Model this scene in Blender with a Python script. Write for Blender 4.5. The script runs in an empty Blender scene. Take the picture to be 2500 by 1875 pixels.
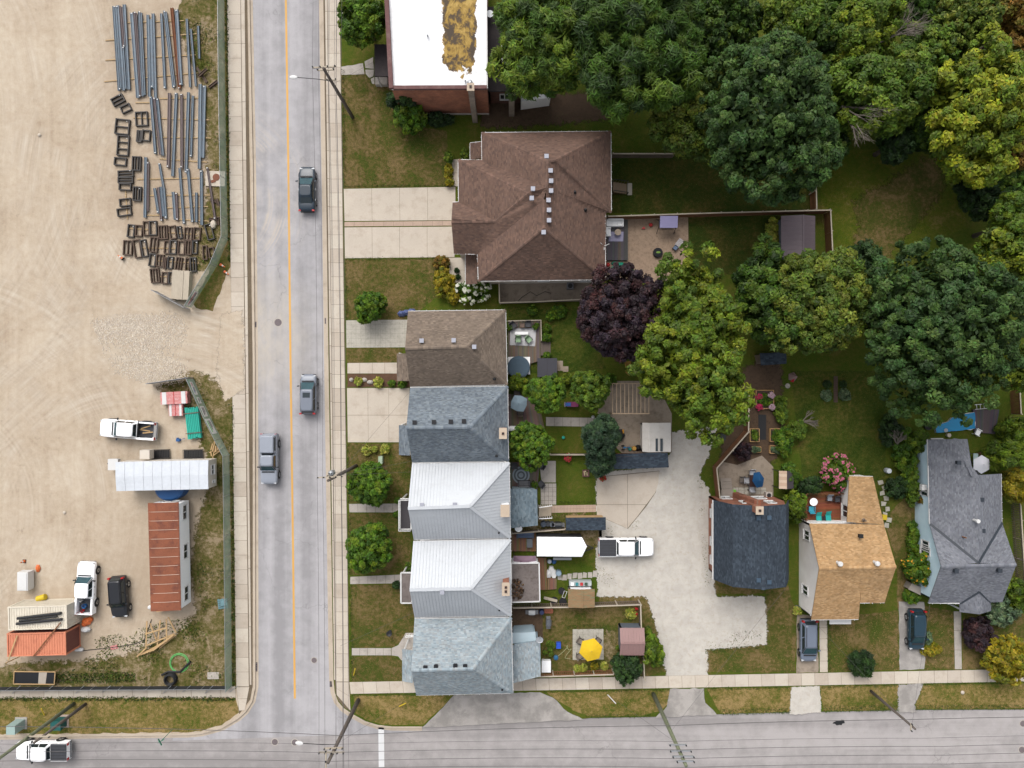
import bpy,math,random
import numpy as np
from mathutils import Vector,Matrix
# ------------------------------------------------------------------ camera, sky, sun
H = 78.0            # drone height above the lots, metres
F = 1733.0          # focal length in photograph pixels (24 mm equivalent, 2500 px wide)
CX,CY = 1250.0,937.5
sc = bpy.context.scene
col = sc.collection
cam_d = bpy.data.cameras.new('camera')
cam_d.sensor_width = 36.0
cam_d.lens = 36.0 * F / 2500.0
cam_d.clip_start = 0.5
cam_d.clip_end = 2000.0
cam = bpy.data.objects.new('camera',cam_d)
cam.location = (0,0,H)
col.objects.link(cam)
sc.camera = cam
SUN_EL,SUN_AZ = math.radians(50),math.radians(-20)     # azimuth from picture-up, clockwise
sdir = Vector((math.sin(SUN_AZ) * math.cos(SUN_EL),math.cos(SUN_AZ) * math.cos(SUN_EL),math.sin(SUN_EL)))
sun_d = bpy.data.lights.new('sun','SUN')
sun_d.energy = 0.95
sun_d.angle = math.radians(38)
sun_d.color = (1.0,0.955,0.90)
sun = bpy.data.objects.new('sun',sun_d)
sun.rotation_euler = (-sdir).to_track_quat('-Z','Y').to_euler()
sun.location = sdir * 200
col.objects.link(sun)
world = bpy.data.worlds.new('World')
sc.world = world
world.use_nodes = True
wn,wl = world.node_tree.nodes,world.node_tree.links
wn.clear()
sky = wn.new('ShaderNodeTexSky')
sky.sky_type = 'NISHITA'
sky.sun_disc = False
sky.sun_elevation = SUN_EL
sky.sun_rotation = SUN_AZ
sky.dust_density = 4.0
sky.air_density = 1.0
hs = wn.new('ShaderNodeHueSaturation')
hs.inputs['Saturation'].default_value = 0.22            # thin high cloud: whiter than clear sky
bg = wn.new('ShaderNodeBackground')
bg.inputs['Strength'].default_value = 0.14
wo = wn.new('ShaderNodeOutputWorld')
wl.new(sky.outputs[0],hs.inputs['Color'])
wl.new(hs.outputs[0],bg.inputs['Color'])
wl.new(bg.outputs[0],wo.inputs['Surface'])
sc.view_settings.view_transform = 'Standard'
sc.view_settings.look = 'None'
sc.view_settings.gamma = 1.0
sc.view_settings.use_curve_mapping = False
sc.view_settings.exposure = 0.98
sc.render.engine = 'CYCLES'
sc.cycles.max_bounces = 6
sc.cycles.use_denoising = True
# ------------------------------------------------------------------ helpers
RNG = random.Random(7)
NPR = np.random.default_rng(11)
GAIN = 2.0
def P(px,py,z=0.0):
 s = (H - z) / F
 return Vector(((px - CX) * s,(CY - py) * s,z))
def PX(pts,z=0.0):
 return [P(a,b,z) for a,b in pts]
def lin(v):
 v /= 255.0
 return v / 12.92 if v <= 0.04045 else ((v + 0.055) / 1.055) ** 2.4
def C(r,g,b,k=1.0):
 """base colour from the look of a surface in the photograph"""
 return tuple(min(0.85,lin(x) / GAIN * k) for x in (r,g,b))
def tag(o,label=None,cat=None,group=None,kind=None):
 if label: o['label'] = label
 if cat: o['category'] = cat
 if group: o['group'] = group
 if kind: o['kind'] = kind
 return o
def thing(name,label,cat,loc=(0,0,0),rz=0.0,group=None):
 o = bpy.data.objects.new(name,None)
 o.empty_display_size = 0.3
 o.location = loc
 o.rotation_euler = (0,0,rz)
 col.objects.link(o)
 return tag(o,label,cat,group)
def link(name,me,parent=None,loc=None,rot=None,kind=None):
 o = bpy.data.objects.new(name,me)
 col.objects.link(o)
 if parent: o.parent = parent
 if loc is not None: o.location = loc
 if rot is not None: o.rotation_euler = rot
 if kind: o['kind'] = kind
 return o
def copy_tree(o,parent=None):
 c = o.copy()
 col.objects.link(c)
 c.parent = parent
 for ch in o.children:
  copy_tree(ch,c)
 return c
class MB:
 """collects faces and links them as one mesh object"""
 def __init__(s):
  s.v,s.f,s.c,s.cc = [],[],[],None
 def add(s,vs,fs):
  n = len(s.v)
  s.v.extend([tuple(p) for p in vs])
  for q in fs:
   s.f.append(tuple(i + n for i in q))
   s.c.append(s.cc)
  return s
 def poly(s,pts):
  return s.add(pts,[tuple(range(len(pts)))])
 def box(s,x,y,z,sx,sy,sz,rz=0.0):
  ca,sa = math.cos(rz),math.sin(rz)
  vs = []
  for dz in (0,sz):
   for dx,dy in ((-1,-1),(1,-1),(1,1),(-1,1)):
    a,b = dx * sx / 2,dy * sy / 2
    vs.append((x + a * ca - b * sa,y + a * sa + b * ca,z + dz))
  return s.add(vs,[(3,2,1,0),(4,5,6,7),(0,1,5,4),(1,2,6,5),(2,3,7,6),(3,0,4,7)])
 def prism(s,pts,z0,z1,bottom=True):
  pts = [(p[0],p[1]) for p in pts]
  ar = sum(pts[i - 1][0] * pts[i][1] - pts[i][0] * pts[i - 1][1] for i in range(len(pts)))
  if ar < 0: pts = pts[::-1]
  n = len(pts)
  vs = [(a,b,z0) for a,b in pts] + [(a,b,z1) for a,b in pts]
  fs = [tuple(range(n,2 * n))] + [(i,(i + 1) % n,n + (i + 1) % n,n + i) for i in range(n)]
  if bottom: fs.append(tuple(range(n - 1,-1,-1)))
  return s.add(vs,fs)
 def slab(s,pts,t):
  """flat polygon in space thickened downward by t"""
  n = len(pts)
  vs = [tuple(p) for p in pts] + [(p[0],p[1],p[2] - t) for p in pts]
  return s.add(vs,[tuple(range(n)),tuple(range(2 * n - 1,n - 1,-1))] +
                     [(i,n + i,n + (i + 1) % n,(i + 1) % n) for i in range(n)])
 def beam(s,p,q,w,h,up=(0,0,1)):
  p,q = Vector(p),Vector(q)
  d = (q - p).normalized()
  u = Vector(up)
  if abs(d.dot(u)) > 0.98: u = Vector((0,1,0))
  a = d.cross(u).normalized() * (w / 2)
  b = a.cross(d).normalized() * (h / 2)
  vs = [p - a - b,p + a - b,p + a + b,p - a + b,q - a - b,q + a - b,q + a + b,q - a + b]
  return s.add(vs,[(3,2,1,0),(4,5,6,7),(0,1,5,4),(1,2,6,5),(2,3,7,6),(3,0,4,7)])
 def tube(s,pts,r,n=8,caps=True):
  pts = [Vector(p) for p in pts]
  rs = r if isinstance(r,(list,tuple)) else [r] * len(pts)
  rings = []
  base = len(s.v)
  vs,fs = [],[]
  for i,p in enumerate(pts):
   d = (pts[min(i + 1,len(pts) - 1)] - pts[max(i - 1,0)]).normalized()
   u = Vector((0,0,1)) if abs(d.z) < 0.9 else Vector((0,1,0))
   a = d.cross(u).normalized()
   b = a.cross(d).normalized()
   for k in range(n):
    t = 2 * math.pi * k / n
    vs.append(p + (a * math.cos(t) + b * math.sin(t)) * rs[i])
  for i in range(len(pts) - 1):
   for k in range(n):
    fs.append((i * n + k,i * n + (k + 1) % n,(i + 1) * n + (k + 1) % n,(i + 1) * n + k))
  if caps:
   fs.append(tuple(range(n - 1,-1,-1)))
   m = (len(pts) - 1) * n
   fs.append(tuple(range(m,m + n)))
  return s.add(vs,fs)
 def lathe(s,prof,x=0,y=0,n=16,z=0,sx=1,sy=1):
  vs,fs = [],[]
  for r,h in prof:
   for k in range(n):
    t = 2 * math.pi * k / n
    vs.append((x + r * sx * math.cos(t),y + r * sy * math.sin(t),z + h))
  for i in range(len(prof) - 1):
   for k in range(n):
    fs.append((i * n + k,i * n + (k + 1) % n,(i + 1) * n + (k + 1) % n,(i + 1) * n + k))
  fs.append(tuple(range(n - 1,-1,-1)))
  m = (len(prof) - 1) * n
  fs.append(tuple(range(m,m + n)))
  return s.add(vs,fs)
 def build(s,name,mat,parent=None,org=None,smooth=False,kind=None,loc=None,rot=None):
  me = s.mesh(name,mat,org,smooth)
  return link(name,me,parent,loc,rot,kind)
 def mesh(s,name,mat,org=None,smooth=False):
  me = bpy.data.meshes.new(name)
  v = s.v
  if org is not None:
   ox,oy,oz = org
   v = [(a - ox,b - oy,c - oz) for a,b,c in v]
  me.from_pydata(v,[],s.f)
  if any(c is not None for c in s.c):
   at = me.color_attributes.new('Col','FLOAT_COLOR','CORNER')
   buf = []
   for f,c in zip(s.f,s.c):
    c = c or (0.5,0.5,0.5)
    buf.extend((c[0],c[1],c[2],1.0) * len(f))
   at.data.foreach_set('color',buf)
  if mat: me.materials.append(mat)
  if smooth:
   me.polygons.foreach_set('use_smooth',[True] * len(me.polygons))
  return me
def np_mesh(name,V,quads,cols,mat):
 """V (n,4,3) quads with one colour each"""
 n = V.shape[0]
 me = bpy.data.meshes.new(name)
 k = V.shape[1]
 me.vertices.add(n * k)
 me.vertices.foreach_set('co',V.reshape(-1).astype(np.float32))
 me.loops.add(n * k)
 me.loops.foreach_set('vertex_index',np.arange(n * k,dtype=np.int32))
 me.polygons.add(n)
 me.polygons.foreach_set('loop_start',np.arange(0,n * k,k,dtype=np.int32))
 me.update(calc_edges=True)
 at = me.color_attributes.new('Col','FLOAT_COLOR','POINT')
 c4 = np.ones((n,k,4),np.float32)
 c4[:,:,:3] = cols[:,None,:]
 at.data.foreach_set('color',c4.reshape(-1))
 me.materials.append(mat)
 return me
def rough(pts,amp=0.15,step=0.5,seed=1):
 """subdivide a world polygon and jitter its edge"""
 r = random.Random(seed)
 out = []
 n = len(pts)
 for i in range(n):
  a,b = Vector(pts[i]),Vector(pts[(i + 1) % n])
  L = (b - a).length
  k = max(1,int(L / step))
  d = (b - a).normalized()
  nn = Vector((-d.y,d.x,0))
  for j in range(k):
   p = a + (b - a) * (j / k)
   w = amp if j else amp * 0.4
   out.append(p + nn * r.uniform(-w,w) + d * r.uniform(-w,w) * 0.5)
 return out
def inside(pts,x,y):
 """even-odd test, numpy arrays of x, y"""
 res = np.zeros(np.shape(x),bool)
 n = len(pts)
 for i in range(n):
  x0,y0 = pts[i][0],pts[i][1]
  x1,y1 = pts[i - 1][0],pts[i - 1][1]
  if y0 == y1: continue
  c = ((y0 > y) != (y1 > y)) & (x < (x1 - x0) * (y - y0) / (y1 - y0) + x0)
  res ^= c
 return res
# ------------------------------------------------------------------ materials
MATS = {}
def nodes(name):
 m = bpy.data.materials.new(name)
 m.use_nodes = True
 n,l = m.node_tree.nodes,m.node_tree.links
 b = n['Principled BSDF']
 return m,n,l,b
def pos(n,l,scale=(1,1,1)):
 g = n.new('ShaderNodeNewGeometry')
 mp = n.new('ShaderNodeMapping')
 mp.inputs['Scale'].default_value = scale
 l.new(g.outputs['Position'],mp.inputs['Vector'])
 return mp.outputs[0]
def noise(n,l,vec,scale,detail=4,rough_=0.6,dist=0.0):
 t = n.new('ShaderNodeTexNoise')
 t.inputs['Scale'].default_value = scale
 t.inputs['Detail'].default_value = detail
 t.inputs['Roughness'].default_value = rough_
 t.inputs['Distortion'].default_value = dist
 if vec is not None: l.new(vec,t.inputs['Vector'])
 return t.outputs[0]
def ramp(n,l,val,stops):
 r = n.new('ShaderNodeValToRGB')
 e = r.color_ramp.elements
 while len(e) > 1: e.remove(e[-1])
 for i,(p,c) in enumerate(stops):
  q = e[0] if i == 0 else e.new(p)
  q.position = p
  q.color = (*c,1.0) if not isinstance(c,(int,float)) else (c,c,c,1)
 l.new(val,r.inputs[0])
 return r.outputs[0]
def mix(n,l,a,b,fac,mode='MIX'):
 m = n.new('ShaderNodeMix')
 m.data_type = 'RGBA'
 m.blend_type = mode
 for s,v in (('A',a),('B',b)):
  k = [i for i in m.inputs if i.name == s and i.type == 'RGBA'][0]
  if hasattr(v,'links') or hasattr(v,'is_output'): l.new(v,k)
  else: k.default_value = (*v,1.0)
 f = m.inputs[0]
 if hasattr(fac,'is_output'): l.new(fac,f)
 else: f.default_value = fac
 return [o for o in m.outputs if o.type == 'RGBA'][0]
def math_n(n,l,op,a,b=None,c=None):
 m = n.new('ShaderNodeMath')
 m.operation = op
 for i,v in enumerate((a,b,c)):
  if v is None: continue
  if hasattr(v,'is_output'): l.new(v,m.inputs[i])
  else: m.inputs[i].default_value = v
 return m.outputs[0]
def bump(n,l,b,h,strength=0.3,dist=0.05):
 bp = n.new('ShaderNodeBump')
 bp.inputs['Strength'].default_value = strength
 bp.inputs['Distance'].default_value = dist
 l.new(h,bp.inputs['Height'])
 l.new(bp.outputs[0],b.inputs['Normal'])
def M(name,colr=None,rough_=0.8,var=0.18,sc1=0.6,sc2=14.0,metal=0.0,bmp=0.0,spec=0.4,coat=0.0,stretch=(1,1,1),dirt=None,dirt_amt=0.0):
 """plain surface: colour (or the Col attribute) with coarse and fine mottling"""
 if name in MATS: return MATS[name]
 m,n,l,b = nodes(name)
 p = pos(n,l,stretch)
 a = noise(n,l,p,sc1,5)
 f = noise(n,l,p,sc2,3)
 v = math_n(n,l,'ADD',math_n(n,l,'MULTIPLY',a,0.55),math_n(n,l,'MULTIPLY',f,0.45))
 k = ramp(n,l,v,[(0.30,1 - var),(0.70,1 + var)])
 if colr is None:
  at = n.new('ShaderNodeAttribute')
  at.attribute_name = 'Col'
  base = at.outputs['Color']
 else:
  base = colr
 out = mix(n,l,base,k,1.0,'MULTIPLY')
 if dirt:
  dn = ramp(n,l,noise(n,l,p,sc1 * 2.3,6,0.7),[(0.5,0.0),(0.68,1.0)])
  out = mix(n,l,out,dirt,math_n(n,l,'MULTIPLY',dn,dirt_amt))
 l.new(out,b.inputs['Base Color'])
 b.inputs['Roughness'].default_value = rough_
 b.inputs['Metallic'].default_value = metal
 b.inputs['Specular IOR Level'].default_value = spec
 b.inputs['Coat Weight'].default_value = coat
 b.inputs['Coat Roughness'].default_value = 0.06
 if bmp: bump(n,l,b,f,bmp)
 MATS[name] = m
 return m
def grass_mat(name,green,olive,straw,lo,hi,sc1=0.35):
 m,n,l,b = nodes(name)
 p = pos(n,l)
 a = noise(n,l,p,sc1,6,0.62,0.6)
 c = noise(n,l,p,2.6,5,0.7)
 f = noise(n,l,p,16.0,3,0.7)
 v = math_n(n,l,'ADD',math_n(n,l,'MULTIPLY',a,0.5),math_n(n,l,'MULTIPLY',c,0.5))
 k = ramp(n,l,v,[(lo,green),((lo + hi) / 2,olive),(hi,straw)])
 k = mix(n,l,k,ramp(n,l,f,[(0.28,0.45),(0.72,1.5)]),1.0,'MULTIPLY')
 l.new(k,b.inputs['Base Color'])
 b.inputs['Roughness'].default_value = 0.95
 b.inputs['Specular IOR Level'].default_value = 0.1
 bump(n,l,b,f,0.8,0.08)
 MATS[name] = m
 return m
def leaf_mat(name,tr=0.25):
 m,n,l,b = nodes(name)
 at = n.new('ShaderNodeAttribute')
 at.attribute_name = 'Col'
 l.new(at.outputs['Color'],b.inputs['Base Color'])
 b.inputs['Roughness'].default_value = 0.6
 b.inputs['Specular IOR Level'].default_value = 0.25
 t = n.new('ShaderNodeBsdfTranslucent')
 l.new(at.outputs['Color'],t.inputs['Color'])
 ms = n.new('ShaderNodeMixShader')
 ms.inputs[0].default_value = tr
 l.new(b.outputs[0],ms.inputs[1])
 l.new(t.outputs[0],ms.inputs[2])
 l.new(ms.outputs[0],n['Material Output'].inputs['Surface'])
 MATS[name] = m
 return m
def brick_mat(name,c1,c2,mortar,sc_=1.0):
 m,n,l,b = nodes(name)
 g = n.new('ShaderNodeNewGeometry')
 sx = n.new('ShaderNodeSeparateXYZ')
 l.new(g.outputs['Position'],sx.inputs[0])
 h = math_n(n,l,'ADD',sx.outputs[0],sx.outputs[1])
 cb = n.new('ShaderNodeCombineXYZ')
 l.new(h,cb.inputs[0]); l.new(sx.outputs[2],cb.inputs[1])
 t = n.new('ShaderNodeTexBrick')
 t.inputs['Scale'].default_value = 1.0
 t.inputs['Brick Width'].default_value = 0.22 * sc_
 t.inputs['Row Height'].default_value = 0.075 * sc_
 t.inputs['Mortar Size'].default_value = 0.008
 t.inputs['Color1'].default_value = (*c1,1)
 t.inputs['Color2'].default_value = (*c2,1)
 t.inputs['Mortar'].default_value = (*mortar,1)
 l.new(cb.outputs[0],t.inputs['Vector'])
 v = ramp(n,l,noise(n,l,g.outputs['Position'],0.8,5),[(0.3,0.65),(0.7,1.25)])
 l.new(mix(n,l,t.outputs[0],v,1.0,'MULTIPLY'),b.inputs['Base Color'])
 b.inputs['Roughness'].default_value = 0.9
 bump(n,l,b,t.outputs[1],-0.4,0.01)
 MATS[name] = m
 return m
LEAF = leaf_mat('leaf')
GRASSBLADE = leaf_mat('grass_blade',0.1)
M('concrete',C(224,211,194),0.9,0.10,0.35,9,bmp=0.15,dirt=C(160,140,118),dirt_amt=0.30)
M('concrete_grey',C(205,196,186),0.9,0.14,0.5,10,bmp=0.15,dirt=C(120,112,102),dirt_amt=0.35)
M('patio',C(176,160,142),0.9,0.16,0.6,10,bmp=0.2,dirt=C(96,84,70),dirt_amt=0.5)
M('joint',C(120,105,85),0.95,0.3,1.0,8)
M('kerb',C(214,198,178),0.9,0.14,0.3,10,dirt=C(140,120,100),dirt_amt=0.3)
M('white_paint',C(250,250,250),0.6,0.05)
M('white_trim',C(245,244,242),0.5,0.06)
M('dark_metal',C(42,42,46),0.5,0.2,metal=0.3)
M('black',C(22,23,26),0.6,0.2)
M('rubber',C(34,34,36),0.85,0.2)
M('chrome',C(215,218,222),0.25,0.05,metal=0.8)
M('glass',(0.012,0.02,0.024),0.05,0.1,spec=0.6)
M('glass_teal',(0.02,0.05,0.06),0.12,0.3,2.0,spec=0.18)
M('wood_grey',C(128,112,98),0.9,0.25,1.5,12,dirt=C(70,58,48),dirt_amt=0.4)
M('wood_new',C(214,178,128),0.85,0.15,1.5,12)
M('wood_weather',C(205,192,172),0.9,0.2,1.2,14,stretch=(1,0.15,1))
M('wood_brown',C(140,92,58),0.85,0.22,1.5,12)
M('wood_red',C(134,74,44),0.7,0.16,1.5,12)
M('shingle',None,0.95,0.22,0.7,22,bmp=0.2,spec=0.2)
M('painted',None,0.55,0.10,1.0,16)
M('matte',None,0.85,0.15,1.0,16)
M('fabric',None,0.9,0.08,2.0,30)
M('gravel_lane_m',C(230,223,212),0.95,0.20,0.9,30,bmp=0.9,dirt=C(198,184,164),dirt_amt=0.4)
from mathutils.geometry import tessellate_polygon
# ------------------------------------------------------------------ ground materials
def arc_streaks(n,l,g,cx,cy,r0,r1,z,freq):
 """streaks that follow circles round a turning centre, faded at both radii"""
 vd = n.new('ShaderNodeVectorMath'); vd.operation = 'DISTANCE'
 l.new(g.outputs['Position'],vd.inputs[0]); vd.inputs[1].default_value = (cx,cy,z)
 r = vd.outputs['Value']
 cb = n.new('ShaderNodeCombineXYZ'); l.new(math_n(n,l,'MULTIPLY',r,freq),cb.inputs[0])
 st = ramp(n,l,noise(n,l,cb.outputs[0],1.0,6,0.7),[(0.45,0.0),(0.62,1.0)])
 out = st
 for a,b,c,d in ((r0,r0 + 3,0,1),(r1 - 4,r1,1,0)):
  m = n.new('ShaderNodeMapRange'); m.interpolation_type = 'SMOOTHSTEP'
  for i,x in enumerate((a,b,c,d)): m.inputs[i + 1].default_value = x
  l.new(r,m.inputs[0]); out = math_n(n,l,'MULTIPLY',out,m.outputs[0])
 return math_n(n,l,'MULTIPLY',out,ramp(n,l,noise(n,l,g.outputs['Position'],.25,4),[(.42,0.0),(.62,1.0)]))
_a,_b,_c,_d = P(500,470),P(330,1330),P(-600,300),P(-200,1250)
_e,_f,_g,_h = P(420,150),P(430,480),P(410,1370),P(200,1560)
WORN = [(_e.x,_e.y,6,13,C(190,168,144)),(_f.x,_f.y,6,13,C(190,168,144)),(_g.x,_g.y,5,13,C(200,180,156)),(_h.x,_h.y,5,12,C(204,184,160))]
TRACKS = [(_a.x,_a.y,9,24,.55),(_b.x,_b.y,13,30,.5),(_c.x,_c.y,24,48,.5),(_d.x,_d.y,8,30,.35)]
def dirt_mat():
 m,n,l,b = nodes('yard_dirt')
 p = pos(n,l)
 a = noise(n,l,p,0.12,6,0.6)
 c = noise(n,l,pos(n,l,(0.9,0.035,1)),1.0,6,0.65,0.4)      # wheel tracks along the lot
 d = noise(n,l,p,1.3,6,0.72)
 f = noise(n,l,p,18,3,0.7)
 v = math_n(n,l,'ADD',math_n(n,l,'MULTIPLY',a,0.45),math_n(n,l,'ADD',math_n(n,l,'MULTIPLY',c,0.22),math_n(n,l,'MULTIPLY',d,0.33)))
 k = ramp(n,l,v,[(0.34,C(184,162,138)),(0.46,C(212,193,169)),(0.56,C(228,211,188)),(0.68,C(240,226,204))])
 k = mix(n,l,k,ramp(n,l,f,[(0.3,0.82),(0.7,1.14)]),1.0,'MULTIPLY')
 g = n.new('ShaderNodeNewGeometry')
 for (cx,cy,r0,r1,amt) in TRACKS:      # sweeping wheel tracks
  w = arc_streaks(n,l,g,cx,cy,r0,r1,0.0,1.1)
  k = mix(n,l,k,C(240,228,210),math_n(n,l,'MULTIPLY',w,amt))
  w = arc_streaks(n,l,g,cx + .7,cy + .4,r0,r1,0.0,2.3)
  k = mix(n,l,k,C(178,158,136),math_n(n,l,'MULTIPLY',w,amt * .8))
 for (cx,cy,r0,r1,cc) in WORN:      # trodden, darker ground round the stores and trailers
  m2 = n.new('ShaderNodeVectorMath'); m2.operation = 'DISTANCE'
  l.new(g.outputs['Position'],m2.inputs[0]); m2.inputs[1].default_value = (cx,cy,0)
  mr = n.new('ShaderNodeMapRange'); mr.interpolation_type = 'SMOOTHSTEP'
  for i,x in enumerate((r0,r1,1,0)): mr.inputs[i + 1].default_value = x
  l.new(math_n(n,l,'ADD',m2.outputs['Value'],math_n(n,l,'MULTIPLY',d,5.0)),mr.inputs[0])
  k = mix(n,l,k,cc,math_n(n,l,'MULTIPLY',mr.outputs[0],ramp(n,l,noise(n,l,p,2.2,6,.7),[(.3,.35),(.7,.95)])))
 dk = ramp(n,l,noise(n,l,p,0.6,8,0.75),[(0.60,0.0),(0.74,0.55)])
 k = mix(n,l,k,C(150,130,110),dk)
 l.new(k,b.inputs['Base Color'])
 b.inputs['Roughness'].default_value = 1.0
 b.inputs['Specular IOR Level'].default_value = 0.1
 bump(n,l,b,math_n(n,l,'ADD',f,math_n(n,l,'MULTIPLY',d,2.0)),0.5,0.06)
 MATS['yard_dirt'] = m
def asphalt_mat(name,base,stretch,dust=None):
 m,n,l,b = nodes(name)
 p = pos(n,l)
 a = noise(n,l,pos(n,l,stretch),1.0,5,0.55)
 d = noise(n,l,p,0.5,6,0.7)
 f = noise(n,l,p,30,2,0.8)
 v = math_n(n,l,'ADD',math_n(n,l,'MULTIPLY',a,0.6),math_n(n,l,'MULTIPLY',d,0.4))
 lo,hi = tuple(x * 0.78 for x in base),tuple(x * 1.14 for x in base)
 k = ramp(n,l,v,[(0.41,lo),(0.59,hi)])
 k = mix(n,l,k,ramp(n,l,f,[(0.25,0.80),(0.75,1.18)]),1.0,'MULTIPLY')
 if dust:
  # dust dragged out of the yard gate: curved wheel marks round the turn
  g = n.new('ShaderNodeNewGeometry')
  for (cx,cy,r0,r1) in dust:
   w = math_n(n,l,'MULTIPLY',arc_streaks(n,l,g,cx,cy,r0,r1,-0.13,1.6),1.6)
   w = math_n(n,l,'MULTIPLY',w,ramp(n,l,d,[(0.3,0.35),(0.7,1.0)]))
   k = mix(n,l,k,C(218,207,194),w)
  m2 = n.new('ShaderNodeVectorMath'); m2.operation = 'DISTANCE'
  l.new(g.outputs['Position'],m2.inputs[0]); m2.inputs[1].default_value = (*P(600,820).xy,-.13)
  mr = n.new('ShaderNodeMapRange'); mr.interpolation_type = 'SMOOTHSTEP'
  for i,x in enumerate((2.0,10.0,1,0)): mr.inputs[i + 1].default_value = x
  l.new(m2.outputs['Value'],mr.inputs[0])
  k = mix(n,l,k,C(216,206,192),math_n(n,l,'MULTIPLY',mr.outputs[0],ramp(n,l,noise(n,l,pos(n,l,(1,.35,1)),.9,6,.7),[(.35,.2),(.65,.9)])))
 vo = n.new('ShaderNodeTexVoronoi'); vo.feature = 'DISTANCE_TO_EDGE'; vo.inputs['Scale'].default_value = 0.16
 wv = n.new('ShaderNodeVectorMath'); wv.operation = 'ADD'
 nz = n.new('ShaderNodeTexNoise'); nz.inputs['Scale'].default_value = 0.9; nz.inputs['Detail'].default_value = 5
 l.new(p,nz.inputs['Vector']); sca = n.new('ShaderNodeVectorMath'); sca.operation = 'SCALE'; sca.inputs['Scale'].default_value = 2.2
 l.new(nz.outputs['Color'],sca.inputs[0]); l.new(p,wv.inputs[0]); l.new(sca.outputs[0],wv.inputs[1]); l.new(wv.outputs[0],vo.inputs['Vector'])
 ck = math_n(n,l,'MULTIPLY',ramp(n,l,vo.outputs['Distance'],[(0.0,1.0),(0.010,0.0)]),ramp(n,l,noise(n,l,p,.12,3),[(.5,0.0),(.6,.5)]))
 k = mix(n,l,k,tuple(x * .45 for x in base),ck)
 st = ramp(n,l,noise(n,l,p,1.1,4,.6),[(.70,0.0),(.80,.35)])
 k = mix(n,l,k,tuple(x * .5 for x in base),st)
 l.new(k,b.inputs['Base Color'])
 b.inputs['Roughness'].default_value = 0.92
 b.inputs['Specular IOR Level'].default_value = 0.25
 bump(n,l,b,f,0.25,0.02)
 MATS[name] = m
dirt_mat()
_c1 = P(500,490); _c2 = P(505,880)
asphalt_mat('asphalt_main',C(192,189,191),(0.55,0.012,1),[(_c1.x,_c1.y,4.0,12.5),(_c2.x,_c2.y,4.0,9.0)])
asphalt_mat('asphalt_cross',C(188,182,180),(0.012,0.55,1))
asphalt_mat('asphalt_old',C(186,180,174),(0.5,0.5,1))
grass_mat('grass_front',C(84,98,36),C(112,104,54),C(146,124,84),0.41,0.58)
grass_mat('grass_dry',C(98,110,40),C(140,126,68),C(178,152,102),0.41,0.58)
grass_mat('grass_back',C(64,86,26),C(88,98,36),C(120,110,56),0.42,0.62)
grass_mat('grass_dark',C(62,82,28),C(84,88,36),C(114,100,54),0.42,0.62)  # darker copy of the back grass, tree shade put into the colour
grass_mat('grass_mid',C(84,106,30),C(102,110,40),C(126,114,60),0.42,0.66)
grass_mat('grass_field',C(96,114,30),C(118,120,44),C(156,138,84),0.43,0.66)
grass_mat('weed_ground',C(84,92,34),C(128,116,72),C(178,158,128),0.40,0.60,0.5)
M('patio_warm',C(184,158,134),.9,.2,1.4,9,bmp=.3,dirt=C(120,98,80),dirt_amt=.6)
M('mulch',C(110,82,62),1.0,0.3,2.0,16,bmp=0.5)
M('garden_soil',C(98,78,60),1.0,0.3,1.5,14,bmp=0.5,dirt=C(56,44,34),dirt_amt=0.6)
M('paver_pink',C(206,180,160),0.9,0.16,1.2,10)
M('paver_grey',C(206,200,186),0.9,0.14,1.2,10,dirt=C(120,110,92),dirt_amt=0.35)
# ------------------------------------------------------------------ terrain sheets
def sheet(name,pts,z,mat,kind='structure',rough_amp=0.0,step=0.5,seed=1):
 w = [Vector((p[0],p[1],0)) for p in PX(pts)]
 if rough_amp: w = rough(w,rough_amp,step,seed)
 mb = MB()
 ar = sum(w[i - 1].x * w[i].y - w[i].x * w[i - 1].y for i in range(len(w)))
 if ar < 0: w = w[::-1]
 mb.poly([(p.x,p.y,z) for p in w])
 return mb.build(name,MATS[mat],kind=kind)
def soft_mat(mat):
 """copy of a ground material whose outer rim breaks up instead of ending in a line"""
 k = mat + '_soft'
 if k in MATS: return MATS[k]
 m = MATS[mat].copy(); m.name = k
 n,l = m.node_tree.nodes,m.node_tree.links
 out = n['Material Output']; src = out.inputs['Surface'].links[0].from_socket
 at = n.new('ShaderNodeAttribute'); at.attribute_name = 'Edge'
 nz = noise(n,l,pos(n,l),1.7,8,0.75)
 v = math_n(n,l,'ADD',at.outputs['Fac'],math_n(n,l,'MULTIPLY',math_n(n,l,'SUBTRACT',nz,0.5),2.2))
 f = ramp(n,l,v,[(0.42,0.0),(0.58,1.0)])
 tr = n.new('ShaderNodeBsdfTransparent'); ms = n.new('ShaderNodeMixShader')
 l.new(f,ms.inputs[0]); l.new(tr.outputs[0],ms.inputs[1]); l.new(src,ms.inputs[2]); l.new(ms.outputs[0],out.inputs['Surface'])
 MATS[k] = m
 return m
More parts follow.
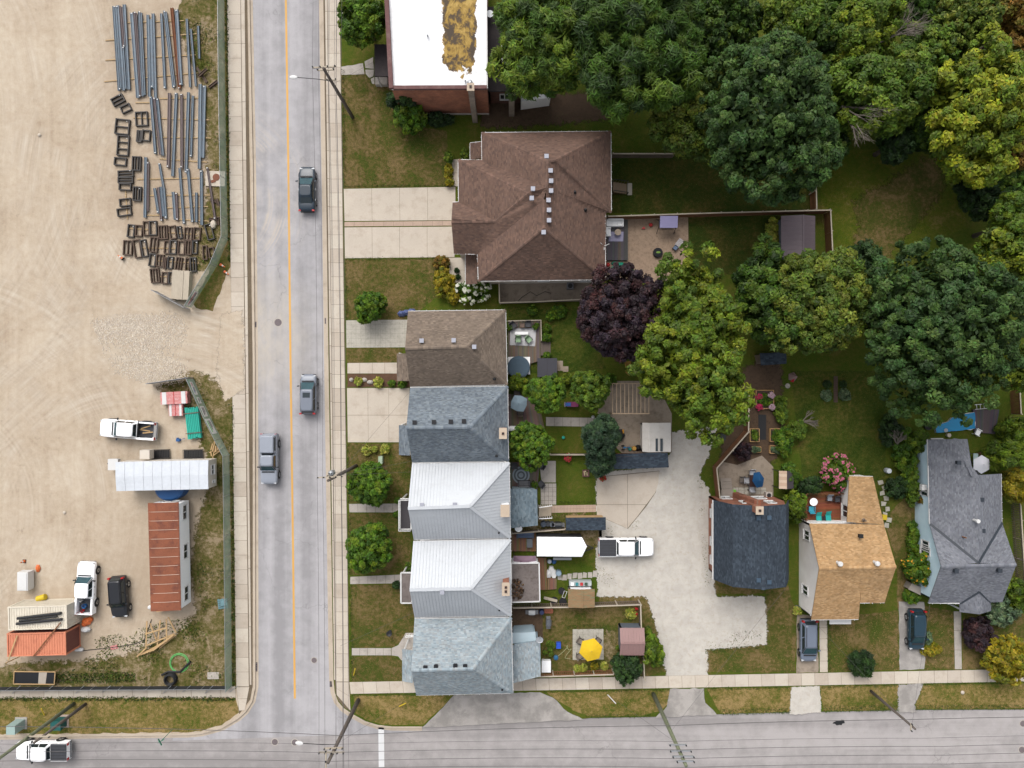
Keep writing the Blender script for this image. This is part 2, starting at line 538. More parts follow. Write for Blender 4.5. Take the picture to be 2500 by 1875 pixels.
def soft_sheet(name,pts,z,mat,width=1.2,kind='structure'):
 w = [Vector((p[0],p[1],0)) for p in PX(pts)]
 ar = sum(w[i - 1].x * w[i].y - w[i].x * w[i - 1].y for i in range(len(w)))
 if ar < 0: w = w[::-1]
 w = rough(w,0.1,1.0,3)
 n = len(w); I,O = [],[]
 for i in range(n):
  d0 = (w[i] - w[i - 1]).normalized(); d1 = (w[(i + 1) % n] - w[i]).normalized()
  o = Vector((d0.y,-d0.x,0)) + Vector((d1.y,-d1.x,0))
  if o.length < 1e-4: o = Vector((d0.y,-d0.x,0))
  o.normalize()
  I.append(w[i]); O.append(w[i] + o * width * 0.9)
 me = bpy.data.meshes.new(name)
 vs = [(p.x,p.y,z) for p in I] + [(p.x,p.y,z - .003) for p in O]
 tr = [tuple(t) for t in tessellate_polygon([I])]
 tr = [(a,b,c) if (I[b] - I[a]).cross(I[c] - I[a]).z > 0 else (a,c,b) for a,b,c in tr]
 me.from_pydata(vs,[],tr + [(i,n + i,n + (i + 1) % n,(i + 1) % n) for i in range(n)])
 at = me.attributes.new('Edge','FLOAT','POINT')
 at.data.foreach_set('value',[1.0] * n + [0.0] * n)
 me.materials.append(soft_mat(mat))
 return link(name,me,kind=kind)
def strip(name,pts,o0,o1,z0,z1,mat,kind='structure',parent=None):
 """solid band beside a px polyline, from offset o0 to o1 metres (left of travel positive)"""
 w = [Vector((p.x,p.y)) for p in PX(pts)]
 L = []
 for i,p in enumerate(w):
  d = (w[min(i + 1,len(w) - 1)] - w[max(i - 1,0)]).normalized()
  L.append((p,Vector((-d.y,d.x))))
 mb = MB()
 a = [p + nn * o0 for p,nn in L]; b = [p + nn * o1 for p,nn in L]
 for i in range(len(w) - 1):
  q = [a[i],a[i + 1],b[i + 1],b[i]]
  vs = [(p.x,p.y,z0) for p in q] + [(p.x,p.y,z1) for p in q]
  mb.add(vs,[(4,5,6,7),(0,1,5,4),(2,3,7,6)] + ([(3,0,4,7)] if i == 0 else []) + ([(1,2,6,5)] if i == len(w) - 2 else []))
 # consistent outward faces
 o = mb.build(name,MATS[mat],parent,kind=kind)
 return o
mb = MB(); mb.poly([(-400,-400,-0.40),(400,-400,-0.40),(400,400,-0.40),(-400,400,-0.40)])
mb.build('ground',MATS['grass_mid'],kind='structure')
KW = [(604,-700),(605,0),(613,400),(618,900),(619,1600),(619,1677),(612,1711),(597,1735),(578,1752),(539,1775),(491,1788),(457,1791),(0,1796),(-800,1802)]
KE = [(783,-700),(789,0),(795,400),(802,900),(812,1560),(814,1660),(817,1690),(825,1713),(839,1729),(863,1745),(892,1761),(922,1770),(957,1774),(1030,1774),(1400,1757),(1440,1753),(1600,1750),(1800,1742),(2250,1733),(2500,1732),(3300,1722)]
sheet('main_street',[(560,-700),(860,-700),(1000,1790),(420,1810)],-0.13,'asphalt_main')
sheet('cross_street',[(-800,1720),(3300,1680),(3300,2110),(-800,2140)],-0.134,'asphalt_cross')
def block(name,pts,mat):
 mb = MB(); mb.prism([(p.x,p.y) for p in PX(pts)],-0.39,0.0,bottom=False)
 return mb.build(name,MATS[mat],kind='structure')
block('construction_lot_ground',KW + [(-800,-700)],'yard_dirt')
block('residential_ground',KE + [(3300,-700)],'grass_mid')
sheet('kerb_joint_east',[(786,-60),(830,-60),(853,1664),(856,1736),(840,1727),(827,1711),(819,1690),(815,1600),(804,900)],0.006,'joint')
sheet('kerb_joint_west',[(553,-60),(603,-60),(617,900),(617,1675),(611,1708),(584,1744),(577,1676)],0.006,'joint')
block('south_verge',[(-800,2130),(3300,2100),(3300,2700),(-800,2700)],'grass_dry')
strip('kerb_west',KW,-0.02,0.20,-0.2,0.015,'kerb')
strip('kerb_east',KE[:14],-0.20,0.02,-0.2,0.015,'kerb')
strip('gutter_west',KW,0.20,0.50,-0.2,-0.124,'kerb')
strip('gutter_east',KE[:14],-0.50,-0.20,-0.2,-0.124,'kerb')
# lane paint
def paint(name,pts,w,mat,label,cat='road marking',z=-0.124):
 mb = MB(); q = PX(pts)
 for a,b in zip(q,q[1:]):
  d = (b - a).normalized(); nn = Vector((-d.y,d.x,0)) * (w / 2)
  mb.poly([(p.x,p.y,z) for p in (a - nn,b - nn,b + nn,a + nn)])
 return tag(mb.build(name,MATS[mat]),label,cat)
M('yellow_paint',C(243,186,92),0.7,0.10,0.2,30,dirt=C(205,176,130),dirt_amt=0.5)
paint('centre_line',[(694,-300),(697,0),(703,400),(708,850),(714,1300),(719,1707)],0.22,'yellow_paint','faded yellow centre line running down the main street')
paint('stop_line',[(930,1777),(931,1874)],0.62,'white_paint','wide white stop line painted on the cross street')
# ------------------------------------------------------------------ lawns and verges
sheet('verge_main_west',[(549,-100),(559,-100),(562,400),(566,640),(520,760),(478,752),(470,740),(552,585),(550,300)],0.004,'grass_front',rough_amp=0.12)
soft_sheet('dirt_spill',[(548,775),(586,765),(588,945),(552,970),(540,900)],0.045,'yard_dirt',1.0)
soft_sheet('weeds_by_pipes',[(455,0),(545,-20),(547,200),(549,400),(540,420),(545,560),(520,640),(470,650),(520,500),(520,330),(500,190),(470,120),(450,40)],0.004,'weed_ground',1.6)
soft_sheet('weeds_by_gate',[(470,920),(500,930),(566,985),(568,1250),(574,1668),(470,1668),(300,1665),(60,1668),(0,1668),(0,1640),(120,1630),(250,1628),(330,1605),(440,1560),(495,1500),(480,1380),(500,1260),(525,1180),(520,1105),(480,1040),(470,990),(398,945)],0.004,'weed_ground',1.6)
sheet('verge_cross_west',[(-50,1706),(575,1704),(583,1740),(540,1771),(490,1785),(455,1788),(-50,1793)],0.004,'grass_dry',rough_amp=0.08,seed=6)
sheet('lawn_corner',[(862,1698),(1050,1697),(1110,1695),(1075,1730),(1035,1768),(960,1770),(925,1767),(895,1758),(868,1742)],0.004,'grass_dry',rough_amp=0.06,seed=7)
sheet('boulevard_middle',[(1335,1690),(1634,1684),(1636,1715),(1610,1738),(1565,1747),(1440,1750),(1400,1735)],0.004,'grass_dry',rough_amp=0.08,seed=8)
sheet('boulevard_east',[(1724,1681),(1932,1678),(1930,1738),(1760,1742)],0.004,'grass_dry',rough_amp=0.08,seed=9)
sheet('boulevard_far_east',[(2002,1676),(2194,1673),(2194,1732),(2010,1736)],0.004,'grass_dry',rough_amp=0.08,seed=10)
sheet('boulevard_edge',[(2250,1672),(2700,1664),(2700,1728),(2235,1731)],0.004,'grass_dry',rough_amp=0.08,seed=12)
front = [
 ('lawn_front_north',[(833,170),(960,180),(960,300),(1090,320),(1100,455),(840,459)]),
 ('lawn_front_duplex',[(843,634),(1092,631),(1095,700),(1000,780),(846,780)]),
 ('lawn_front_strip',[(846,850),(985,850),(968,884),(848,886)]),
 ('lawn_front_tree',[(849,1083),(1006,1083),(1004,1220),(975,1227),(851,1228)]),
 ('lawn_front_second_tree',[(852,1253),(1000,1253),(1003,1400),(853,1404)]),
 ('lawn_front_long',[(855,1428),(1008,1428),(1012,1545),(985,1560),(960,1580),(858,1581)]),
 ('lawn_front_corner',[(858,1602),(955,1601),(980,1612),(984,1662),(860,1664)])]
for i,(nm,pl) in enumerate(front):
 sheet(nm,pl,0.004,'grass_front',rough_amp=0.07,seed=20 + i)
for i,(nm,pl,mt) in enumerate([
 ('lawn_behind_metal_house',[(1358,1112),(1456,1108),(1458,1232),(1360,1234)],'grass_mid'),
 ('lawn_by_trailer',[(1340,1355),(1470,1345),(1466,1450),(1330,1450),(1338,1400)],'grass_mid'),
 ('lawn_fenced_corner',[(1322,1480),(1570,1478),(1572,1648),(1322,1652)],'grass_front'),
 ('lawn_lane_island',[(1462,1450),(1575,1445),(1605,1510),(1630,1640),(1575,1650),(1570,1480),(1462,1478)],'grass_front'),
 ('lawn_by_slate_house',[(1722,1640),(1722,1585),(1864,1572),(1870,1450),(1735,1450),(1735,1415),(1925,1430),(1944,1500),(1942,1642)],'grass_front'),
 ('lawn_tan_house',[(2021,1510),(2192,1490),(2196,1636),(2022,1640)],'grass_front'),
 ('lawn_grey_house',[(2256,1480),(2330,1490),(2330,1634),(2258,1636)],'grass_front'),
 ('lawn_grey_house_east',[(2350,1490),(2600,1480),(2600,1632),(2350,1634)],'grass_front'),
 ('lawn_between_houses',[(2160,1270),(2236,1180),(2240,1480),(2190,1490),(2190,1385)],'grass_front'),
 ('lawn_long_back',[(1930,905),(2170,905),(2160,1180),(1960,1180)],'grass_back'),
 ('lawn_field',[(1995,370),(2330,355),(2360,560),(2100,640),(2012,600)],'grass_field'),
 ('lawn_behind_brick',[(1030,285),(1640,270),(1660,380),(1500,330),(1170,325)],'grass_mid'),
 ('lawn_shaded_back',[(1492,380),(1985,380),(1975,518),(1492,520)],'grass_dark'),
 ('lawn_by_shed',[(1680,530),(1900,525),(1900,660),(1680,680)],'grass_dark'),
 ('lawn_by_purple_tree',[(1240,750),(1430,750),(1480,900),(1340,915),(1240,900)],'grass_back')]):
 sheet(nm,pl,0.004,mt,rough_amp=0.08,seed=40 + i)
soft_sheet('bare_patch',[(2105,500),(2150,480),(2240,420),(2280,400),(2290,450),(2200,560),(2150,620),(2100,600),(2120,560)],0.008,'grass_front',2.2)
# gravel lane, pads
soft_sheet('gravel_lane',[(1462,1160),(1625,1145),(1645,1100),(1640,1060),(1745,1050),(1722,1110),(1700,1160),(1728,1210),(1738,1440),(1745,1462),(1862,1462),(1866,1568),(1722,1582),(1722,1648),(1632,1650),(1606,1515),(1580,1452),(1463,1450),(1463,1280)],0.008,'gravel_lane_m',0.7)
sheet('lane_apron',[(1636,1682),(1718,1680),(1722,1715),(1750,1745),(1600,1752),(1628,1725)],0.008,'asphalt_old',rough_amp=0.08,seed=62)
sheet('house_apron',[(1108,1697),(1318,1690),(1350,1703),(1385,1738),(1425,1757),(1030,1776),(1072,1736)],0.012,'asphalt_old',rough_amp=0.06,seed=63)
soft_sheet('driveway_boulevard',[(1935,1680),(1998,1678),(2000,1737),(1930,1741)],0.008,'gravel_lane_m',0.4)
soft_sheet('driveway_boulevard_east',[(2196,1674),(2250,1672),(2228,1718),(2232,1736),(2196,1736)],0.008,'asphalt_old',0.5)
sheet('driveway_grey_house',[(2194,1468),(2256,1470),(2262,1560),(2256,1634),(2196,1636)],0.012,'asphalt_old',rough_amp=0.05,seed=66)
sheet('driveway_tan_house',[(1946,1500),(1996,1505),(1998,1642),(1944,1643)],0.012,'patio',rough_amp=0.05,seed=67)
sheet('patio_pergola',[(1455,930),(1600,930),(1640,1010),(1640,1105),(1520,1108),(1480,1070),(1490,1012),(1455,1010)],0.010,'patio',seed=68)
sheet('patio_stamped',[(1478,530),(1680,528),(1681,640),(1660,680),(1600,690),(1478,680)],0.010,'patio_warm',seed=69)
sheet('patio_slate_house',[(1752,1125),(1800,1135),(1860,1112),(1888,1140),(1888,1215),(1760,1222)],0.010,'patio',seed=70)
sheet('alley_duplex',[(1218,690),(1440,685),(1445,720),(1430,735),(1220,742)],0.010,'patio',seed=71)
soft_sheet('garden_bed',[(1825,905),(1895,900),(1900,1080),(1880,1115),(1800,1135),(1770,1120),(1790,1060),(1830,1040)],0.008,'garden_soil',1.6)
sheet('mulch_bed',[(848,913),(1000,913),(1001,945),(848,945)],0.010,'mulch',rough_amp=0.05,seed=73)
soft_sheet('soil_behind_brick',[(1185,255),(1480,240),(1500,275),(1330,290),(1186,297)],0.008,'garden_soil',1.6)
soft_sheet('soil_fenced_corner',[(1480,1560),(1515,1545),(1515,1620),(1475,1640),(1460,1600)],0.010,'weed_ground',1.6)
sheet('yard_corner_dirt',[(1250,1482),(1324,1480),(1326,1560),(1250,1570)],0.008,'garden_soil',rough_amp=0.05,seed=76)
soft_sheet('alley_between',[(1250,1270),(1470,1270),(1470,1320),(1250,1320)],0.008,'weed_ground',1.6)
# ------------------------------------------------------------------ slabs, each its own piece
def lerp2(a,b,t): return (a[0] + (b[0] - a[0]) * t,a[1] + (b[1] - a[1]) * t)
def slabs(root,pl0,pl1,n,z,th,mat,name='slab',gap=0.02,jit=0.0,cross=1):
 """band between two px edges (a->b and c->d) cut into n by cross slabs"""
 for i in range(n):
  for j in range(cross):
   t0,t1 = i / n,(i + 1) / n
   s0,s1 = j / cross,(j + 1) / cross
   def q(t,s):
    return lerp2(lerp2(pl0[0],pl0[1],t),lerp2(pl1[0],pl1[1],t),s)
   w = PX([q(t0,s0),q(t1,s0),q(t1,s1),q(t0,s1)])
   c = sum(w,Vector()) / 4
   w = [c + (p - c) * (1 - gap / max(0.2,(p - c).length)) for p in w]
   zz = z + RNG.uniform(-0.006,0.006) + jit * RNG.uniform(-1,1)
   mb = MB(); mb.prism([(p.x - c.x,p.y - c.y) for p in w],-th,0.0,bottom=False)
   mb.build(name,MATS[mat],root,loc=(c.x,c.y,zz))
def path(name,pl0,pl1,n,mat='concrete',z=0.03,bed=True,cross=1,gap=0.02,pname='slab'):
 root = sheet(name,[pl0[0],pl0[1],pl1[1],pl1[0]],0.013,'joint')
 slabs(root,pl0,pl1,n,z,z - 0.014 + 0.01,mat,gap=gap,cross=cross,name=pname)
 return root
for k in range(1,4): M('concrete%d' % k,C(*[(219,206,190),(229,217,200),(212,198,181)][k - 1]),0.9,0.10,0.35,9,bmp=0.15,dirt=C(160,140,118),dirt_amt=0.25)
def path_mixed(name,pl0,pl1,n,z=0.03):
 root = sheet(name,[pl0[0],pl0[1],pl1[1],pl1[0]],0.013,'joint')
 for i in range(n):
  a0,a1 = lerp2(pl0[0],pl0[1],i / n),lerp2(pl0[0],pl0[1],(i + 1) / n)
  b0,b1 = lerp2(pl1[0],pl1[1],i / n),lerp2(pl1[0],pl1[1],(i + 1) / n)
  slabs(root,(a0,a1),(b0,b1),1,z,z - 0.004,RNG.choice(['concrete','concrete','concrete1','concrete2','concrete3']))
 return root
path_mixed('sidewalk_west',((554,-36),(577,1676)),((587,-36),(608,1676)),48)
path_mixed('sidewalk_west_corner',((577,1677),(584,1735)),((609,1677),(598,1734)),2)
path_mixed('boulevard_strip_west',((588,-36),(610,1672)),((597,-36),(614,1672)),12)
path_mixed('sidewalk_east',((799,-40),(820,1664)),((829,-40),(852,1664)),50)
path_mixed('boulevard_strip_east',((793,-40),(816,1660)),((798,-40),(819,1660)),25)
path_mixed('sidewalk_cross_west',((-36,1677),(574,1675)),((-36,1704),(576,1702)),17)
path_mixed('sidewalk_cross_east',((853,1665),(2540,1632)),((856,1694),(2540,1663)),52)
path_mixed('sidewalk_corner_east',((821,1665),(822,1696)),((852,1665),(856,1735)),2)
path('driveway_duplex_north',((839,461),(1112,456)),((841,540),(1112,538)),4)
path('driveway_duplex_paver_strip',((841,542),(1104,539)),((841,553),(1104,551)),11,'paver_pink',pname='paver',gap=0.01)
path('driveway_duplex_south',((841,555),(1110,553)),((842,631),(1110,628)),4)
path('walkway_duplex_north',((1104,389),(1104,455)),((1130,389),(1130,455)),2)
path('walkway_duplex_south',((1095,629),(1098,690)),((1136,629),(1136,690)),2)
path('driveway_paver',((845,782),(1000,780)),((846,849),(1000,848)),13,'paver_grey',cross=6,gap=0.008,pname='paver')
path('walkway_brown_house',((848,886),(970,885)),((848,912),(970,912)),4)
path('driveway_shingle_house',((847,947),(1000,947)),((849,1080),(1000,1080)),3,cross=2)
path('walkway_metal_house',((852,1230),(980,1229)),((853,1251),(980,1251)),6,'concrete_grey')
path('walkway_second_metal_house',((855,1408),(985,1402)),((855,1426),(985,1424)),6,'concrete_grey')
path('walkway_corner_house',((859,1582),(955,1582)),((859,1600),(955,1600)),5,'concrete_grey')
sheet('walkway_flare',[(956,1582),(972,1575),(985,1555),(990,1545),(1012,1545),(1012,1612),(980,1612),(972,1602),(956,1600)],0.02,'concrete_grey')
r_ = sheet('pad_lane',[(1457,1164),(1610,1149),(1601,1202),(1578,1236),(1533,1291),(1457,1258)],0.013,'joint')
for pl in ([(1458,1165),(1531.6,1158),(1531.6,1231.6),(1457,1231.6)],[(1532.4,1158),(1609,1150),(1607,1178),(1600,1202),(1578,1231.6),(1532.4,1231.6)],[(1457,1232.4),(1531.6,1232.4),(1531.6,1290),(1457,1257)],[(1532.4,1232.4),(1577,1232.4),(1555,1262),(1532.4,1289)]):
 mb = MB(); mb.prism([(p.x,p.y) for p in PX(pl)],.014,.03); mb.build('slab',MATS['concrete1'],r_)
path('walkway_back_garden',((1333,1018),(1455,1020)),((1333,1040),(1455,1042)),6,'concrete_grey')
path('patio_back_metal_house',((1316,1125),(1357,1125)),((1322,1178),(1357,1178)),1,'concrete_grey')
path('patio_square_pavers',((1320,1180),(1358,1180)),((1320,1232),(1358,1232)),4,'concrete_grey',cross=5,pname='paver')
path('brick_walk',((1346,1234),(1455,1232)),((1346,1252),(1455,1250)),14,'paver_pink',cross=2,pname='paver',gap=0.01)
path('patio_umbrella',((1398,1536),(1473,1535)),((1398,1611),(1474,1610)),6,'paver_grey',cross=6,pname='paver',gap=0.012)
path('walkway_tan_house',((2000,1505),(2001,1641)),((2019,1505),(2021,1641)),5)
path('walkway_grey_house',((2328,1492),(2331,1634)),((2346,1492),(2348,1634)),3,'concrete_grey')
path('patio_slate_steps_pad',((1790,1190),(1870,1190)),((1790,1206),(1870,1206)),6,'paver_grey',cross=2,pname='paver')
# stepping stones
r_ = sheet('stepping_stone_path',[(1362,1396),(1462,1394),(1462,1412),(1365,1418)],0.006,'grass_mid')
for i in range(8):
 x = 1366 + i * 12.4; y = 1409 - i * 0.9 + RNG.uniform(-2,2)
 c = P(x,y); mb = MB()
 mb.prism([(dx * RNG.uniform(0.2,0.28),dy * RNG.uniform(0.26,0.36)) for dx,dy in ((-1,-1),(1,-1),(1,1),(-1,1))],0,0.03)
 mb.build('stepping_stone',MATS['concrete_grey'],r_,loc=(c.x,c.y,0.006),rot=(0,0,RNG.uniform(-.1,.1)))
r_ = sheet('flagstone_path',[(2140,1180),(2165,1180),(2178,1290),(2150,1290)],0.006,'grass_back')
for i in range(9):
 c = P(2150 + i * 1.8 + (i % 2) * 8,1178 + i * 13)
 mb = MB(); mb.prism([(dx * RNG.uniform(0.2,0.3),dy * RNG.uniform(0.2,0.28)) for dx,dy in ((-1,-1),(1,-1),(1,1),(-1,1))],0,0.03)
 mb.build('flagstone',MATS['paver_grey'],r_,loc=(c.x,c.y,0.006),rot=(0,0,RNG.uniform(-.3,.3)))
r_ = sheet('flagstones_by_brick_building',[(905,140),(965,135),(965,205),(905,205)],0.006,'grass_back')
for pl in ([(832,163),(886,155),(890,181),(834,183)],[(890,150),(911,140),(913,168),(892,166)],[(892,170),(913,170),(912,186),(902,191),(893,180)],[(905,193),(914,188),(914,206),(908,204)],[(832,25),(866,22),(868,42),(834,44)]):
 w = rough([Vector((p.x,p.y,0)) for p in PX(pl)],0.04,0.4,3)
 mb = MB(); mb.prism([(p.x,p.y) for p in w],0.006,0.03); mb.build('flagstone',MATS['concrete_grey'],r_)
# street iron
def manhole(px,py,r,label,z=-0.13,mat='patio'):
 p = P(px,py); t = thing('manhole_cover',label,'manhole',(p.x,p.y,z + 0.002))
 mb = MB(); mb.lathe([(r,0),(r,0.006)],n=20); mb.build('ring',MATS['concrete_grey'],t)
 mb = MB(); mb.lathe([(r * 0.8,0.006),(r * 0.8,0.012)],n=20); mb.build('lid',MATS['iron'],t)
M('iron',C(128,116,118),0.8,0.25,4,20,bmp=0.4)
M('iron_dark',C(92,76,76),0.8,0.25,4,20)
manhole(678,787,0.5,'round manhole cover in the main street beside the yard gate')
manhole(766,1613,0.36,'small dark manhole cover in the street near the corner')
manhole(670,1813,0.42,'left manhole cover of the pair in the crossing')
manhole(719,1814,0.42,'right manhole cover of the pair in the crossing')
manhole(2500,1768,0.42,'manhole cover at the right edge of the cross street',-0.134)
manhole(2497,1832,0.42,'manhole cover at the right edge near the picture bottom',-0.134)
def drain(px,py,sx,sy,label,z=-0.12):
 p = P(px,py); t = thing('storm_drain',label,'drain',(p.x,p.y,z))
 mb = MB(); mb.box(0,0,0,sx,sy,0.008); mb.build('pit',MATS['black'],t)
 for i in range(4):
  mb = MB(); mb.box(0,(i - 1.5) * sy / 4,0.009,sx,sy / 8,0.012); mb.build('bar',MATS['iron'],t)
 for s in (-1,1):
  mb = MB(); mb.box(s * sx / 2,0,0.009,0.05,sy,0.014); mb.build('frame',MATS['iron'],t)
drain(618,792,0.6,0.6,'square storm drain grate at the yard gate kerb')
drain(800,783,0.65,0.65,'square storm drain grate across the street from the yard gate')
drain(812,1671,0.65,0.65,'square storm drain grate at the corner kerb')
drain(1148,1761,0.65,0.65,'dark storm drain grate in the apron beside the corner house')
drain(621,1629,0.55,1.0,'rusty storm drain set back in a kerb notch')
t = tag(sheet('tar_patch',[(2033,1768),(2045,1760),(2062,1760),(2064,1767),(2050,1772)],-0.128,'black',kind=None,rough_amp=0.1,step=0.2),'black tar patch on the grey cross street','road patch')
# ------------------------------------------------------------------ trees and shrubs
M('bark',C(104,92,82),0.95,0.25,3,20)
M('bark_pale',C(132,122,112),0.95,0.2,3,20)
def leaves(n,cen,nor,size,asp,rng):
 """n leaf quads (folded along nothing) around centres with given normals"""
 a = rng.normal(size=(n,3)); a -= nor * (a * nor).sum(1,keepdims=True)
 a /= np.linalg.norm(a,axis=1,keepdims=True) + 1e-9
 b = np.cross(nor,a)
 s = size * rng.uniform(0.6,1.25,(n,1))
 a,b = a * s * asp,b * s * (1 / asp) * 0.8
 return np.stack([cen - a,cen - b * 0.9,cen + a,cen + b * 0.9],axis=1)
def unit(v): return v / (np.linalg.norm(v,axis=1,keepdims=True) + 1e-9)
def crown_mesh(name,rx,ry,rz,palette,seed,n_leaf,leaf=0.28,clump=0.16,asp=1.25,lump=0.22,low=-0.35,fill=0.16,flower=None):
 """foliage: lumpy dome of leaf clumps, local origin at crown centre"""
 rng = np.random.default_rng(seed)
 pal = np.array(palette)
 R = (rx * ry * rz) ** (1 / 3)
 # big lobes that break the outline
 nl = 9
 ld = unit(rng.normal(size=(nl,3)) * [1,1,0.7]); ld[:,2] = np.abs(ld[:,2]) * 0.8
 ld = unit(ld); la = rng.uniform(0.4,1.0,nl)
 def radius(d):
  dots = d @ ld.T
  w = np.exp((dots - 1) * 7)
  return 1 - lump + lump * 1.5 * np.clip((w * la).max(1),0,1)
 k = int(np.clip(5.5 / clump ** 2 * 0.55,40,420))
 d = unit(rng.normal(size=(k * 3,3)))
 d = d[d[:,2] > low][:k]; k = len(d)
 depth = np.where(rng.random(k) < 0.72,rng.uniform(0.86,1.0,k),rng.uniform(0.5,0.86,k))
 E = np.array([rx,ry,rz])
 cc = d * (radius(d) * depth)[:,None] * E
 cr = R * clump * rng.uniform(0.45,1.6,k)
 ccol = pal[rng.integers(0,len(pal),k)] * rng.uniform(0.7,1.3,(k,1))
 # sprigs of a different age scatter yellow and dark leaves through the crown
 per = max(6,n_leaf // k)
 idx = np.repeat(np.arange(k),per)
 n = len(idx)
 o = unit(d[idx] * 0.6 + [0,0,0.35] + rng.normal(size=(n,3)) * 0.75)
 cen = cc[idx] + o * (cr[idx] * rng.uniform(0.55,1.05,n))[:,None]
 nor = unit(o * 0.8 + [0,0,0.5] + rng.normal(size=(n,3)) * 0.45)
 cols = ccol[idx] * rng.uniform(0.6,1.45,(n,1)) * (1 + rng.normal(size=(n,3)) * [.10,.05,.10])
 cols = np.clip(cols,.004,.8)
 V = leaves(n,cen,nor,leaf,asp,rng)
 if fill:  # inner leaves added to stop light; crown shade put into their darker colour
  m = int(n * fill)
  dd = unit(rng.normal(size=(m * 2,3))); dd = dd[dd[:,2] > low - 0.2][:m]; m = len(dd)
  cf = dd * (radius(dd) * rng.uniform(0.35,0.82,m))[:,None] * E
  Vf = leaves(m,cf,unit(dd + rng.normal(size=(m,3)) * 0.6),leaf * 1.7,asp,rng)
  V = np.concatenate([V,Vf]); cols = np.concatenate([cols,pal[rng.integers(0,len(pal),m)] * rng.uniform(0.6,1.0,(m,1))])
 if flower:
  fc,fn,fs = flower
  i = rng.integers(0,k,fn)
  o = unit(d[i] + [0,0,0.9] + rng.normal(size=(fn,3)) * 0.5)
  cf = cc[i] + o * (cr[i] * 1.08)[:,None]
  for rot in range(2):
   Vf = leaves(fn,cf + rng.normal(size=(fn,3)) * 0.02,unit(o * 0.5 + [0,0,0.8]),fs,1.0,rng)
   V = np.concatenate([V,Vf]); cols = np.concatenate([cols,np.tile(np.array(fc),(fn,1)) * rng.uniform(0.8,1.1,(fn,1))])
 return np_mesh(name,V,None,cols,LEAF)
def trunk_mb(h,r,rx,ry,rz,seed,limbs=5):
 r_ = random.Random(seed); mb = MB()
 mb.tube([(0,0,-0.1),(0.03,0.02,h * 0.4),(r_.uniform(-.2,.2),r_.uniform(-.2,.2),h),(0,0,h + rz * 0.5)],[r * 1.25,r,r * 0.8,r * 0.25],8)
 for i in range(limbs):
  a = 2 * math.pi * (i + r_.random() * 0.6) / limbs
  e = r_.uniform(0.45,0.7)
  z0 = h * r_.uniform(0.7,1.0)
  mb.tube([(0,0,z0),(math.cos(a) * rx * e * .45,math.sin(a) * ry * e * .45,z0 + rz * .25),(math.cos(a) * rx * e,math.sin(a) * ry * e,z0 + rz * r_.uniform(.35,.7))],[r * .5,r * .3,r * .1],6)
 return mb
# palettes, leaf colours
def G(*cs): return [C(*c,1.05) for c in cs]
PAL = {
 'walnut': G((104,130,32),(86,116,28),(68,98,24),(116,138,36)),
 'deep': G((62,92,22),(76,108,26),(52,80,20),(92,118,32)),
 'olive': G((104,124,36),(86,110,34),(120,132,42)),
 'blue': G((70,100,44),(58,88,40),(84,112,48),(66,96,36)),
 'yellow': G((146,158,34),(126,144,32),(162,168,38),(104,128,28)),
 'mid': G((100,128,34),(84,114,32),(118,140,36)),
 'lime': G((116,136,28),(98,122,26),(132,146,32),(84,110,24)),
 'purple': G((66,44,48),(52,36,42),(80,50,50),(60,46,56)),
 'front': G((84,120,20),(98,132,24),(72,108,20),(110,134,26)),
 'dark': G((50,78,34),(42,66,30),(60,88,36)),
 'spruce': G((58,84,56),(48,72,48),(70,96,60)),
 'gold': G((164,148,28),(148,140,26),(178,158,36),(120,124,24)),
 'cedar': G((96,122,20),(82,108,20),(112,132,26)),
 'hosta': G((186,188,78),(160,176,60),(204,200,100)),
 'rust': G((150,112,40),(134,104,36),(120,112,36)),
 'sage': G((104,128,92),(90,116,80),(120,140,100)),
}
def tree(name,label,px,py,rpx,h,pal,seed,rpy=None,ck=0.62,leaf=0.28,n=9000,clump=0.15,group=None,tr=0.22,cat='tree',flower=None,asp=1.25,low=-0.35,rzk=None,bark='bark',lump=0.22,base=None):
 """crown centre seen at (px, py), radii in px, top at height h"""
 rpy = rpy or rpx
 if h > 5.5: rpx,rpy = rpx * 1.07,rpy * 1.07
 if h <= 5.5: lump *= 1.1
 if h > 5.5: leaf,n,clump,lump = leaf * .62,int(n * 2.35),clump * RNG.uniform(.75,1.0),lump * 1.45
 zc = h * ck
 rz = rzk or (h - zc)
 c = P(px,py,zc)
 s = (H - zc) / F
 rx,ry = rpx * s,rpy * s
 t = thing(name,label,cat,(c.x,c.y,0),0,group)
 me = crown_mesh('crown',rx,ry,rz,PAL[pal],seed,n,leaf,clump,asp,lump=lump,low=low,flower=flower)
 link('crown',me,t,(0,0,zc))
 trunk_mb(zc * 0.62,tr,rx,ry,rz,seed).build('trunk',MATS[bark],t,smooth=True)
 return t
GB = 'trees of the back gardens'
tree('walnut_tree','yellow-green walnut tree with long leaf sprays beside the brick building',1345,120,128,13,'walnut',1,125,n=12000,leaf=0.3,asp=1.9,clump=0.13)
tree('walnut_tree','broad dark green walnut tree between the brick building and the big maple',1560,120,195,15,'deep',2,150,n=20000,leaf=0.34,asp=2.1,clump=0.12)
tree('boxelder_tree','small dusty olive tree in front of the blue-green maple',1680,285,92,10,'olive',3,110,n=9000,leaf=0.24)
tree('maple_tree','tall blue-green maple with dense rounded clumps behind the duplex',1868,285,165,16,'blue',4,205,n=24000,leaf=0.27,clump=0.085,lump=0.14)
tree('ash_tree','bright yellow-green tree top right of the blue-green maple',2105,75,82,11,'lime',5,88,n=9000,leaf=0.26)
tree('ash_tree','mid green tree right of the tall blue-green maple',2150,235,120,11,'mid',6,115,n=11000,leaf=0.28)
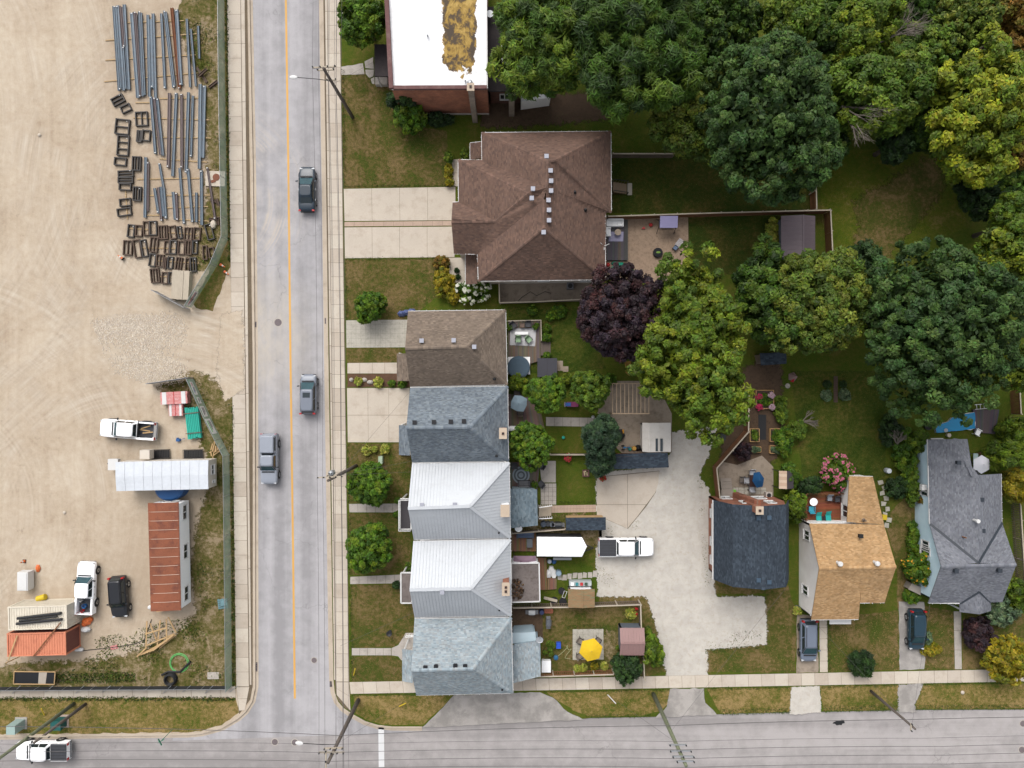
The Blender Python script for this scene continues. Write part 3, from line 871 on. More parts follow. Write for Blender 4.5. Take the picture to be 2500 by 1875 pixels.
tree('maple_tree','bright yellow maple at the right edge above the field',2385,280,135,13,'yellow',7,165,n=15000,leaf=0.30,clump=0.11)
tree('elm_tree','thin olive tree in the top right corner',2345,55,80,11,'olive',8,95,n=5500,leaf=0.26,clump=0.12)
tree('elm_tree','rust-tinged tree cut by the top right corner',2480,60,60,11,'rust',9,110,n=5000,leaf=0.26)
tree('elm_tree','shaded dark tree at the top edge beyond the yellow-green one',2225,20,70,9,'deep',10,60,n=5000,leaf=0.28)
tree('elm_tree','shaded tree at the top edge above the tall maple',1990,10,75,9,'deep',11,60,n=5000,leaf=0.28)
tree('sumac_tree','green tree crowding the left side of the flat-roofed brick building',893,42,58,7.5,'front',12,70,n=6000,leaf=0.26)
tree('maple_tree','dark purple-leaved maple behind the brown-roofed houses',1504,772,115,11,'purple',13,118,n=16000,leaf=0.22,clump=0.10,lump=0.20)
tree('maple_tree','large yellow-green maple in the middle of the back gardens',1690,850,138,14,'lime',14,210,n=20000,leaf=0.29,clump=0.10,lump=0.3)
tree('locust_tree','olive-gold tree right of the large yellow-green maple',1990,740,120,12,'olive',15,150,n=13000,leaf=0.26,clump=0.11)
tree('locust_tree','green tree between the yellow-green maple and the olive-gold tree',1875,735,80,10,'deep',16,130,n=9000,leaf=0.28)
tree('maple_tree','huge dark green maple right of centre, widest crown in view',2290,790,190,16,'blue',17,222,n=28000,leaf=0.28,clump=0.085,lump=0.18)
tree('maple_tree','yellow-green tree at the right edge behind the huge dark maple',2455,640,75,12,'lime',18,110,n=7000,leaf=0.28)
tree('maple_tree','bright green tree at the right edge below the field',2475,545,60,10,'mid',19,60,n=4500,leaf=0.28)
tree('thicket_tree','dark thicket tree right of the field',2400,470,70,6,'dark',20,75,n=5500,leaf=0.26)
tree('thicket_tree','low dark tree below the bright yellow maple',2460,440,60,7,'deep',21,60,n=4500,leaf=0.26)
tree('maple_tree','yellow-green tree at the right edge between huge maple and grey house',2480,905,60,10,'lime',22,55,n=4500,leaf=0.26)
tree('thicket_tree','dark tree filling the gap left of the field',2030,330,50,6,'deep',53,60,n=4500,leaf=0.26)
tree('thicket_tree','dark tree filling the gap behind the olive-gold tree',2110,690,60,8,'dark',54,110,n=5500,leaf=0.26)
tree('thicket_tree','shaded tree between the green locust and the tall maple',1800,60,60,8,'deep',55,70,n=5000,leaf=0.28)
for i,(x,y,r,h,p,lab) in enumerate([(1760,15,70,11,'deep','dark tree at the top edge between the walnut and the tall maple'),(2060,165,55,9,'mid','green tree wedged between the tall maple and the bright yellow-green one'),(2250,130,62,10,'mid','green tree left of the thin olive one'),(2290,190,60,8,'dark','dark tree under the bright yellow maple, upper left'),(2270,330,52,7,'deep','dark tree at the top of the field'),(2180,350,46,6,'dark','low dark tree at the top left of the field'),(2440,170,60,10,'olive','olive tree above the bright yellow maple'),(2120,10,70,9,'dark','dark tree at the top edge above the bright yellow-green one'),(2470,370,50,9,'rust','rust-tinged tree at the right edge below the bright yellow maple'),(1440,20,80,12,'walnut','yellow-green tree at the top edge between two walnuts'),(2030,75,60,9,'deep','dark tree between the tall maple and the bright yellow-green one, upper'),(1730,110,60,10,'deep','dark tree touching the upper left of the tall maple'),(1930,45,70,10,'mid','green tree touching the top of the tall maple')]):
 tree('woodland_tree',lab,x,y,r,h,p,200 + i,n=4500,leaf=0.27)
FR = 'round trees on the front lawns'
tree('lawn_tree','smallest round green tree on the front lawns, beside the paver driveway',904,749,38,3.6,'front',23,40,n=7000,leaf=0.17,clump=0.12,tr=0.1,group=FR,low=-0.6,ck=0.5)
tree('lawn_tree','round green tree on the lawn above the grey walkway of the first metal-roofed house',905,1178,53,4.2,'front',24,52,n=11000,leaf=0.19,clump=0.11,tr=0.12,group=FR,low=-0.6,ck=0.5)
tree('lawn_tree','biggest round green tree on the front lawns, left of the first metal-roofed house',900,1337,57,4.6,'front',25,66,n=13000,leaf=0.19,clump=0.11,tr=0.13,group=FR,low=-0.6,ck=0.5)
tree('garden_tree','dark green garden tree beside the closed light-blue umbrella',1330,958,46,6,'front',26,48,n=8000,leaf=0.2,clump=0.13)
tree('garden_tree','grey-green garden tree left of the pergola frame',1446,955,43,6,'mid',27,52,n=7000,leaf=0.2,clump=0.13)
tree('garden_tree','bushy green tree behind the blue-grey shingled house',1296,1086,54,6,'front',28,52,n=8000,leaf=0.2,clump=0.12)
tree('spruce_tree','dark blue-green spruce left of the white shed',1470,1062,46,7,'spruce',29,48,n=8000,leaf=0.2,asp=1.7,clump=0.12)
tree('spruce_tree','lower dark spruce beside the long dark shed roof',1466,1128,34,5,'spruce',30,36,n=5000,leaf=0.2,asp=1.7,clump=0.13)
def shrub(label,px,py,rpx,h,pal,seed,rpy=None,n=1500,leaf=0.12,flower=None,name='shrub',group=None,clump=0.2,asp=1.4):
 rpy = rpy or rpx
 zc = h * 0.45
 c = P(px,py,zc); s = (H - zc) / F
 t = thing(name,label,'shrub',(c.x,c.y,0),0,group)
 me = crown_mesh('foliage',rpx * s,rpy * s,h - zc,PAL[pal],seed,n,leaf,clump,asp,low=-0.8,flower=flower,fill=0.3)
 link('foliage',me,t,(0,0,zc))
 mb = MB()
 for i in range(4):
  a = i * 1.6 + seed
  mb.tube([(0,0,-0.02),(math.cos(a) * .15,math.sin(a) * .15,zc)],[0.03,0.012],5)
 mb.build('stem',MATS['bark'],t)
 return t
WHITE = C(240,240,222,1.2)
shrub('round dark green shrub at the corner of the fenced garden',1529,1630,38,3.0,'dark',31,38,6000,0.14,clump=0.13)
shrub('upright cedar against the pink-roofed shed',1583,1570,16,3.0,'cedar',32,44,3500,0.14)
shrub('bright green bush outside the pink-roofed shed',1600,1592,20,1.8,'front',33,34,2500,0.15)
shrub('dark dense shrub on the lawn of the tan-roofed house',2102,1620,31,1.8,'dark',34,31,4500,0.15,asp=2.0)
shrub('large yellow-green bush in the lower right corner',2458,1605,58,3.4,'gold',35,62,8000,0.17,clump=0.13)
shrub('dark purple bush right of the grey-roofed house walkway',2390,1548,40,2.2,'purple',36,44,5000,0.13)
shrub('grey-green bush at the front corner of the grey-roofed house',2440,1490,40,2.4,'sage',37,40,4000,0.15)
shrub('yellow-green cedar at the right edge below the grey roof',2485,1450,32,3.0,'cedar',38,40,3500,0.15)
shrub('tall cedar right of the white umbrella',2455,1112,42,5,'cedar',39,34,6000,0.17,asp=1.8)
shrub('tall yellow cedar at the right edge by the grey-roofed house',2480,1185,34,5,'gold',40,40,5000,0.17,asp=1.8)
shrub('green cedar above the white umbrella at the right edge',2480,1050,34,4,'cedar',41,36,4500,0.17)
shrub('pink-flowering bush at the corner of the tan-roofed house',2043,1152,37,3.0,'front',42,38,6000,0.13,(C(222,120,150,1.2),420,0.12))
shrub('orange-flowering bush against the pale blue wall',2243,1385,36,3.2,'front',43,38,6000,0.14,(C(238,170,40,1.2),90,0.12))
shrub('white hydrangea bush covered in flower heads by the duplex',1155,712,44,1.8,'front',44,28,4000,0.14,(WHITE,420,0.15))
shrub('gold-green bush beside the duplex walkway',1083,690,27,1.6,'gold',45,38,4000,0.13)
shrub('gold-green bush left of the white hydrangea',1106,722,16,1.2,'gold',46,20,1800,0.13)
shrub('reddish-green bush at the corner of the duplex driveway',1080,640,22,1.2,'rust',47,14,1500,0.13)
shrub('small lime bush behind the brown-roofed house',1264,935,25,2.2,'lime',48,22,2500,0.14)
shrub('small lime bush between two garden trees',1385,925,13,1.4,'lime',49,14,1200,0.13)
shrub('ivy and bush smothering the corner of the brick wall',1003,285,42,3.6,'front',50,36,5500,0.16)
shrub('ivy climbing the front corner of the brick building',985,243,36,5.6,'dark',51,24,4500,0.16)
shrub('low dark ivy along the brick wall foot',1070,292,44,1.6,'dark',52,14,3000,0.14)
for i,(x,y,r,ry,p,h) in enumerate([(1096,385,10,14,'cedar',1.6),(1135,378,10,14,'cedar',1.6),(1095,418,10,20,'gold',1.0),(1097,445,11,9,'gold',0.9)]):
 shrub(['dark cone bush left of the duplex walkway','dark cone bush under the small duplex roof','pale yellow bush beside the duplex walkway','round yellow bush at the driveway edge'][i],x,y,r,h,p,60 + i,ry,1100,0.11)
for i,(x,y,r) in enumerate([(875,931,10),(924,934,13),(957,936,9),(983,938,11),(895,1100,12),(915,1097,7),(940,1096,12)]):
 shrub(['hosta nearest the sidewalk in the mulch bed','larger hosta in the middle of the mulch bed','green clump left of the brown porch roof','green clump below the brown porch roof','pale hosta under the power pole','smallest hosta between two pale ones','pale hosta above the green utility box'][i],
          x,y,r,0.6,'front' if i in (2,3) else 'hosta',70 + i,None,700,0.10,name='hosta')
for i,(x,y) in enumerate([(970,1222),(968,1255),(1000,1385),(968,1428),(1115,660),(1118,676)]):
 shrub(['potted bush left of the porch rail, upper','potted bush left of the porch rail, lower','yellow-green bush above the second porch roof','dark bush below the second porch roof','upper little bush set in the duplex walkway','lower little bush set in the duplex walkway'][i],x,y,[7,7,14,9,5,5][i],[.8,.8,1.2,1,.4,.4][i],['front','front','mid','dark','dark','dark'][i],80 + i,None,700,0.10)
# hedge and garden plants between slate and tan houses
for i,(x,y,r,ry,p,h) in enumerate([(1936,1235,26,40,'cedar',3.2),(1928,1165,22,34,'front',2.4),(1915,1075,18,40,'front',1.6),(1905,1000,14,40,'mid',1.2),(1975,1185,30,20,'dark',2.0),(1945,1050,22,26,'mid',1.8)]):
 shrub(['clipped yellow-green hedge right of the slate-roofed house','green hedge below the striped awning','shrubs right of the raised vegetable beds','green border beside the flower garden path','dark bush above the red deck','light bush at the edge of the long lawn'][i],x,y,r,h,p,90 + i,ry,3500,0.14,name='hedge' if i < 2 else 'shrub')
for i,(x,y,r,ry,p,h) in enumerate([(2205,1105,28,60,'front',1.8),(2190,1190,26,30,'dark',1.6),(2225,1170,14,70,'mid',1.8),(2228,1320,12,60,'front',1.2),(2172,1050,26,40,'dark',1.6),(2240,1075,26,30,'mid',2.2),(2260,1220,18,12,'rust',2.0),(2225,1455,22,16,'front',1.0),(2270,1585,26,16,'gold',1.0),(2260,1560,16,14,'sage',0.9)]):
 shrub(['thick shrubs along the pale blue house side','dark shrub beside the white barrel','climbing shrub against the pale blue wall','low hedge at the foot of the pale blue wall','shrub bed under the huge maple','bush at the rear corner of the pale blue house','rose bush by the blue house window','bush below the grey bin by the blue wall','gold bush beside the dark teal car','grey-green grass clump behind the gold bush'][i],x,y,r,h,p,100 + i,ry,3000,0.14)
shrub('dark red bush inside the angled wooden fence',1812,1100,24,1.6,'purple',120,24,2500,0.11)
for i,(x,y) in enumerate([(2018,965),(2062,965),(2020,938),(2058,938)]):
 shrub(['large hosta left of the dark plank path','large hosta right of the dark plank path','smaller dark hosta left of the plank path','smallest dark hosta right of the plank path'][i],x,y,[14,15,9,7][i],0.6,'sage' if i < 2 else 'dark',130 + i,None,700,0.12,name='hosta')
for i,(x,y) in enumerate([(1410,1632),(1425,1630),(1451,1626),(1475,1626)]):
 shrub(['spiky yellow plant left in the fenced garden row','small pale plant second in the fenced garden row','yellow grass clump third in the fenced garden row','pale yellow plant right in the fenced garden row'][i],x,y,9,0.6,'hosta' if i != 2 else 'gold',140 + i,None,500,0.12)
for i,(x,y,r,ry) in enumerate([(1885,560,14,26),(1887,590,12,24)]):
 shrub(['yellow bush at the upper end beside the brown metal shed','yellow bush at the lower end beside the brown metal shed'][i],x,y,r,1.4,'hosta',150 + i,ry,1800,0.14)
for i,(x,y,r) in enumerate([(1365,762,18),(1345,770,14),(1300,757,12),(1335,802,9),(1334,825,11),(1335,868,8),(1245,800,7),(1490,925,14)]):
 shrub(['broad green bush at the alley fence near the purple maple','second green bush at the alley fence','small plants at the alley fence near the brown roof','upper plant beside the grey deck rail','lower plant beside the grey deck rail','potted plant at the deck steps','plant at the house end of the grey deck','dark bush above the pergola'][i],x,y,r,0.9,'front',160 + i,None,900,0.12)
# bare trees: grey branch fans
def bare_tree(label,px,py,h,ang,L,seed):
 p = P(px,py); r_ = random.Random(seed)
 t = thing('bare_tree',label,'tree',(p.x,p.y,0),0,'dead grey trees')
 mb = MB(); mb.tube([(0,0,-0.1),(0,0,h * 0.5)],[0.14,0.1],7)
 mb.build('trunk',MATS['bark_pale'],t)
 mb = MB()
 def grow(q,a,el,ln,rad,dep):
  e = q + Vector((math.cos(a) * math.cos(el),math.sin(a) * math.cos(el),math.sin(el))) * ln
  m = (q + e) / 2 + Vector((r_.uniform(-.1,.1),r_.uniform(-.1,.1),r_.uniform(-.05,.1))) * ln * 0.4
  mb.tube([q,m,e],[rad,rad * 0.8,rad * 0.55],5,caps=False)
  if dep:
   for k in range(r_.choice((3,3,4))):
    grow(q + (e - q) * r_.uniform(0.45,1.0),a + r_.uniform(-.55,.55),el + r_.uniform(-.3,.3),ln * r_.uniform(.5,.72),rad * 0.55,dep - 1)
 for k in range(5):
  grow(Vector((0,0,h * 0.5 - 0.1)),ang + r_.uniform(-.6,.6),r_.uniform(0.2,0.7),L,0.075,3)
 mb.build('branch',MATS['bark_pale'],t)
bare_tree('dead grey branches reaching over the tall maple edge',2040,195,16,0.7,2.7,1)
bare_tree('dead grey branches hanging right of the tall maple',1985,320,14,-0.9,2.6,2)
bare_tree('dead grey tree in the top right corner',2400,110,15,0.9,4.0,3)
bare_tree('leafless shrub between the long lawn and the shrubs',1950,1028,2.0,0.3,0.9,4)
bare_tree('leafless brown shrub beside the pale blue house shrubs',2175,1085,2.6,1.6,0.9,5)
# ------------------------------------------------------------------ grass blades and weeds (stuff)
def tufts(name,polys,dens,pal,h,w,seed,label=None,mask=None):
 rng = np.random.default_rng(seed)
 P3,CO = [],[]
 for pl in polys:
  q = PX(pl)
  xs = [p.x for p in q]; ys = [p.y for p in q]
  A = (max(xs) - min(xs)) * (max(ys) - min(ys))
  n = int(A * dens)
  x = rng.uniform(min(xs),max(xs),n); y = rng.uniform(min(ys),max(ys),n)
  k = inside(q,x,y)
  if mask is not None:
   s = np.sin(x * 1.3 + seed) + np.sin(y * 1.7 + x * 0.6) + np.sin(x * 0.37 - y * 0.53 + 2)
   k &= (s + rng.normal(size=n) * 0.5) > mask
  P3.append(np.stack([x[k],y[k],np.zeros(k.sum())],1))
 c = np.concatenate(P3); n = len(c)
 pal = np.array([PALG[i] for i in pal])
 cols = pal[rng.integers(0,len(pal),n)] * rng.uniform(0.6,1.4,(n,1))
 a = rng.uniform(0,2 * np.pi,n); hh = h * rng.uniform(0.5,1.3,n); lean = rng.normal(size=(n,2)) * h * 0.7
 d = np.stack([np.cos(a),np.sin(a),np.zeros(n)],1) * (w * rng.uniform(0.6,1.4,(n,1)))
 up = np.stack([lean[:,0],lean[:,1],hh],1)
 V = np.stack([c - d,c + d,c + up],1)
 me = np_mesh(name,V,None,cols,GRASSBLADE)
 return tag(link(name,me),kind='stuff')
PALG = [C(96,108,36),C(122,116,56),C(150,128,80),C(66,90,26),C(46,66,20),C(186,152,98),C(104,128,40)]
fr = [pl for _,pl in front]
tufts('lawn_grass',fr,55,(0,1,2,2,3),0.07,0.035,1)
tufts('dry_boulevard_grass',[[(-50,1706),(575,1704),(583,1740),(540,1771),(490,1785),(455,1788),(-50,1793)],[(862,1698),(1110,1695),(1035,1768),(960,1770),(868,1742)],[(1335,1690),(1634,1684),(1636,1715),(1565,1747),(1440,1750)],[(1724,1681),(1932,1678),(1930,1738),(1760,1742)],[(2002,1676),(2194,1673),(2194,1732),(2010,1736)],[(2250,1672),(2600,1664),(2600,1728),(2235,1731)],[(1722,1640),(1722,1585),(1864,1572),(1925,1500),(1942,1642)],[(2021,1510),(2192,1490),(2196,1636),(2022,1640)],[(2256,1480),(2330,1490),(2330,1634),(2258,1636)]],45,(0,1,2,5,5),0.07,0.035,2)
tufts('yard_weeds',[[(455,0),(545,-20),(547,200),(549,420),(545,560),(520,640),(480,650),(520,500),(520,330),(470,120)],[(470,920),(566,985),(568,1250),(574,1668),(300,1665),(0,1668),(0,1640),(250,1628),(330,1605),(440,1560),(495,1500),(480,1380),(525,1180),(480,1040),(398,945)],[(230,1560),(480,1500),(480,1600),(200,1640)]],42,(0,3,3,6,1),0.16,0.06,3,mask=0.3)
tufts('fence_weeds',[[(549,-100),(556,-100),(563,640),(557,640)],[(566,985),(570,985),(575,1676),(567,1676)],[(0,1700),(576,1700),(576,1710),(0,1710)],[(60,1648),(330,1640),(330,1664),(60,1668)]],110,(3,4,3,6),0.18,0.06,4)
# green fringe where lawns meet walks
fringe = []
for (a,b,w) in [((838,170),(841,458),7),((842,632),(1092,630),8),((843,634),(847,780),7),((850,1083),(853,1228),7),((853,1253),(855,1404),8),((856,1428),(859,1581),8),((859,1602),(861,1664),8),((860,1697),(1100,1694),7),((1320,1688),(1634,1684),7),((1724,1681),(1932,1678),7),((2002,1676),(2194,1673),7),((2250,1671),(2520,1665),8),((1430,1748),(1590,1746),9),((1760,1738),(1930,1735),14),((2010,1730),(2194,1728),16),((2235,1727),(2520,1726),12),((840,455),(1100,453),5),((2022,1515),(2024,1640),10),((1722,1590),(1860,1578),10),((1360,1228),(1456,1226),7),((1380,1530),(1480,1530),12)]:
 dx,dy = b[0] - a[0],b[1] - a[1]; L = math.hypot(dx,dy); nx,ny = -dy / L * w / 2,dx / L * w / 2
 fringe.append([(a[0] - nx,a[1] - ny),(b[0] - nx,b[1] - ny),(b[0] + nx,b[1] + ny),(a[0] + nx,a[1] + ny)])
tufts('lawn_edge_grass',fringe,150,(3,3,0,6),0.09,0.045,5)
tufts('back_lawn_grass',[[(1358,1112),(1456,1108),(1458,1232),(1360,1234)],[(1340,1365),(1470,1345),(1466,1450),(1330,1450)],[(1322,1480),(1570,1478),(1572,1648),(1322,1652)],[(1930,905),(2170,905),(2160,1180),(1960,1180)],[(1995,370),(2330,355),(2360,560),(2100,640),(2012,600)],[(1030,285),(1640,270),(1660,380),(1500,330),(1170,325)],[(1240,750),(1430,750),(1480,900),(1340,915),(1240,900)],[(1492,380),(1985,380),(1975,518),(1492,520)],[(1680,530),(1900,525),(1900,660),(1680,680)]],40,(3,6,0,3),0.06,0.035,6)
tufts('lane_weeds',[[(1455,1390),(1500,1380),(1560,1410),(1470,1440)],[(1730,1540),(1860,1540),(1860,1572),(1725,1582)],[(1700,1160),(1735,1190),(1735,1440),(1722,1440)],[(1460,1290),(1560,1270),(1560,1300),(1460,1310)]],40,(0,1,3),0.08,0.05,7,mask=0.2)
# ------------------------------------------------------------------ houses
brick_mat('brick_red',C(158,92,64,1.5),C(134,76,56,1.5),C(150,120,100,1.3))
brick_mat('brick_dark',C(120,74,58),C(98,60,50),C(110,88,76))
brick_mat('block_grey',C(176,160,146),C(160,146,132),C(130,118,106),1.6)
M('siding_white',(.72,.72,.73),0.6,0.06,0.4,9)
M('siding_blue',C(190,212,224),0.7,0.08,0.4,9,dirt=C(150,170,180),dirt_amt=0.3)
M('siding_beige',(.42,.38,.33),0.7,0.08,0.4,9)
M('metal_white',C(222,226,231),0.5,0.06,0.5,6,dirt=C(205,208,210),dirt_amt=0.5)
M('metal_rib',C(208,213,219),0.5,0.06)
M('tar_roof',C(62,56,58),0.95,0.25,0.8,20,dirt=C(92,84,80),dirt_amt=0.4)
M('gravel_roof',C(132,122,118),0.95,0.28,0.9,26,bmp=0.4,dirt=C(80,68,60),dirt_amt=0.5)
M('vent_grey',C(186,188,200),.6,.06)
M('deck_dark',C(70,66,70),0.8,0.15)
M('aluminium',C(206,210,214),0.4,0.06,metal=0.6)
M('concrete_cap',C(214,194,172),0.9,0.12)
def scan(poly,v):
 """u crossings of a 2d polygon with the line at v"""
 xs = []
 n = len(poly)
 for i in range(n):
  (u0,v0),(u1,v1) = poly[i],poly[(i + 1) % n]
  if (v0 > v) != (v1 > v):
   xs.append(u0 + (u1 - u0) * (v - v0) / (v1 - v0))
 return sorted(xs)
from mathutils.geometry import tessellate_polygon
def tri_surface(p):
 return [tuple(t) for t in tessellate_polygon([[Vector((q.x,q.y,0)) for q in p]])]
def surf_z(p,tris,x,y):
 best = None
 for a,b,c in tris:
  A,B,C_ = p[a],p[b],p[c]
  d = (B.y - C_.y) * (A.x - C_.x) + (C_.x - B.x) * (A.y - C_.y)
  if abs(d) < 1e-9: continue
  w0 = ((B.y - C_.y) * (x - C_.x) + (C_.x - B.x) * (y - C_.y)) / d
  w1 = ((C_.y - A.y) * (x - C_.x) + (A.x - C_.x) * (y - C_.y)) / d
  w2 = 1 - w0 - w1
  m = min(w0,w1,w2)
  z = w0 * A.z + w1 * B.z + w2 * C_.z
  if m >= -1e-6: return z
  if best is None or m > best[0]: best = (m,z)
 return best[1]
def shingles(plane,pal,parent,org,tab=0.30,row=0.15,seed=1,lift=0.018,name='shingles'):
 """individual overlapping tabs over a roof plane whose first edge is the eave"""
 r_ = random.Random(seed)
 p = [Vector(q) for q in plane]
 u = (p[1] - p[0]); u.z = 0; u.normalize()
 nrm = Vector()
 for i in range(len(p)):
  a,b = p[i],p[(i + 1) % len(p)]
  nrm += Vector(((a.y - b.y) * (a.z + b.z),(a.z - b.z) * (a.x + b.x),(a.x - b.x) * (a.y + b.y)))
 nrm.normalize()
 if nrm.z < 0: nrm = -nrm
 u = (u - nrm * u.dot(nrm)).normalized()
 v = nrm.cross(u)
 c0 = sum(p,Vector()) / len(p)
 if v.z < 0: v = -v; u = -u
 uv = [((q - c0).dot(u),(q - c0).dot(v)) for q in p]
 v0,v1 = min(a[1] for a in uv),max(a[1] for a in uv)
 mb = MB()
 tris = tri_surface(p)
 def drop(q,l):
  return Vector((q.x,q.y,surf_z(p,tris,q.x,q.y) + l / max(.3,nrm.z)))
 k = 0
 vv = v0
 while vv < v1 - 0.02:
  xs = scan(uv,vv + row * 0.5)
  for a,b in zip(xs[::2],xs[1::2]):
   x = a - (k % 2) * tab / 2 - r_.random() * 0.1 * tab
   while x < b:
    x0,x1 = max(x,a),min(x + tab * r_.uniform(0.85,1.15),b)
    x = x + tab
    if x1 - x0 < 0.03: continue
    c = r_.choice(pal); s = r_.uniform(0.84,1.14)
    mb.cc = (c[0] * s,c[1] * s,c[2] * s)
    lo,hi = lift + r_.uniform(0,0.012),lift * 0.5
    dv = r_.uniform(-0.012,0.012)
    A = drop(c0 + u * (x0 + .006) + v * (vv + dv),lo)
    B = drop(c0 + u * (x1 - .006) + v * (vv + dv),lo)
    D = drop(c0 + u * x0 + v * (min(vv + row,v1)),hi)
    E_ = drop(c0 + u * x1 + v * (min(vv + row,v1)),hi)
    mb.add([A,B,E_,D,A - nrm * lo * 0.9,B - nrm * lo * 0.9],[(0,1,2,3),(4,5,1,0)])
  vv += row
  k += 1
 return mb.build(name,MATS['shingle'],parent,org,kind='stuff')
def caps(a,b,pal,parent,org,w=0.28,seed=1):
 """ridge or hip cap"""
 r_ = random.Random(seed)
 a,b = Vector(a),Vector(b)
 L = (b - a).length; d = (b - a) / L
 s = Vector((-d.y,d.x,0)).normalized()
 mb = MB(); n = max(2,int(L / 0.25))
 for i in range(n):
  p,q = a + d * (L * i / n),a + d * (L * (i + 1.1) / n)
  c = r_.choice(pal); k = r_.uniform(0.95,1.3)
  mb.cc = (c[0] * k,c[1] * k,c[2] * k)
  up = Vector((0,0,0.045)); dn = Vector((0,0,-w * 0.18))
  mb.add([p + up,q + up * .8,q + s * w / 2 + dn + up * .8,p + s * w / 2 + dn + up,q - s * w / 2 + dn + up * .8,p - s * w / 2 + dn + up],[(0,3,2,1),(0,1,4,5)])
 return mb.build('ridge_cap',MATS['shingle'],parent,org)
def seams(plane,parent,org,pitch=0.3,mat='metal_white',w=0.05,h=0.03):
 """standing seams up a metal slope"""
 p = [Vector(q) for q in plane]
 u = (p[1] - p[0]); u.z = 0; u.normalize()
 nrm = (p[1] - p[0]).cross(p[2] - p[0]).normalized()
 if nrm.z < 0: nrm = -nrm
 u = (u - nrm * u.dot(nrm)).normalized(); v = nrm.cross(u)
 if v.z < 0: v,u = -v,-u
 c0 = sum(p,Vector()) / len(p)
 vu = [((q - c0).dot(v),(q - c0).dot(u)) for q in p]
 lo,hi = min(a[1] for a in vu),max(a[1] for a in vu)
 mb = MB(); x = lo + pitch / 2
 while x < hi:
  xs = scan(vu,x)
  for a,b in zip(xs[::2],xs[1::2]):
   mb.beam(c0 + u * x + v * a + nrm * h * .5,c0 + u * x + v * b + nrm * h * .5,w,h,nrm)
  x += pitch
 return mb.build('seams',MATS[mat],parent,org,kind='stuff')
def roof_plane(pts,parent,org,kind='shingle',pal=None,t=0.14,seed=1,tab=0.30,row=0.15,pitch=0.3):
 mb = MB()
 if kind == 'shingle': mb.cc = pal[0]
 nr = (Vector(pts[1]) - Vector(pts[0])).cross(Vector(pts[2]) - Vector(pts[0]))
 pts = [Vector(q) for q in pts]
 n = len(pts)
 vs = [tuple(q) for q in pts] + [(q.x,q.y,q.z - t) for q in pts]
 fs = []
 for a,b,c in tri_surface(pts):
  up = (pts[b] - pts[a]).cross(pts[c] - pts[a]).z > 0
  fs += [(a,b,c) if up else (a,c,b),(n + a,n + c,n + b) if up else (n + a,n + b,n + c)]
 fs += [(i,n + i,n + (i + 1) % n,(i + 1) % n) for i in range(n)]
 mb.add(vs,fs)
 o = mb.build('roof_slope',MATS['shingle' if kind == 'shingle' else kind],parent,org)
 if kind == 'shingle':
  shingles(pts,pal,o,org,tab,row,seed)
 else:
  seams(pts,o,org,pitch,'metal_rib')
 return o
def rail(pts,z,h,parent,org=None,mat='white_trim',post=0.07,bal=0.16,name='railing',r=0.05):
 """rail with posts and balusters along 3d ground points at deck height z"""
 mb = MB()
 for a,b in zip(pts,pts[1:]):
  a,b = Vector((a[0],a[1],z)),Vector((b[0],b[1],z))
  L = (b - a).length; up = Vector((0,0,h))
  mb.beam(a + up,b + up,r * 1.4,r)
  mb.beam(a + Vector((0,0,.1)),b + Vector((0,0,.1)),r,r)
  n = max(1,int(L / bal))
  for i in range(n + 1):
   p = a + (b - a) * (i / n)
   w = post if i in (0,n) else 0.025
   mb.box(p.x,p.y,z,w,w,h)
 return mb.build(name,MATS[mat],parent,org)
def gutter(a,b,parent,org,mat='white_trim',w=0.11):
 a,b = Vector(a),Vector(b)
 mb = MB(); dz = Vector((0,0,-0.06))
 mb.beam(a + dz,b + dz,w,0.10)
 L = (b - a).length; d = (b - a) / L; s = Vector((-d.y,d.x,0))
 n = int(L / 0.75)
 for i in range(n):
  p = a + d * (L * (i + .5) / n) + Vector((0,0,0.01))
  mb.beam(p - s * 0.12,p + s * 0.12,0.03,0.03)
 return mb.build('gutter',MATS[mat],parent,org)
def wall_poly(pts2,z0,tops,mat,parent,org,name='wall'):
 """closed footprint with wall top height per corner (list) or one value"""
 if not isinstance(tops,(list,tuple)): tops = [tops] * len(pts2)
 n = len(pts2)
 for i in range(n):
  a,b = pts2[i],pts2[(i + 1) % n]
  d = Vector((b[0] - a[0],b[1] - a[1])); nn = Vector((d.y,-d.x)).normalized() * 0.15
  mb = MB()
  q = [(a[0],a[1],z0),(b[0],b[1],z0),(b[0],b[1],tops[(i + 1) % n]),(a[0],a[1],tops[i])]
  q2 = [(x - nn.x,y - nn.y,z) for x,y,z in q]
  mb.add(q + q2,[(0,1,2,3),(7,6,5,4),(3,2,6,7),(0,3,7,4),(1,5,6,2)])
  mb.build(name,MATS[mat],parent,org)
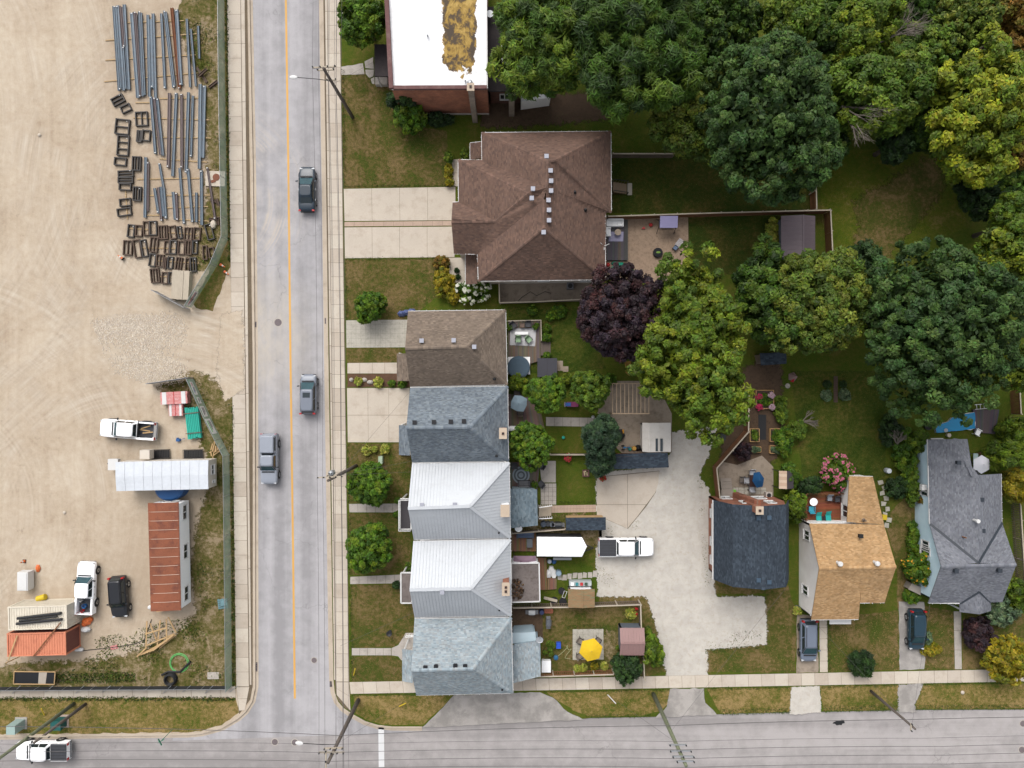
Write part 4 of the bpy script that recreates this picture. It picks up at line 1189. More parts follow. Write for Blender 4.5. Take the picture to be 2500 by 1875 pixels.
def window(c,d,w,h,parent,org,n=(0,0,1),panes=2):
 """framed window on a wall: centre c, along-wall direction d, outward n"""
 c,d,n_ = Vector(c),Vector(d).normalized(),Vector(n).normalized()
 up = Vector((0,0,1))
 def bar(p,q,t): mb.beam(p,q,t,0.08,n_)
 mb = MB()
 A,B = c - d * w / 2,c + d * w / 2
 for z in (-h / 2,h / 2): mb.beam(A + up * z + n_ * .03,B + up * z + n_ * .03,0.10,0.09)
 for q in (A,B,c) if panes == 2 else (A,B): mb.beam(q - up * h / 2 + n_ * .03,q + up * h / 2 + n_ * .03,0.10,0.09)
 o = mb.build('window',MATS['white_trim'],parent,org)
 mb = MB(); mb.poly([p + n_ * 0.02 for p in (A - up * h / 2,B - up * h / 2,B + up * h / 2,A + up * h / 2)])
 mb.build('pane',MATS['glass'],o,org)
 mb = MB(); s = A - up * (h / 2 + .07) + n_ * .07; e = B - up * (h / 2 + .07) + n_ * .07
 mb.beam(s - d * .06,e + d * .06,0.16,0.05); mb.build('sill',MATS['white_trim'],o,org)
 return o
def vent(px,py,z,parent,org,kind='box',colr=None,slope=None):
 p = P(px,py,z)
 mb = MB()
 if kind == 'box':
  mb.box(p.x,p.y,p.z - 0.15,0.34,0.34,0.38)
  mb.box(p.x,p.y,p.z + 0.23,0.42,0.42,0.05)
 else:
  mb.lathe([(0.09,-0.2),(0.09,0.35)],p.x,p.y,8,p.z)
  mb.lathe([(0.2,-0.12),(0.1,-0.02)],p.x,p.y,8,p.z)
 return mb.build('roof_vent' if kind == 'box' else 'vent_pipe',MATS[colr or ('vent_grey' if kind == 'box' else 'black')],parent,org)
def chimney(px,py,z0,z1,sx,sy,parent,org,mat='brick_red',flues=1,cap=True):
 p = P(px,py,z1)
 mb = MB(); mb.box(p.x,p.y,z0,sx,sy,z1 - z0); o = mb.build('chimney',MATS[mat],parent,org)
 if cap:
  mb = MB(); mb.box(p.x,p.y,z1 + 0.002,sx + .16,sy + .16,0.12); mb.build('chimney_cap',MATS['concrete_cap'],o,org)
 for i in range(flues):
  off = (i - (flues - 1) / 2) * 0.42
  mb = MB(); mb.box(p.x,p.y + off,z1 + 0.12,0.24,0.24,0.10); mb.build('flue',MATS['brick_dark'],o,org)
  mb = MB(); mb.box(p.x,p.y + off,z1 + 0.222,0.17,0.17,0.006); mb.build('flue_opening',MATS['black'],o,org)
 return o
PB = [C(126,100,88),C(116,94,84),C(136,108,94),C(104,86,78)]
PC = [C(142,126,112),C(130,116,104),C(152,136,120),C(120,108,98)]
PD = [C(130,140,150),C(114,124,134),C(142,152,160),C(106,116,128),C(150,158,162)]
PG = [C(178,190,196),C(158,176,186),C(190,198,200),C(146,162,172),C(170,172,172)]
PH = [C(70,80,92),C(58,66,76),C(82,94,106),C(50,58,68)]
PI = [C(206,168,122),C(192,152,106),C(216,180,136),C(180,142,100)]
PJ = [C(140,142,150),C(124,128,136),C(152,154,160),C(116,118,128)]
def calm(p,k=.5):
 m = [sum(c[i] for c in p) / len(p) for i in range(3)]
 return [tuple(m[i] + (c[i] - m[i]) * k for i in range(3)) for c in p]
PB,PC,PD,PG,PH,PI,PJ = [calm(p) for p in (PB,PC,PD,PG,PH,PI,PJ)]
PDK = [C(66,70,80),C(58,62,72),C(76,82,92)]
def inset(poly,d):
 c = sum((Vector((p[0],p[1])) for p in poly),Vector((0,0))) / len(poly)
 out = []
 for p in poly:
  v = Vector((p[0],p[1])) - c
  out.append((c.x + v.x - math.copysign(min(d,abs(v.x) * .5),v.x),c.y + v.y - math.copysign(min(d,abs(v.y) * .5),v.y)))
 return out
def gable_hip(name,label,TL,RL,BL,RR,TR,BR,he,hr,kind,pal,wallm,seed):
 """row house: gable to the street (left), hip to the garden (right)"""
 q = {k: P(v[0],v[1],z) for k,v,z in (('TL',TL,he),('RL',RL,hr),('BL',BL,he),('RR',RR,hr),('TR',TR,he),('BR',BR,he))}
 c = (q['TL'] + q['BR']) / 2
 org = (c.x,c.y,0)
 t = thing(name,label,'house',org)
 pl = [[q['TR'],q['TL'],q['RL'],q['RR']],[q['BL'],q['BR'],q['RR'],q['RL']],[q['BR'],q['TR'],q['RR']]]
 for i,p in enumerate(pl):
  roof_plane(p,t,org,kind,pal,seed=seed + i,tab=0.27,row=0.135,pitch=0.32)
 if kind == 'shingle':
  for i,(a,b) in enumerate((('RL','RR'),('RR','TR'),('RR','BR'))):
   caps(q[a],q[b],pal,t,org,0.34,seed + i)
 else:
  for a,b in (('RL','RR'),('RR','TR'),('RR','BR')):
   mb = MB(); mb.beam(q[a] + Vector((0,0,.04)),q[b] + Vector((0,0,.04)),0.3,0.06); mb.build('ridge_cap',MATS['metal_white'],t,org)
 gutter(q['TL'],q['TR'],t,org); gutter(q['BL'],q['BR'],t,org); gutter(q['TR'],q['BR'],t,org)
 fp = inset([q['BL'],q['BR'],q['TR'],q['TL']],0.4)
 ym = (fp[0][1] + fp[3][1]) / 2
 xl = (fp[0][0] + fp[3][0]) / 2
 wall_poly([fp[0],fp[1],fp[2],fp[3],(xl,q['RL'].y)],-0.05,[he - .1] * 4 + [hr - .35],wallm,t,org)
 for yy,zz in ((fp[0][1] + 1.8,4.2),(fp[3][1] - 1.8,4.2),(fp[0][1] + 1.8,1.7)):
  window((xl - .02,yy,zz),(0,1,0),1.0,1.3,t,org,(-1,0,0))
 for yy in (fp[1][1] + 1.6,fp[2][1] - 1.6):
  window((fp[1][0] + .02,yy,4.2),(0,1,0),1.0,1.2,t,org,(1,0,0))
 return t,org,q
def porch(t,org,x0,y0,x1,y1,z,kind,pal=None,railz=False,seed=1,walls=True,mat='white_trim'):
 a = PX([(x0,y1),(x0,y0),(x1,y0),(x1,y1)],z)
 if kind == 'shingle':
  top = [a[0],a[1],a[2] + Vector((0,0,.5)),a[3] + Vector((0,0,.5))]
  o = roof_plane(top,t,org,'shingle',pal,0.14,seed)
  o.name = 'porch_roof'
 else:
  mb = MB(); mb.prism([(p.x,p.y) for p in a],z - .2,z); o = mb.build('porch_roof',MATS[kind],t,org)
  mb = MB()
  for p,q in zip(a,a[1:] + a[:1]): mb.beam(p + Vector((0,0,.02)),q + Vector((0,0,.02)),0.14,0.12)
  mb.build('porch_fascia',MATS[mat],t,org)
 if railz:
  rail([a[3],a[0],a[1],a[2]],z,0.95,t,org)
 for p in a[:2]:
  c = Vector(org); q = p + (Vector((c.x,c.y,p.z)) - p).normalized() * .25
  mb = MB(); mb.box(q.x,q.y,0,0.14,0.14,z - .15); mb.build('porch_post',MATS['white_trim'],t,org)
 mb = MB(); mb.prism([(p.x,p.y) for p in PX([(x0 + 3,y1),(x0 + 3,y0),(x1 + 8,y0),(x1 + 8,y1)],0.4)],-0.05,0.4); mb.build('porch_floor',MATS['concrete_grey'],t,org)
# --- row of five
hc,oc,qc = gable_hip('brown_shingle_house','brown shingled house with blue tarp at its corner, top of the row of five',(996,760),(989,850),(1001,944),(1139,846),(1234,757),(1238,939),5.3,8.1,'shingle',PC,'siding_beige',100)
for x,y in ((1030,832),(1108,831),(1158,847)): vent(x,y,7.8,hc,oc)
vent(1207,924,5.9,hc,oc,'pipe')
porch(hc,oc,969,863,1000,930,3.0,'shingle',PC,seed=5)
hd,od,qd = gable_hip('blue_grey_shingle_house','blue-grey shingled house with small brick chimney, second in the row of five',(1001,947),(992,1044),(1006,1129),(1147,1043),(1239,943),(1241,1125),5.3,8.4,'shingle',PD,'siding_white',110)
for x,y in ((1013,1031),(1060,1030),(1101,1029),(1133,1028)): vent(x,y,8.0,hd,od,colr='dark_metal')
chimney(1228,1058,5.0,7.3,0.62,0.95,hd,od,'brick_red',1)
vent(1212,1112,5.9,hd,od,'pipe')
porch(hd,od,974,1038,1002,1111,3.0,'shingle',PD,seed=6)
he_,oe,qe = gable_hip('white_metal_roof_house','house with white ribbed metal roof and dark railed porch balcony, third in the row',(1006,1132),(996,1241),(1010,1317),(1147,1236),(1243,1129),(1246,1313),5.3,8.5,'metal_white',None,'siding_white',120)
porch(he_,oe,977,1218,1004,1292,3.1,'deck_dark',railz=True)
for x,y in ((1031,1232),(1111,1231)): vent(x,y,8.2,he_,oe)
chimney(1233,1247,5.0,7.2,0.75,1.05,he_,oe,'siding_white',0)
vent(1218,1300,5.8,he_,oe,'pipe')
hf,of_,qf = gable_hip('white_metal_roof_house','house with white ribbed metal roof and two-flue brick chimney, fourth in the row',(1009,1322),(1000,1440),(1012,1507),(1150,1437),(1246,1317),(1248,1503),5.3,8.5,'metal_white',None,'siding_white',130)
porch(hf,of_,979,1398,1006,1472,3.0,'gravel_roof')
vent(1080,1444,8.4,hf,of_)
chimney(1235,1438,5.0,7.6,0.62,1.15,hf,of_,'brick_red',2)
vent(1219,1488,5.8,hf,of_,'pipe')
hg,og,qg = gable_hip('pale_blue_shingle_house','pale blue-grey shingled corner house, bottom of the row of five',(1012,1511),(1004,1637),(1016,1697),(1155,1633),(1248,1508),(1252,1692),5.3,8.5,'shingle',PG,'siding_white',140)
for x,y in ((1039,1628),(1065,1626),(1112,1624),(1136,1625)): vent(x,y,8.2,hg,og,colr='dark_metal')
vent(1226,1682,5.8,hg,og,'pipe')
porch(hg,og,982,1585,1009,1663,3.0,'shingle',PG,seed=7)
def flat_ext(t,org,pts,z,kind,pal=None,wallm='siding_blue',slope=0.0,seed=1,fascia=True):
 """low rear extension under a nearly flat roof; pts px at roof height"""
 a = [P(p[0],p[1],z) for p in pts]
 if kind == 'shingle':
  for i in (2,3): a[i] = a[i] + Vector((0,0,slope))
  roof_plane(a,t,org,'shingle',pal,0.12,seed).name = 'extension_roof'
 else:
  mb = MB(); mb.prism([(p.x,p.y) for p in a],z - .18,z); mb.build('extension_roof',MATS[kind],t,org)
  mb = MB()
  for p,q in zip(a,a[1:] + a[:1]): mb.beam(p + Vector((0,0,.03)),q + Vector((0,0,.03)),0.13,0.14)
  if fascia: mb.build('extension_fascia',MATS['white_trim'],t,org)
 fp = inset(a,0.2)
 wall_poly(fp,-0.05,z - .2,wallm,t,org,'extension_wall')
PEX = [C(122,138,148),C(112,128,138),C(132,146,154)]
flat_ext(he_,oe,[(1313,1283),(1311,1195),(1246,1192),(1246,1288)],3.0,'shingle',PEX,slope=0.35,seed=201)
flat_ext(hf,of_,[(1248,1375),(1316,1374),(1318,1468),(1249,1470)],3.1,'gravel_roof',wallm='siding_white')
flat_ext(hg,og,[(1320,1651),(1319,1563),(1251,1572),(1253,1663)],3.2,'shingle',PG,slope=0.5,seed=203)
link('leaf_litter',crown_mesh('leaf_litter',1.0,1.3,.10,[C(96,74,56),C(124,96,70),C(80,62,50)],77,900,.09,.2,low=0.0,fill=0),hf,(P(1262,1440,3.1).x - of_[0],P(1262,1440,3.1).y - of_[1],3.12),kind='stuff')
M('membrane_blue',C(206,226,236),0.6,0.06)
flat_ext(hg,og,[(1250,1546),(1307,1543),(1309,1563),(1251,1571)],2.6,'membrane_blue',fascia=False)
# --- duplex with the big brown hip roof
def big_duplex():
 V = dict(TL=(1176,324,5.3),TR=(1491,321,5.3),E1=(1492,518,5.3),E2=(1477,519,5.4),SE=(1478,682,5.3),SW=(1168,686,5.3),W1=(1166,620,5.0),
             G1=(1108,619,4.7),GR=(1102,541,6.7),G2=(1105,494,5.3),G3=(1120,493,5.3),N1=(1119,390,5.3),N2=(1177,391,5.35),
             A=(1338,393,9.2),B=(1357,390,9.2),D=(1334,458,9.0),S=(1328,556,9.0),K=(1288,472,8.3),L=(1319,474,8.4),M_=(1210,540,6.8),X=(1328,487,8.95))
 q = {k: P(*v) for k,v in V.items()}
 c = (q['TL'] + q['SE']) / 2; org = (c.x,c.y,0)
 t = thing('brown_hip_roof_duplex','large duplex under a brown shingled hip roof with a row of square vents','house',org)
 faces = [('TR','TL','A','B'),('E1','TR','B'),('SE','E2','E1','B','A','D','S'),('SW','SE','S'),('W1','SW','S','X'),
             ('G1','W1','X','L','K','M_','GR'),('G3','G2','GR','M_'),('N1','G3','M_','K'),('N2','N1','K','L','D'),('TL','N2','D','A'),('L','X','D')]
 for i,f in enumerate(faces):
  pts = [q[k] for k in f]
  if f[0] == 'N1': pts = [q['G3'],q['N1'],q['K'],q['M_']]
  roof_plane(pts,t,org,'shingle',PB,0.10,300 + i,0.30,0.15)
 for i,(a,b) in enumerate((('TL','A'),('TR','B'),('A','B'),('B','E1'),('A','D'),('X','S'),('S','SW'),('S','SE'),('N1','K'),('K','L'),('K','M_'),('GR','M_'))):
  caps(q[a],q[b],PB,t,org,0.3,320 + i)
 for a,b in (('TL','TR'),('TR','E1'),('E2','SE'),('SE','SW'),('SW','W1'),('W1','G1'),('G2','G3'),('G3','N1'),('N1','N2'),('N2','TL')):
  gutter(q[a],q[b],t,org)
 for x,y in ((1344,418),(1345,443),(1345,467),(1339,490),(1340,514),(1340,539),(1327,568),(1298,485)): vent(x,y,8.9,t,org)
 for x,y in ((1334,383),(1301,462)): vent(x,y,8.8,t,org)
 vent(1403,469,7.6,t,org,'pipe'); vent(1429,512,6.8,t,org,'pipe')
 ring = ['SW','SE','E2','E1','TR','TL','N2','N1','G3','G2','G1','W1']
 fp = []
 pts = [Vector((q[k].x,q[k].y)) for k in ring]
 n = len(pts)
 for i in range(n):      # offset inwards
  d0 = (pts[i] - pts[i - 1]).normalized(); d1 = (pts[(i + 1) % n] - pts[i]).normalized()
  b = Vector((-d0.y,d0.x)) + Vector((-d1.y,d1.x))
  fp.append(tuple(pts[i] + b * 0.4))
 wall_poly(fp,-0.05,5.0,'siding_beige',t,org)
 for x in (1328,1432):
  a = P(x,690,3.4); window((a.x,fp[0][1] - .02,3.4),(1,0,0),1.2,1.1,t,org,(0,-1,0))
 for (x0,y0,x1,y1,z,nm) in ((1148,349,1176,389,3.2,'porch_roof'),(1137,622,1166,694,3.2,'porch_roof')):
  a = PX([(x0,y1),(x0,y0),(x1,y0),(x1,y1)],z); a[2].z += .4; a[3].z += .4
  roof_plane(a,t,org,'shingle',PB,0.12,340,0.3,0.15).name = nm
  gutter(a[0],a[1],t,org); gutter(a[1],a[2],t,org)
  p = inset(a,.3); mb = MB(); mb.box(p[0][0],p[0][1],0,.14,.14,z - .1); mb.build('porch_post',MATS['white_trim'],t,org)
  mb = MB(); mb.box(p[1][0],p[1][1],0,.14,.14,z - .1); mb.build('porch_post',MATS['white_trim'],t,org)
 a = P(1476,600,5.6); mb = MB()
 for k in range(3):
  an = k * 2.1 + .4; mb.tube([(a.x,a.y,5.3),(a.x + math.cos(an) * .5,a.y + math.sin(an) * .45,5.7)],0.035,5)
 mb.tube([(a.x,a.y,4.8),(a.x,a.y,5.8)],0.03,5); mb.build('antenna',MATS['white_trim'],t,org)
big_duplex()
# --- brick building with white membrane roof
def brick_building():
 h = 6.8
 R = PX([(956,218),(1189,217),(1186,-130),(938,-130)],h)
 org = ((R[0].x + R[1].x) / 2,R[0].y + 4,0)
 t = thing('flat_roof_brick_building','tall brick building with stained white flat roof at the top edge','building',org)
 m,n,l,b = nodes('stained_membrane')
 p = pos(n,l)
 c0 = P(1115,90,h)
 g = n.new('ShaderNodeSeparateXYZ'); l.new(p,g.inputs[0])
 # moss field: long patch of peeled membrane, ragged edge
 dx = math_n(n,l,'ABSOLUTE',math_n(n,l,'DIVIDE',math_n(n,l,'SUBTRACT',g.outputs[0],c0.x + 0.25),1.75))
 dy = math_n(n,l,'DIVIDE',math_n(n,l,'SUBTRACT',g.outputs[1],c0.y + 5.2),9.2)
 d4 = math_n(n,l,'ADD',math_n(n,l,'POWER',dx,4.0),math_n(n,l,'POWER',math_n(n,l,'ABSOLUTE',dy),6.0))
 e = math_n(n,l,'ADD',d4,math_n(n,l,'MULTIPLY',math_n(n,l,'SUBTRACT',noise(n,l,p,0.75,7,0.72),0.5),3.0))
 field = ramp(n,l,e,[(0.86,1.0),(0.9,0.0)])
 moss = ramp(n,l,noise(n,l,pos(n,l,(1,0.7,1)),0.95,8,0.72,0.5),[(0.40,C(74,58,40)),(0.47,C(96,74,40)),(0.52,C(168,132,44)),(0.62,C(206,172,92))])
 white = ramp(n,l,noise(n,l,p,0.5,6,0.7),[(0.3,(0.42,0.42,0.42)),(0.45,(0.56,0.56,0.57)),(0.6,(0.64,0.64,0.65))])
 halo = ramp(n,l,e,[(0.9,0.75),(1.5,0.0)])
 hn = math_n(n,l,'MULTIPLY',halo,ramp(n,l,noise(n,l,p,0.8,6),[(0.45,0.0),(0.62,1.0)]))
 w2 = mix(n,l,white,C(206,164,112),hn)
 spots = ramp(n,l,noise(n,l,p,1.6,4,0.6),[(0.70,0.0),(0.76,0.5)])
 w2 = mix(n,l,w2,C(150,120,104),spots)
 l.new(mix(n,l,w2,moss,field),b.inputs['Base Color'])
 b.inputs['Roughness'].default_value = 0.8
 MATS['stained_membrane'] = m
 mb = MB(); mb.prism([(q.x,q.y) for q in R],h - .3,h); mb.build('flat_roof',m,t,org)
 par = MB(); par.beam(R[3] + Vector((0,0,.12)),R[0] + Vector((0,0,.12)),0.42,0.5); par.build('parapet',MATS['parapet_m'],t,org)
 par = MB(); par.beam(R[0] + Vector((.2,.1,.08)),R[1] + Vector((0,.1,.08)),0.34,0.4); par.build('parapet',MATS['parapet_m'],t,org)
 mb = MB(); mb.beam(R[1] + Vector((0,0,.06)),R[2] + Vector((0,0,.06)),0.16,0.2); mb.build('roof_edge',MATS['white_trim'],t,org)
 fp = [(R[0].x,R[0].y),(R[1].x,R[1].y),(R[2].x,R[2].y),(R[3].x,R[3].y)]
 wall_poly(fp,-0.05,h - .15,'brick_red',t,org)
 mb = MB(); mb.beam((R[0].x,R[0].y - .06,0.35),(R[1].x,R[1].y - .06,0.35),.12,.2); mb.build('stone_course',MATS['concrete_grey'],t,org)
 chimney(1149,213,0,8.7,0.55,0.6,t,org,'block_grey',1)
 mb = MB(); q = P(1147,200,7.1); mb.lathe([(.28,0),(.28,.2),(.1,.3)],q.x,q.y,12,6.85); mb.build('roof_vent',MATS['aluminium'],t,org)
 for x,y in ((1044,88),(1136,198)):
  q = P(x,y,h); mb = MB(); mb.lathe([(.09,0),(.09,.5),(.13,.52),(.13,.6)],q.x,q.y,8,h); mb.build('vent_pipe',MATS['chrome'],t,org)
 # annex under tar roof
 a = PX([(1190,223),(1296,223),(1300,18),(1190,16)],3.5)
 mb = MB(); mb.prism([(q.x,q.y) for q in a],3.3,3.5); mb.build('annex_roof',MATS['tar_roof'],t,org)
 wall_poly(inset(a,.12),-.05,3.3,'brick_dark',t,org,'annex_wall')
 c = P(1232,232,2.4); window((c.x,a[0].y + .1,1.9),(1,0,0),1.0,1.3,t,org,(0,-1,0))
 chimney(1249,226,0,5.6,0.6,0.7,t,org,'block_grey',1)
 q = P(1263,200,3.6); mb = MB(); mb.lathe([(.13,0),(.13,.8),(.2,.82),(.2,.95)],q.x,q.y,10,3.45); mb.build('flue_pipe',MATS['chrome'],t,org)
 q = P(1196,35,4.2); mb = MB(); mb.lathe([(.02,0.0),(.3,.06),(.38,.14)],q.x,q.y,14,4.2); mb.tube([(q.x,q.y,3.4),(q.x,q.y,4.2)],.04,6); mb.build('satellite_dish',MATS['aluminium'],t,org)
 # front entrance canopy on the street side
 a = PX([(914,108),(950,108),(950,186),(914,186)],3.0)
 mb = MB(); mb.prism([(p.x,p.y) for p in a],2.8,3.0); mb.build('canopy',MATS['tar_roof'],t,org)
 a = PX([(916,186),(946,186),(946,206),(916,206)],.6)
 mb = MB(); mb.prism([(p.x,p.y) for p in a],0,.6); mb.build('steps',MATS['concrete_grey'],t,org)
 mb = MB()
 for k in range(2): q = P(916,110 + k * 74,2.8); mb.box(q.x + .15,q.y,0,.14,.14,2.8)
 mb.build('canopy_post',MATS['white_trim'],t,org)
 # white rear lean-to
 a = PX([(1272,228),(1345,230),(1343,238),(1272,248)],2.3)
 mb = MB(); mb.prism([(p.x,p.y) for p in a],0,2.3); mb.build('lean_to',MATS['siding_white'],t,org)
M('parapet_m',C(120,84,82),0.9,0.2,1.0,14,dirt=C(170,150,140),dirt_amt=0.3)
brick_building()
def ladder(label,p,q,w,mat='chrome'):
 p,q = Vector(p),Vector(q); d = (q - p); s = Vector((-d.y,d.x,0)).normalized() * w / 2
 t = thing('ladder',label,'ladder',p)
 mb = MB(); mb.beam(Vector() - s,d - s,.06,.05); mb.build('rail',MATS[mat],t)
 mb = MB(); mb.beam(Vector() + s,d + s,.06,.05); mb.build('rail',MATS[mat],t)
 n = max(3,int(d.length / .4))
 for i in range(n):
  c = d * ((i + .5) / n); mb = MB(); mb.beam(c - s,c + s,.04,.04); mb.build('rung',MATS[mat],t)
ladder('aluminium ladder lying on the black annex roof',P(1233,198,3.54),P(1230,110,3.54),.42)
ladder('metal ladder leaning in the shade behind the brick building',P(1348,230,.1),P(1350,185,2.4),.4)
# --- slate gambrel brick house
def slate_house():
 ys,yn = -20.58,-12.21
 xs = [21.2,22.42,25.15,27.77,29.1]; zs = [3.3,6.05,7.0,6.05,3.3]
 org = (25.1,-16.4,0)
 t = thing('slate_gambrel_house','red brick house under a dark slate-coloured gambrel roof beside the gravel lane','house',org)
 for i in range(4):
  a,b = (xs[i],zs[i]),(xs[i + 1],zs[i + 1])
  if i < 2: p = [(a[0],yn,a[1]),(a[0],ys,a[1]),(b[0],ys,b[1]),(b[0],yn,b[1])]
  else: p = [(b[0],ys,b[1]),(b[0],yn,b[1]),(a[0],yn,a[1]),(a[0],ys,a[1])]
  roof_plane([Vector(k) for k in p],t,org,'shingle',PH,0.10,400 + i,0.27,0.14)
 caps((xs[2],yn,zs[2]),(xs[2],ys,zs[2]),PH,t,org,.34,405)
 gutter((xs[0] - .05,yn,zs[0]),(xs[0] - .05,ys,zs[0]),t,org)
 x0,x1,y0,y1 = 21.6,28.7,ys + .25,yn - .1
 wall_poly([(x0,y0),(x1,y0),(x1,y1),(x0,y1)],-.05,3.25,'brick_red',t,org)
 for yy in (y0 + .01,y1 - .08):
  mb = MB(); pr = [(x0,3.1),(x1,3.1),(xs[3],5.85),(xs[2],6.8),(xs[1],5.85)]
  n = len(pr); mb.add([(a,yy,b) for a,b in pr] + [(a,yy + .07,b) for a,b in pr],[tuple(range(n)),tuple(range(2 * n - 1,n - 1,-1))] + [(i,n + i,n + (i + 1) % n,(i + 1) % n) for i in range(n)])
  mb.build('gable_wall',MATS['brick_red'],t,org)
 for x,z,w in ((23.0,1.6,1.1),(26.6,1.6,1.3),(24.2,4.4,.9),(26.8,4.4,.9)):
  window((x,y1 + .02,z),(1,0,0),w,1.1,t,org,(0,1,0))
 for y in (-14,-17,-19): window((x0 - .02,y,1.7),(0,1,0),.9,1.2,t,org,(-1,0,0))
 chimney(1854,1246,0,7.9,0.6,0.65,t,org,'brick_red',1)
 mb = MB(); mb.beam((24.3,y1 + .25,0),(24.9,y1 + .25,6.0),.7,.5,(0,1,0)); mb.build('chimney_breast',MATS['brick_red'],t,org)
 for x,y in ((1850,1264),(1876,1263),(1850,1415),(1876,1420)): vent(x,y,6.7,t,org,colr='slate_vent')
 mb = MB(); mb.box(x0 - .2,-16,2.3,.3,6.5,.08); mb.build('eave_board',MATS['white_trim'],t,org)
M('slate_vent',C(70,92,112),0.5,0.1)
slate_house()
# --- tan shingle house
def tan_house():
 he,hr = 3.4,5.9
 q = dict(NW=P(1976,1278,he),RW=P(2000,1388,hr),SW=P(1981,1513,3.1),S2=P(2096,1512,3.1),S3=P(2100,1472,3.9),SE=P(2160,1471,3.6),RE=P(2188,1384,hr),NE=P(2158,1281,he),
             WN=P(2074,1162,2.7),WE=P(2131,1164,2.7),WW=P(2068,1274,he + .05))
 q['S3b'] = P(2101,1446,4.4)
 org = (36,-19,0)
 t = thing('tan_shingle_house','house with tan shingled roof and white siding gable between slate and grey roofs','house',org)
 roof_plane([q['NE'],q['NW'],q['RW'],q['RE']],t,org,'shingle',PI,.12,420,.27,.14)
 roof_plane([q['SW'],q['S2'],q['S3b'],q['SE'] + Vector((0,1.0,.45)),q['RE'],q['RW']],t,org,'shingle',PI,.12,421,.27,.14)
 roof_plane([q['S3'],q['SE'],q['SE'] + Vector((0,1.1,.5)),q['S3b'] + Vector((.05,0,0))],t,org,'shingle',PI,.12,422,.27,.14)
 roof_plane([q['WE'],q['WN'],q['WW'],q['NE'] + Vector((0,.03,.02))],t,org,'shingle',PI,.12,423,.27,.14)
 caps(q['RW'],q['RE'],PI,t,org,.36,424)
 gutter(q['NW'],P(2066,1274,he),t,org); gutter(q['SW'],q['S2'],t,org); gutter(q['WN'],q['WE'],t,org); gutter(q['S3'],q['SE'],t,org)
 x0 = q['NW'].x + .28; x1 = q['NE'].x - .3; y0 = q['SW'].y + .35; y1 = q['NW'].y - .2
 wall_poly([(x0,y0),(q['S2'].x - .2,y0),(q['S2'].x - .2,y0 + 2),(x1,y0 + 2),(x1,y1),(x0,y1),(x0,q['RW'].y)],-.05,[2.9,2.9,3.0,3.3,3.3,3.3,hr - .2],'siding_lap',t,org)
 mb = MB(); wx0,wx1 = q['WN'].x + .1,q['WE'].x - .1
 mb.prism([(wx0,y1),(wx1,y1),(wx1,q['WN'].y - .2),(wx0,q['WN'].y - .2)],-.05,2.6); mb.build('rear_wing',MATS['siding_lap'],t,org)
 window((x0 - .02,y1 - 1.3,2.2),(0,1,0),1.0,1.3,t,org,(-1,0,0))
 window((x0 - .02,y0 + 2.4,1.8),(0,1,0),1.0,1.3,t,org,(-1,0,0))
 window((wx0 - .02,y1 + 1.2,1.7),(0,1,0),1.3,1.3,t,org,(-1,0,0))
 for x,y in ((2048,1375),(2138,1374)):
  c = P(x,y,5.9); mb = MB(); mb.lathe([(.16,-.5),(.16,.25),(.26,.27),(.26,.42),(.18,.52)],c.x,c.y,14,c.z); mb.build('roof_ventilator',MATS['white_trim'],t,org)
 vent(2100,1308,4.6,t,org,colr='black')
 vent(2110,1270,3.8,t,org,'pipe','wood_grey')
 mb = MB(); c = P(2052,1516,2.2); mb.box(c.x,c.y,2.1,2.3,.7,.08); mb.build('door_awning',MATS['white_trim'],t,org)
m_,n_,l_,b_ = nodes('siding_lap')
_w = n_.new('ShaderNodeTexWave'); _w.bands_direction = 'Z'; _w.wave_profile = 'SAW'; _w.inputs['Scale'].default_value = 3.2
l_.new(pos(n_,l_),_w.inputs['Vector'])
l_.new(ramp(n_,l_,noise(n_,l_,pos(n_,l_),0.6,5),[(0.3,(.60,.57,.55)),(0.7,(.70,.68,.66))]),b_.inputs['Base Color'])
bump(n_,l_,b_,_w.outputs[1],0.25,0.02)
b_.inputs['Roughness'].default_value = 0.6
MATS['siding_lap'] = m_
m_,n_,l_,b_ = nodes('siding_lap_blue')
_w = n_.new('ShaderNodeTexWave'); _w.bands_direction = 'Z'; _w.wave_profile = 'SAW'; _w.inputs['Scale'].default_value = 3.2
l_.new(pos(n_,l_),_w.inputs['Vector'])
l_.new(ramp(n_,l_,noise(n_,l_,pos(n_,l_),0.6,5),[(0.3,(.42,.56,.64)),(0.7,(.52,.66,.73))]),b_.inputs['Base Color'])
bump(n_,l_,b_,_w.outputs[1],0.25,0.02)
b_.inputs['Roughness'].default_value = 0.6
MATS['siding_lap_blue'] = m_
tan_house()
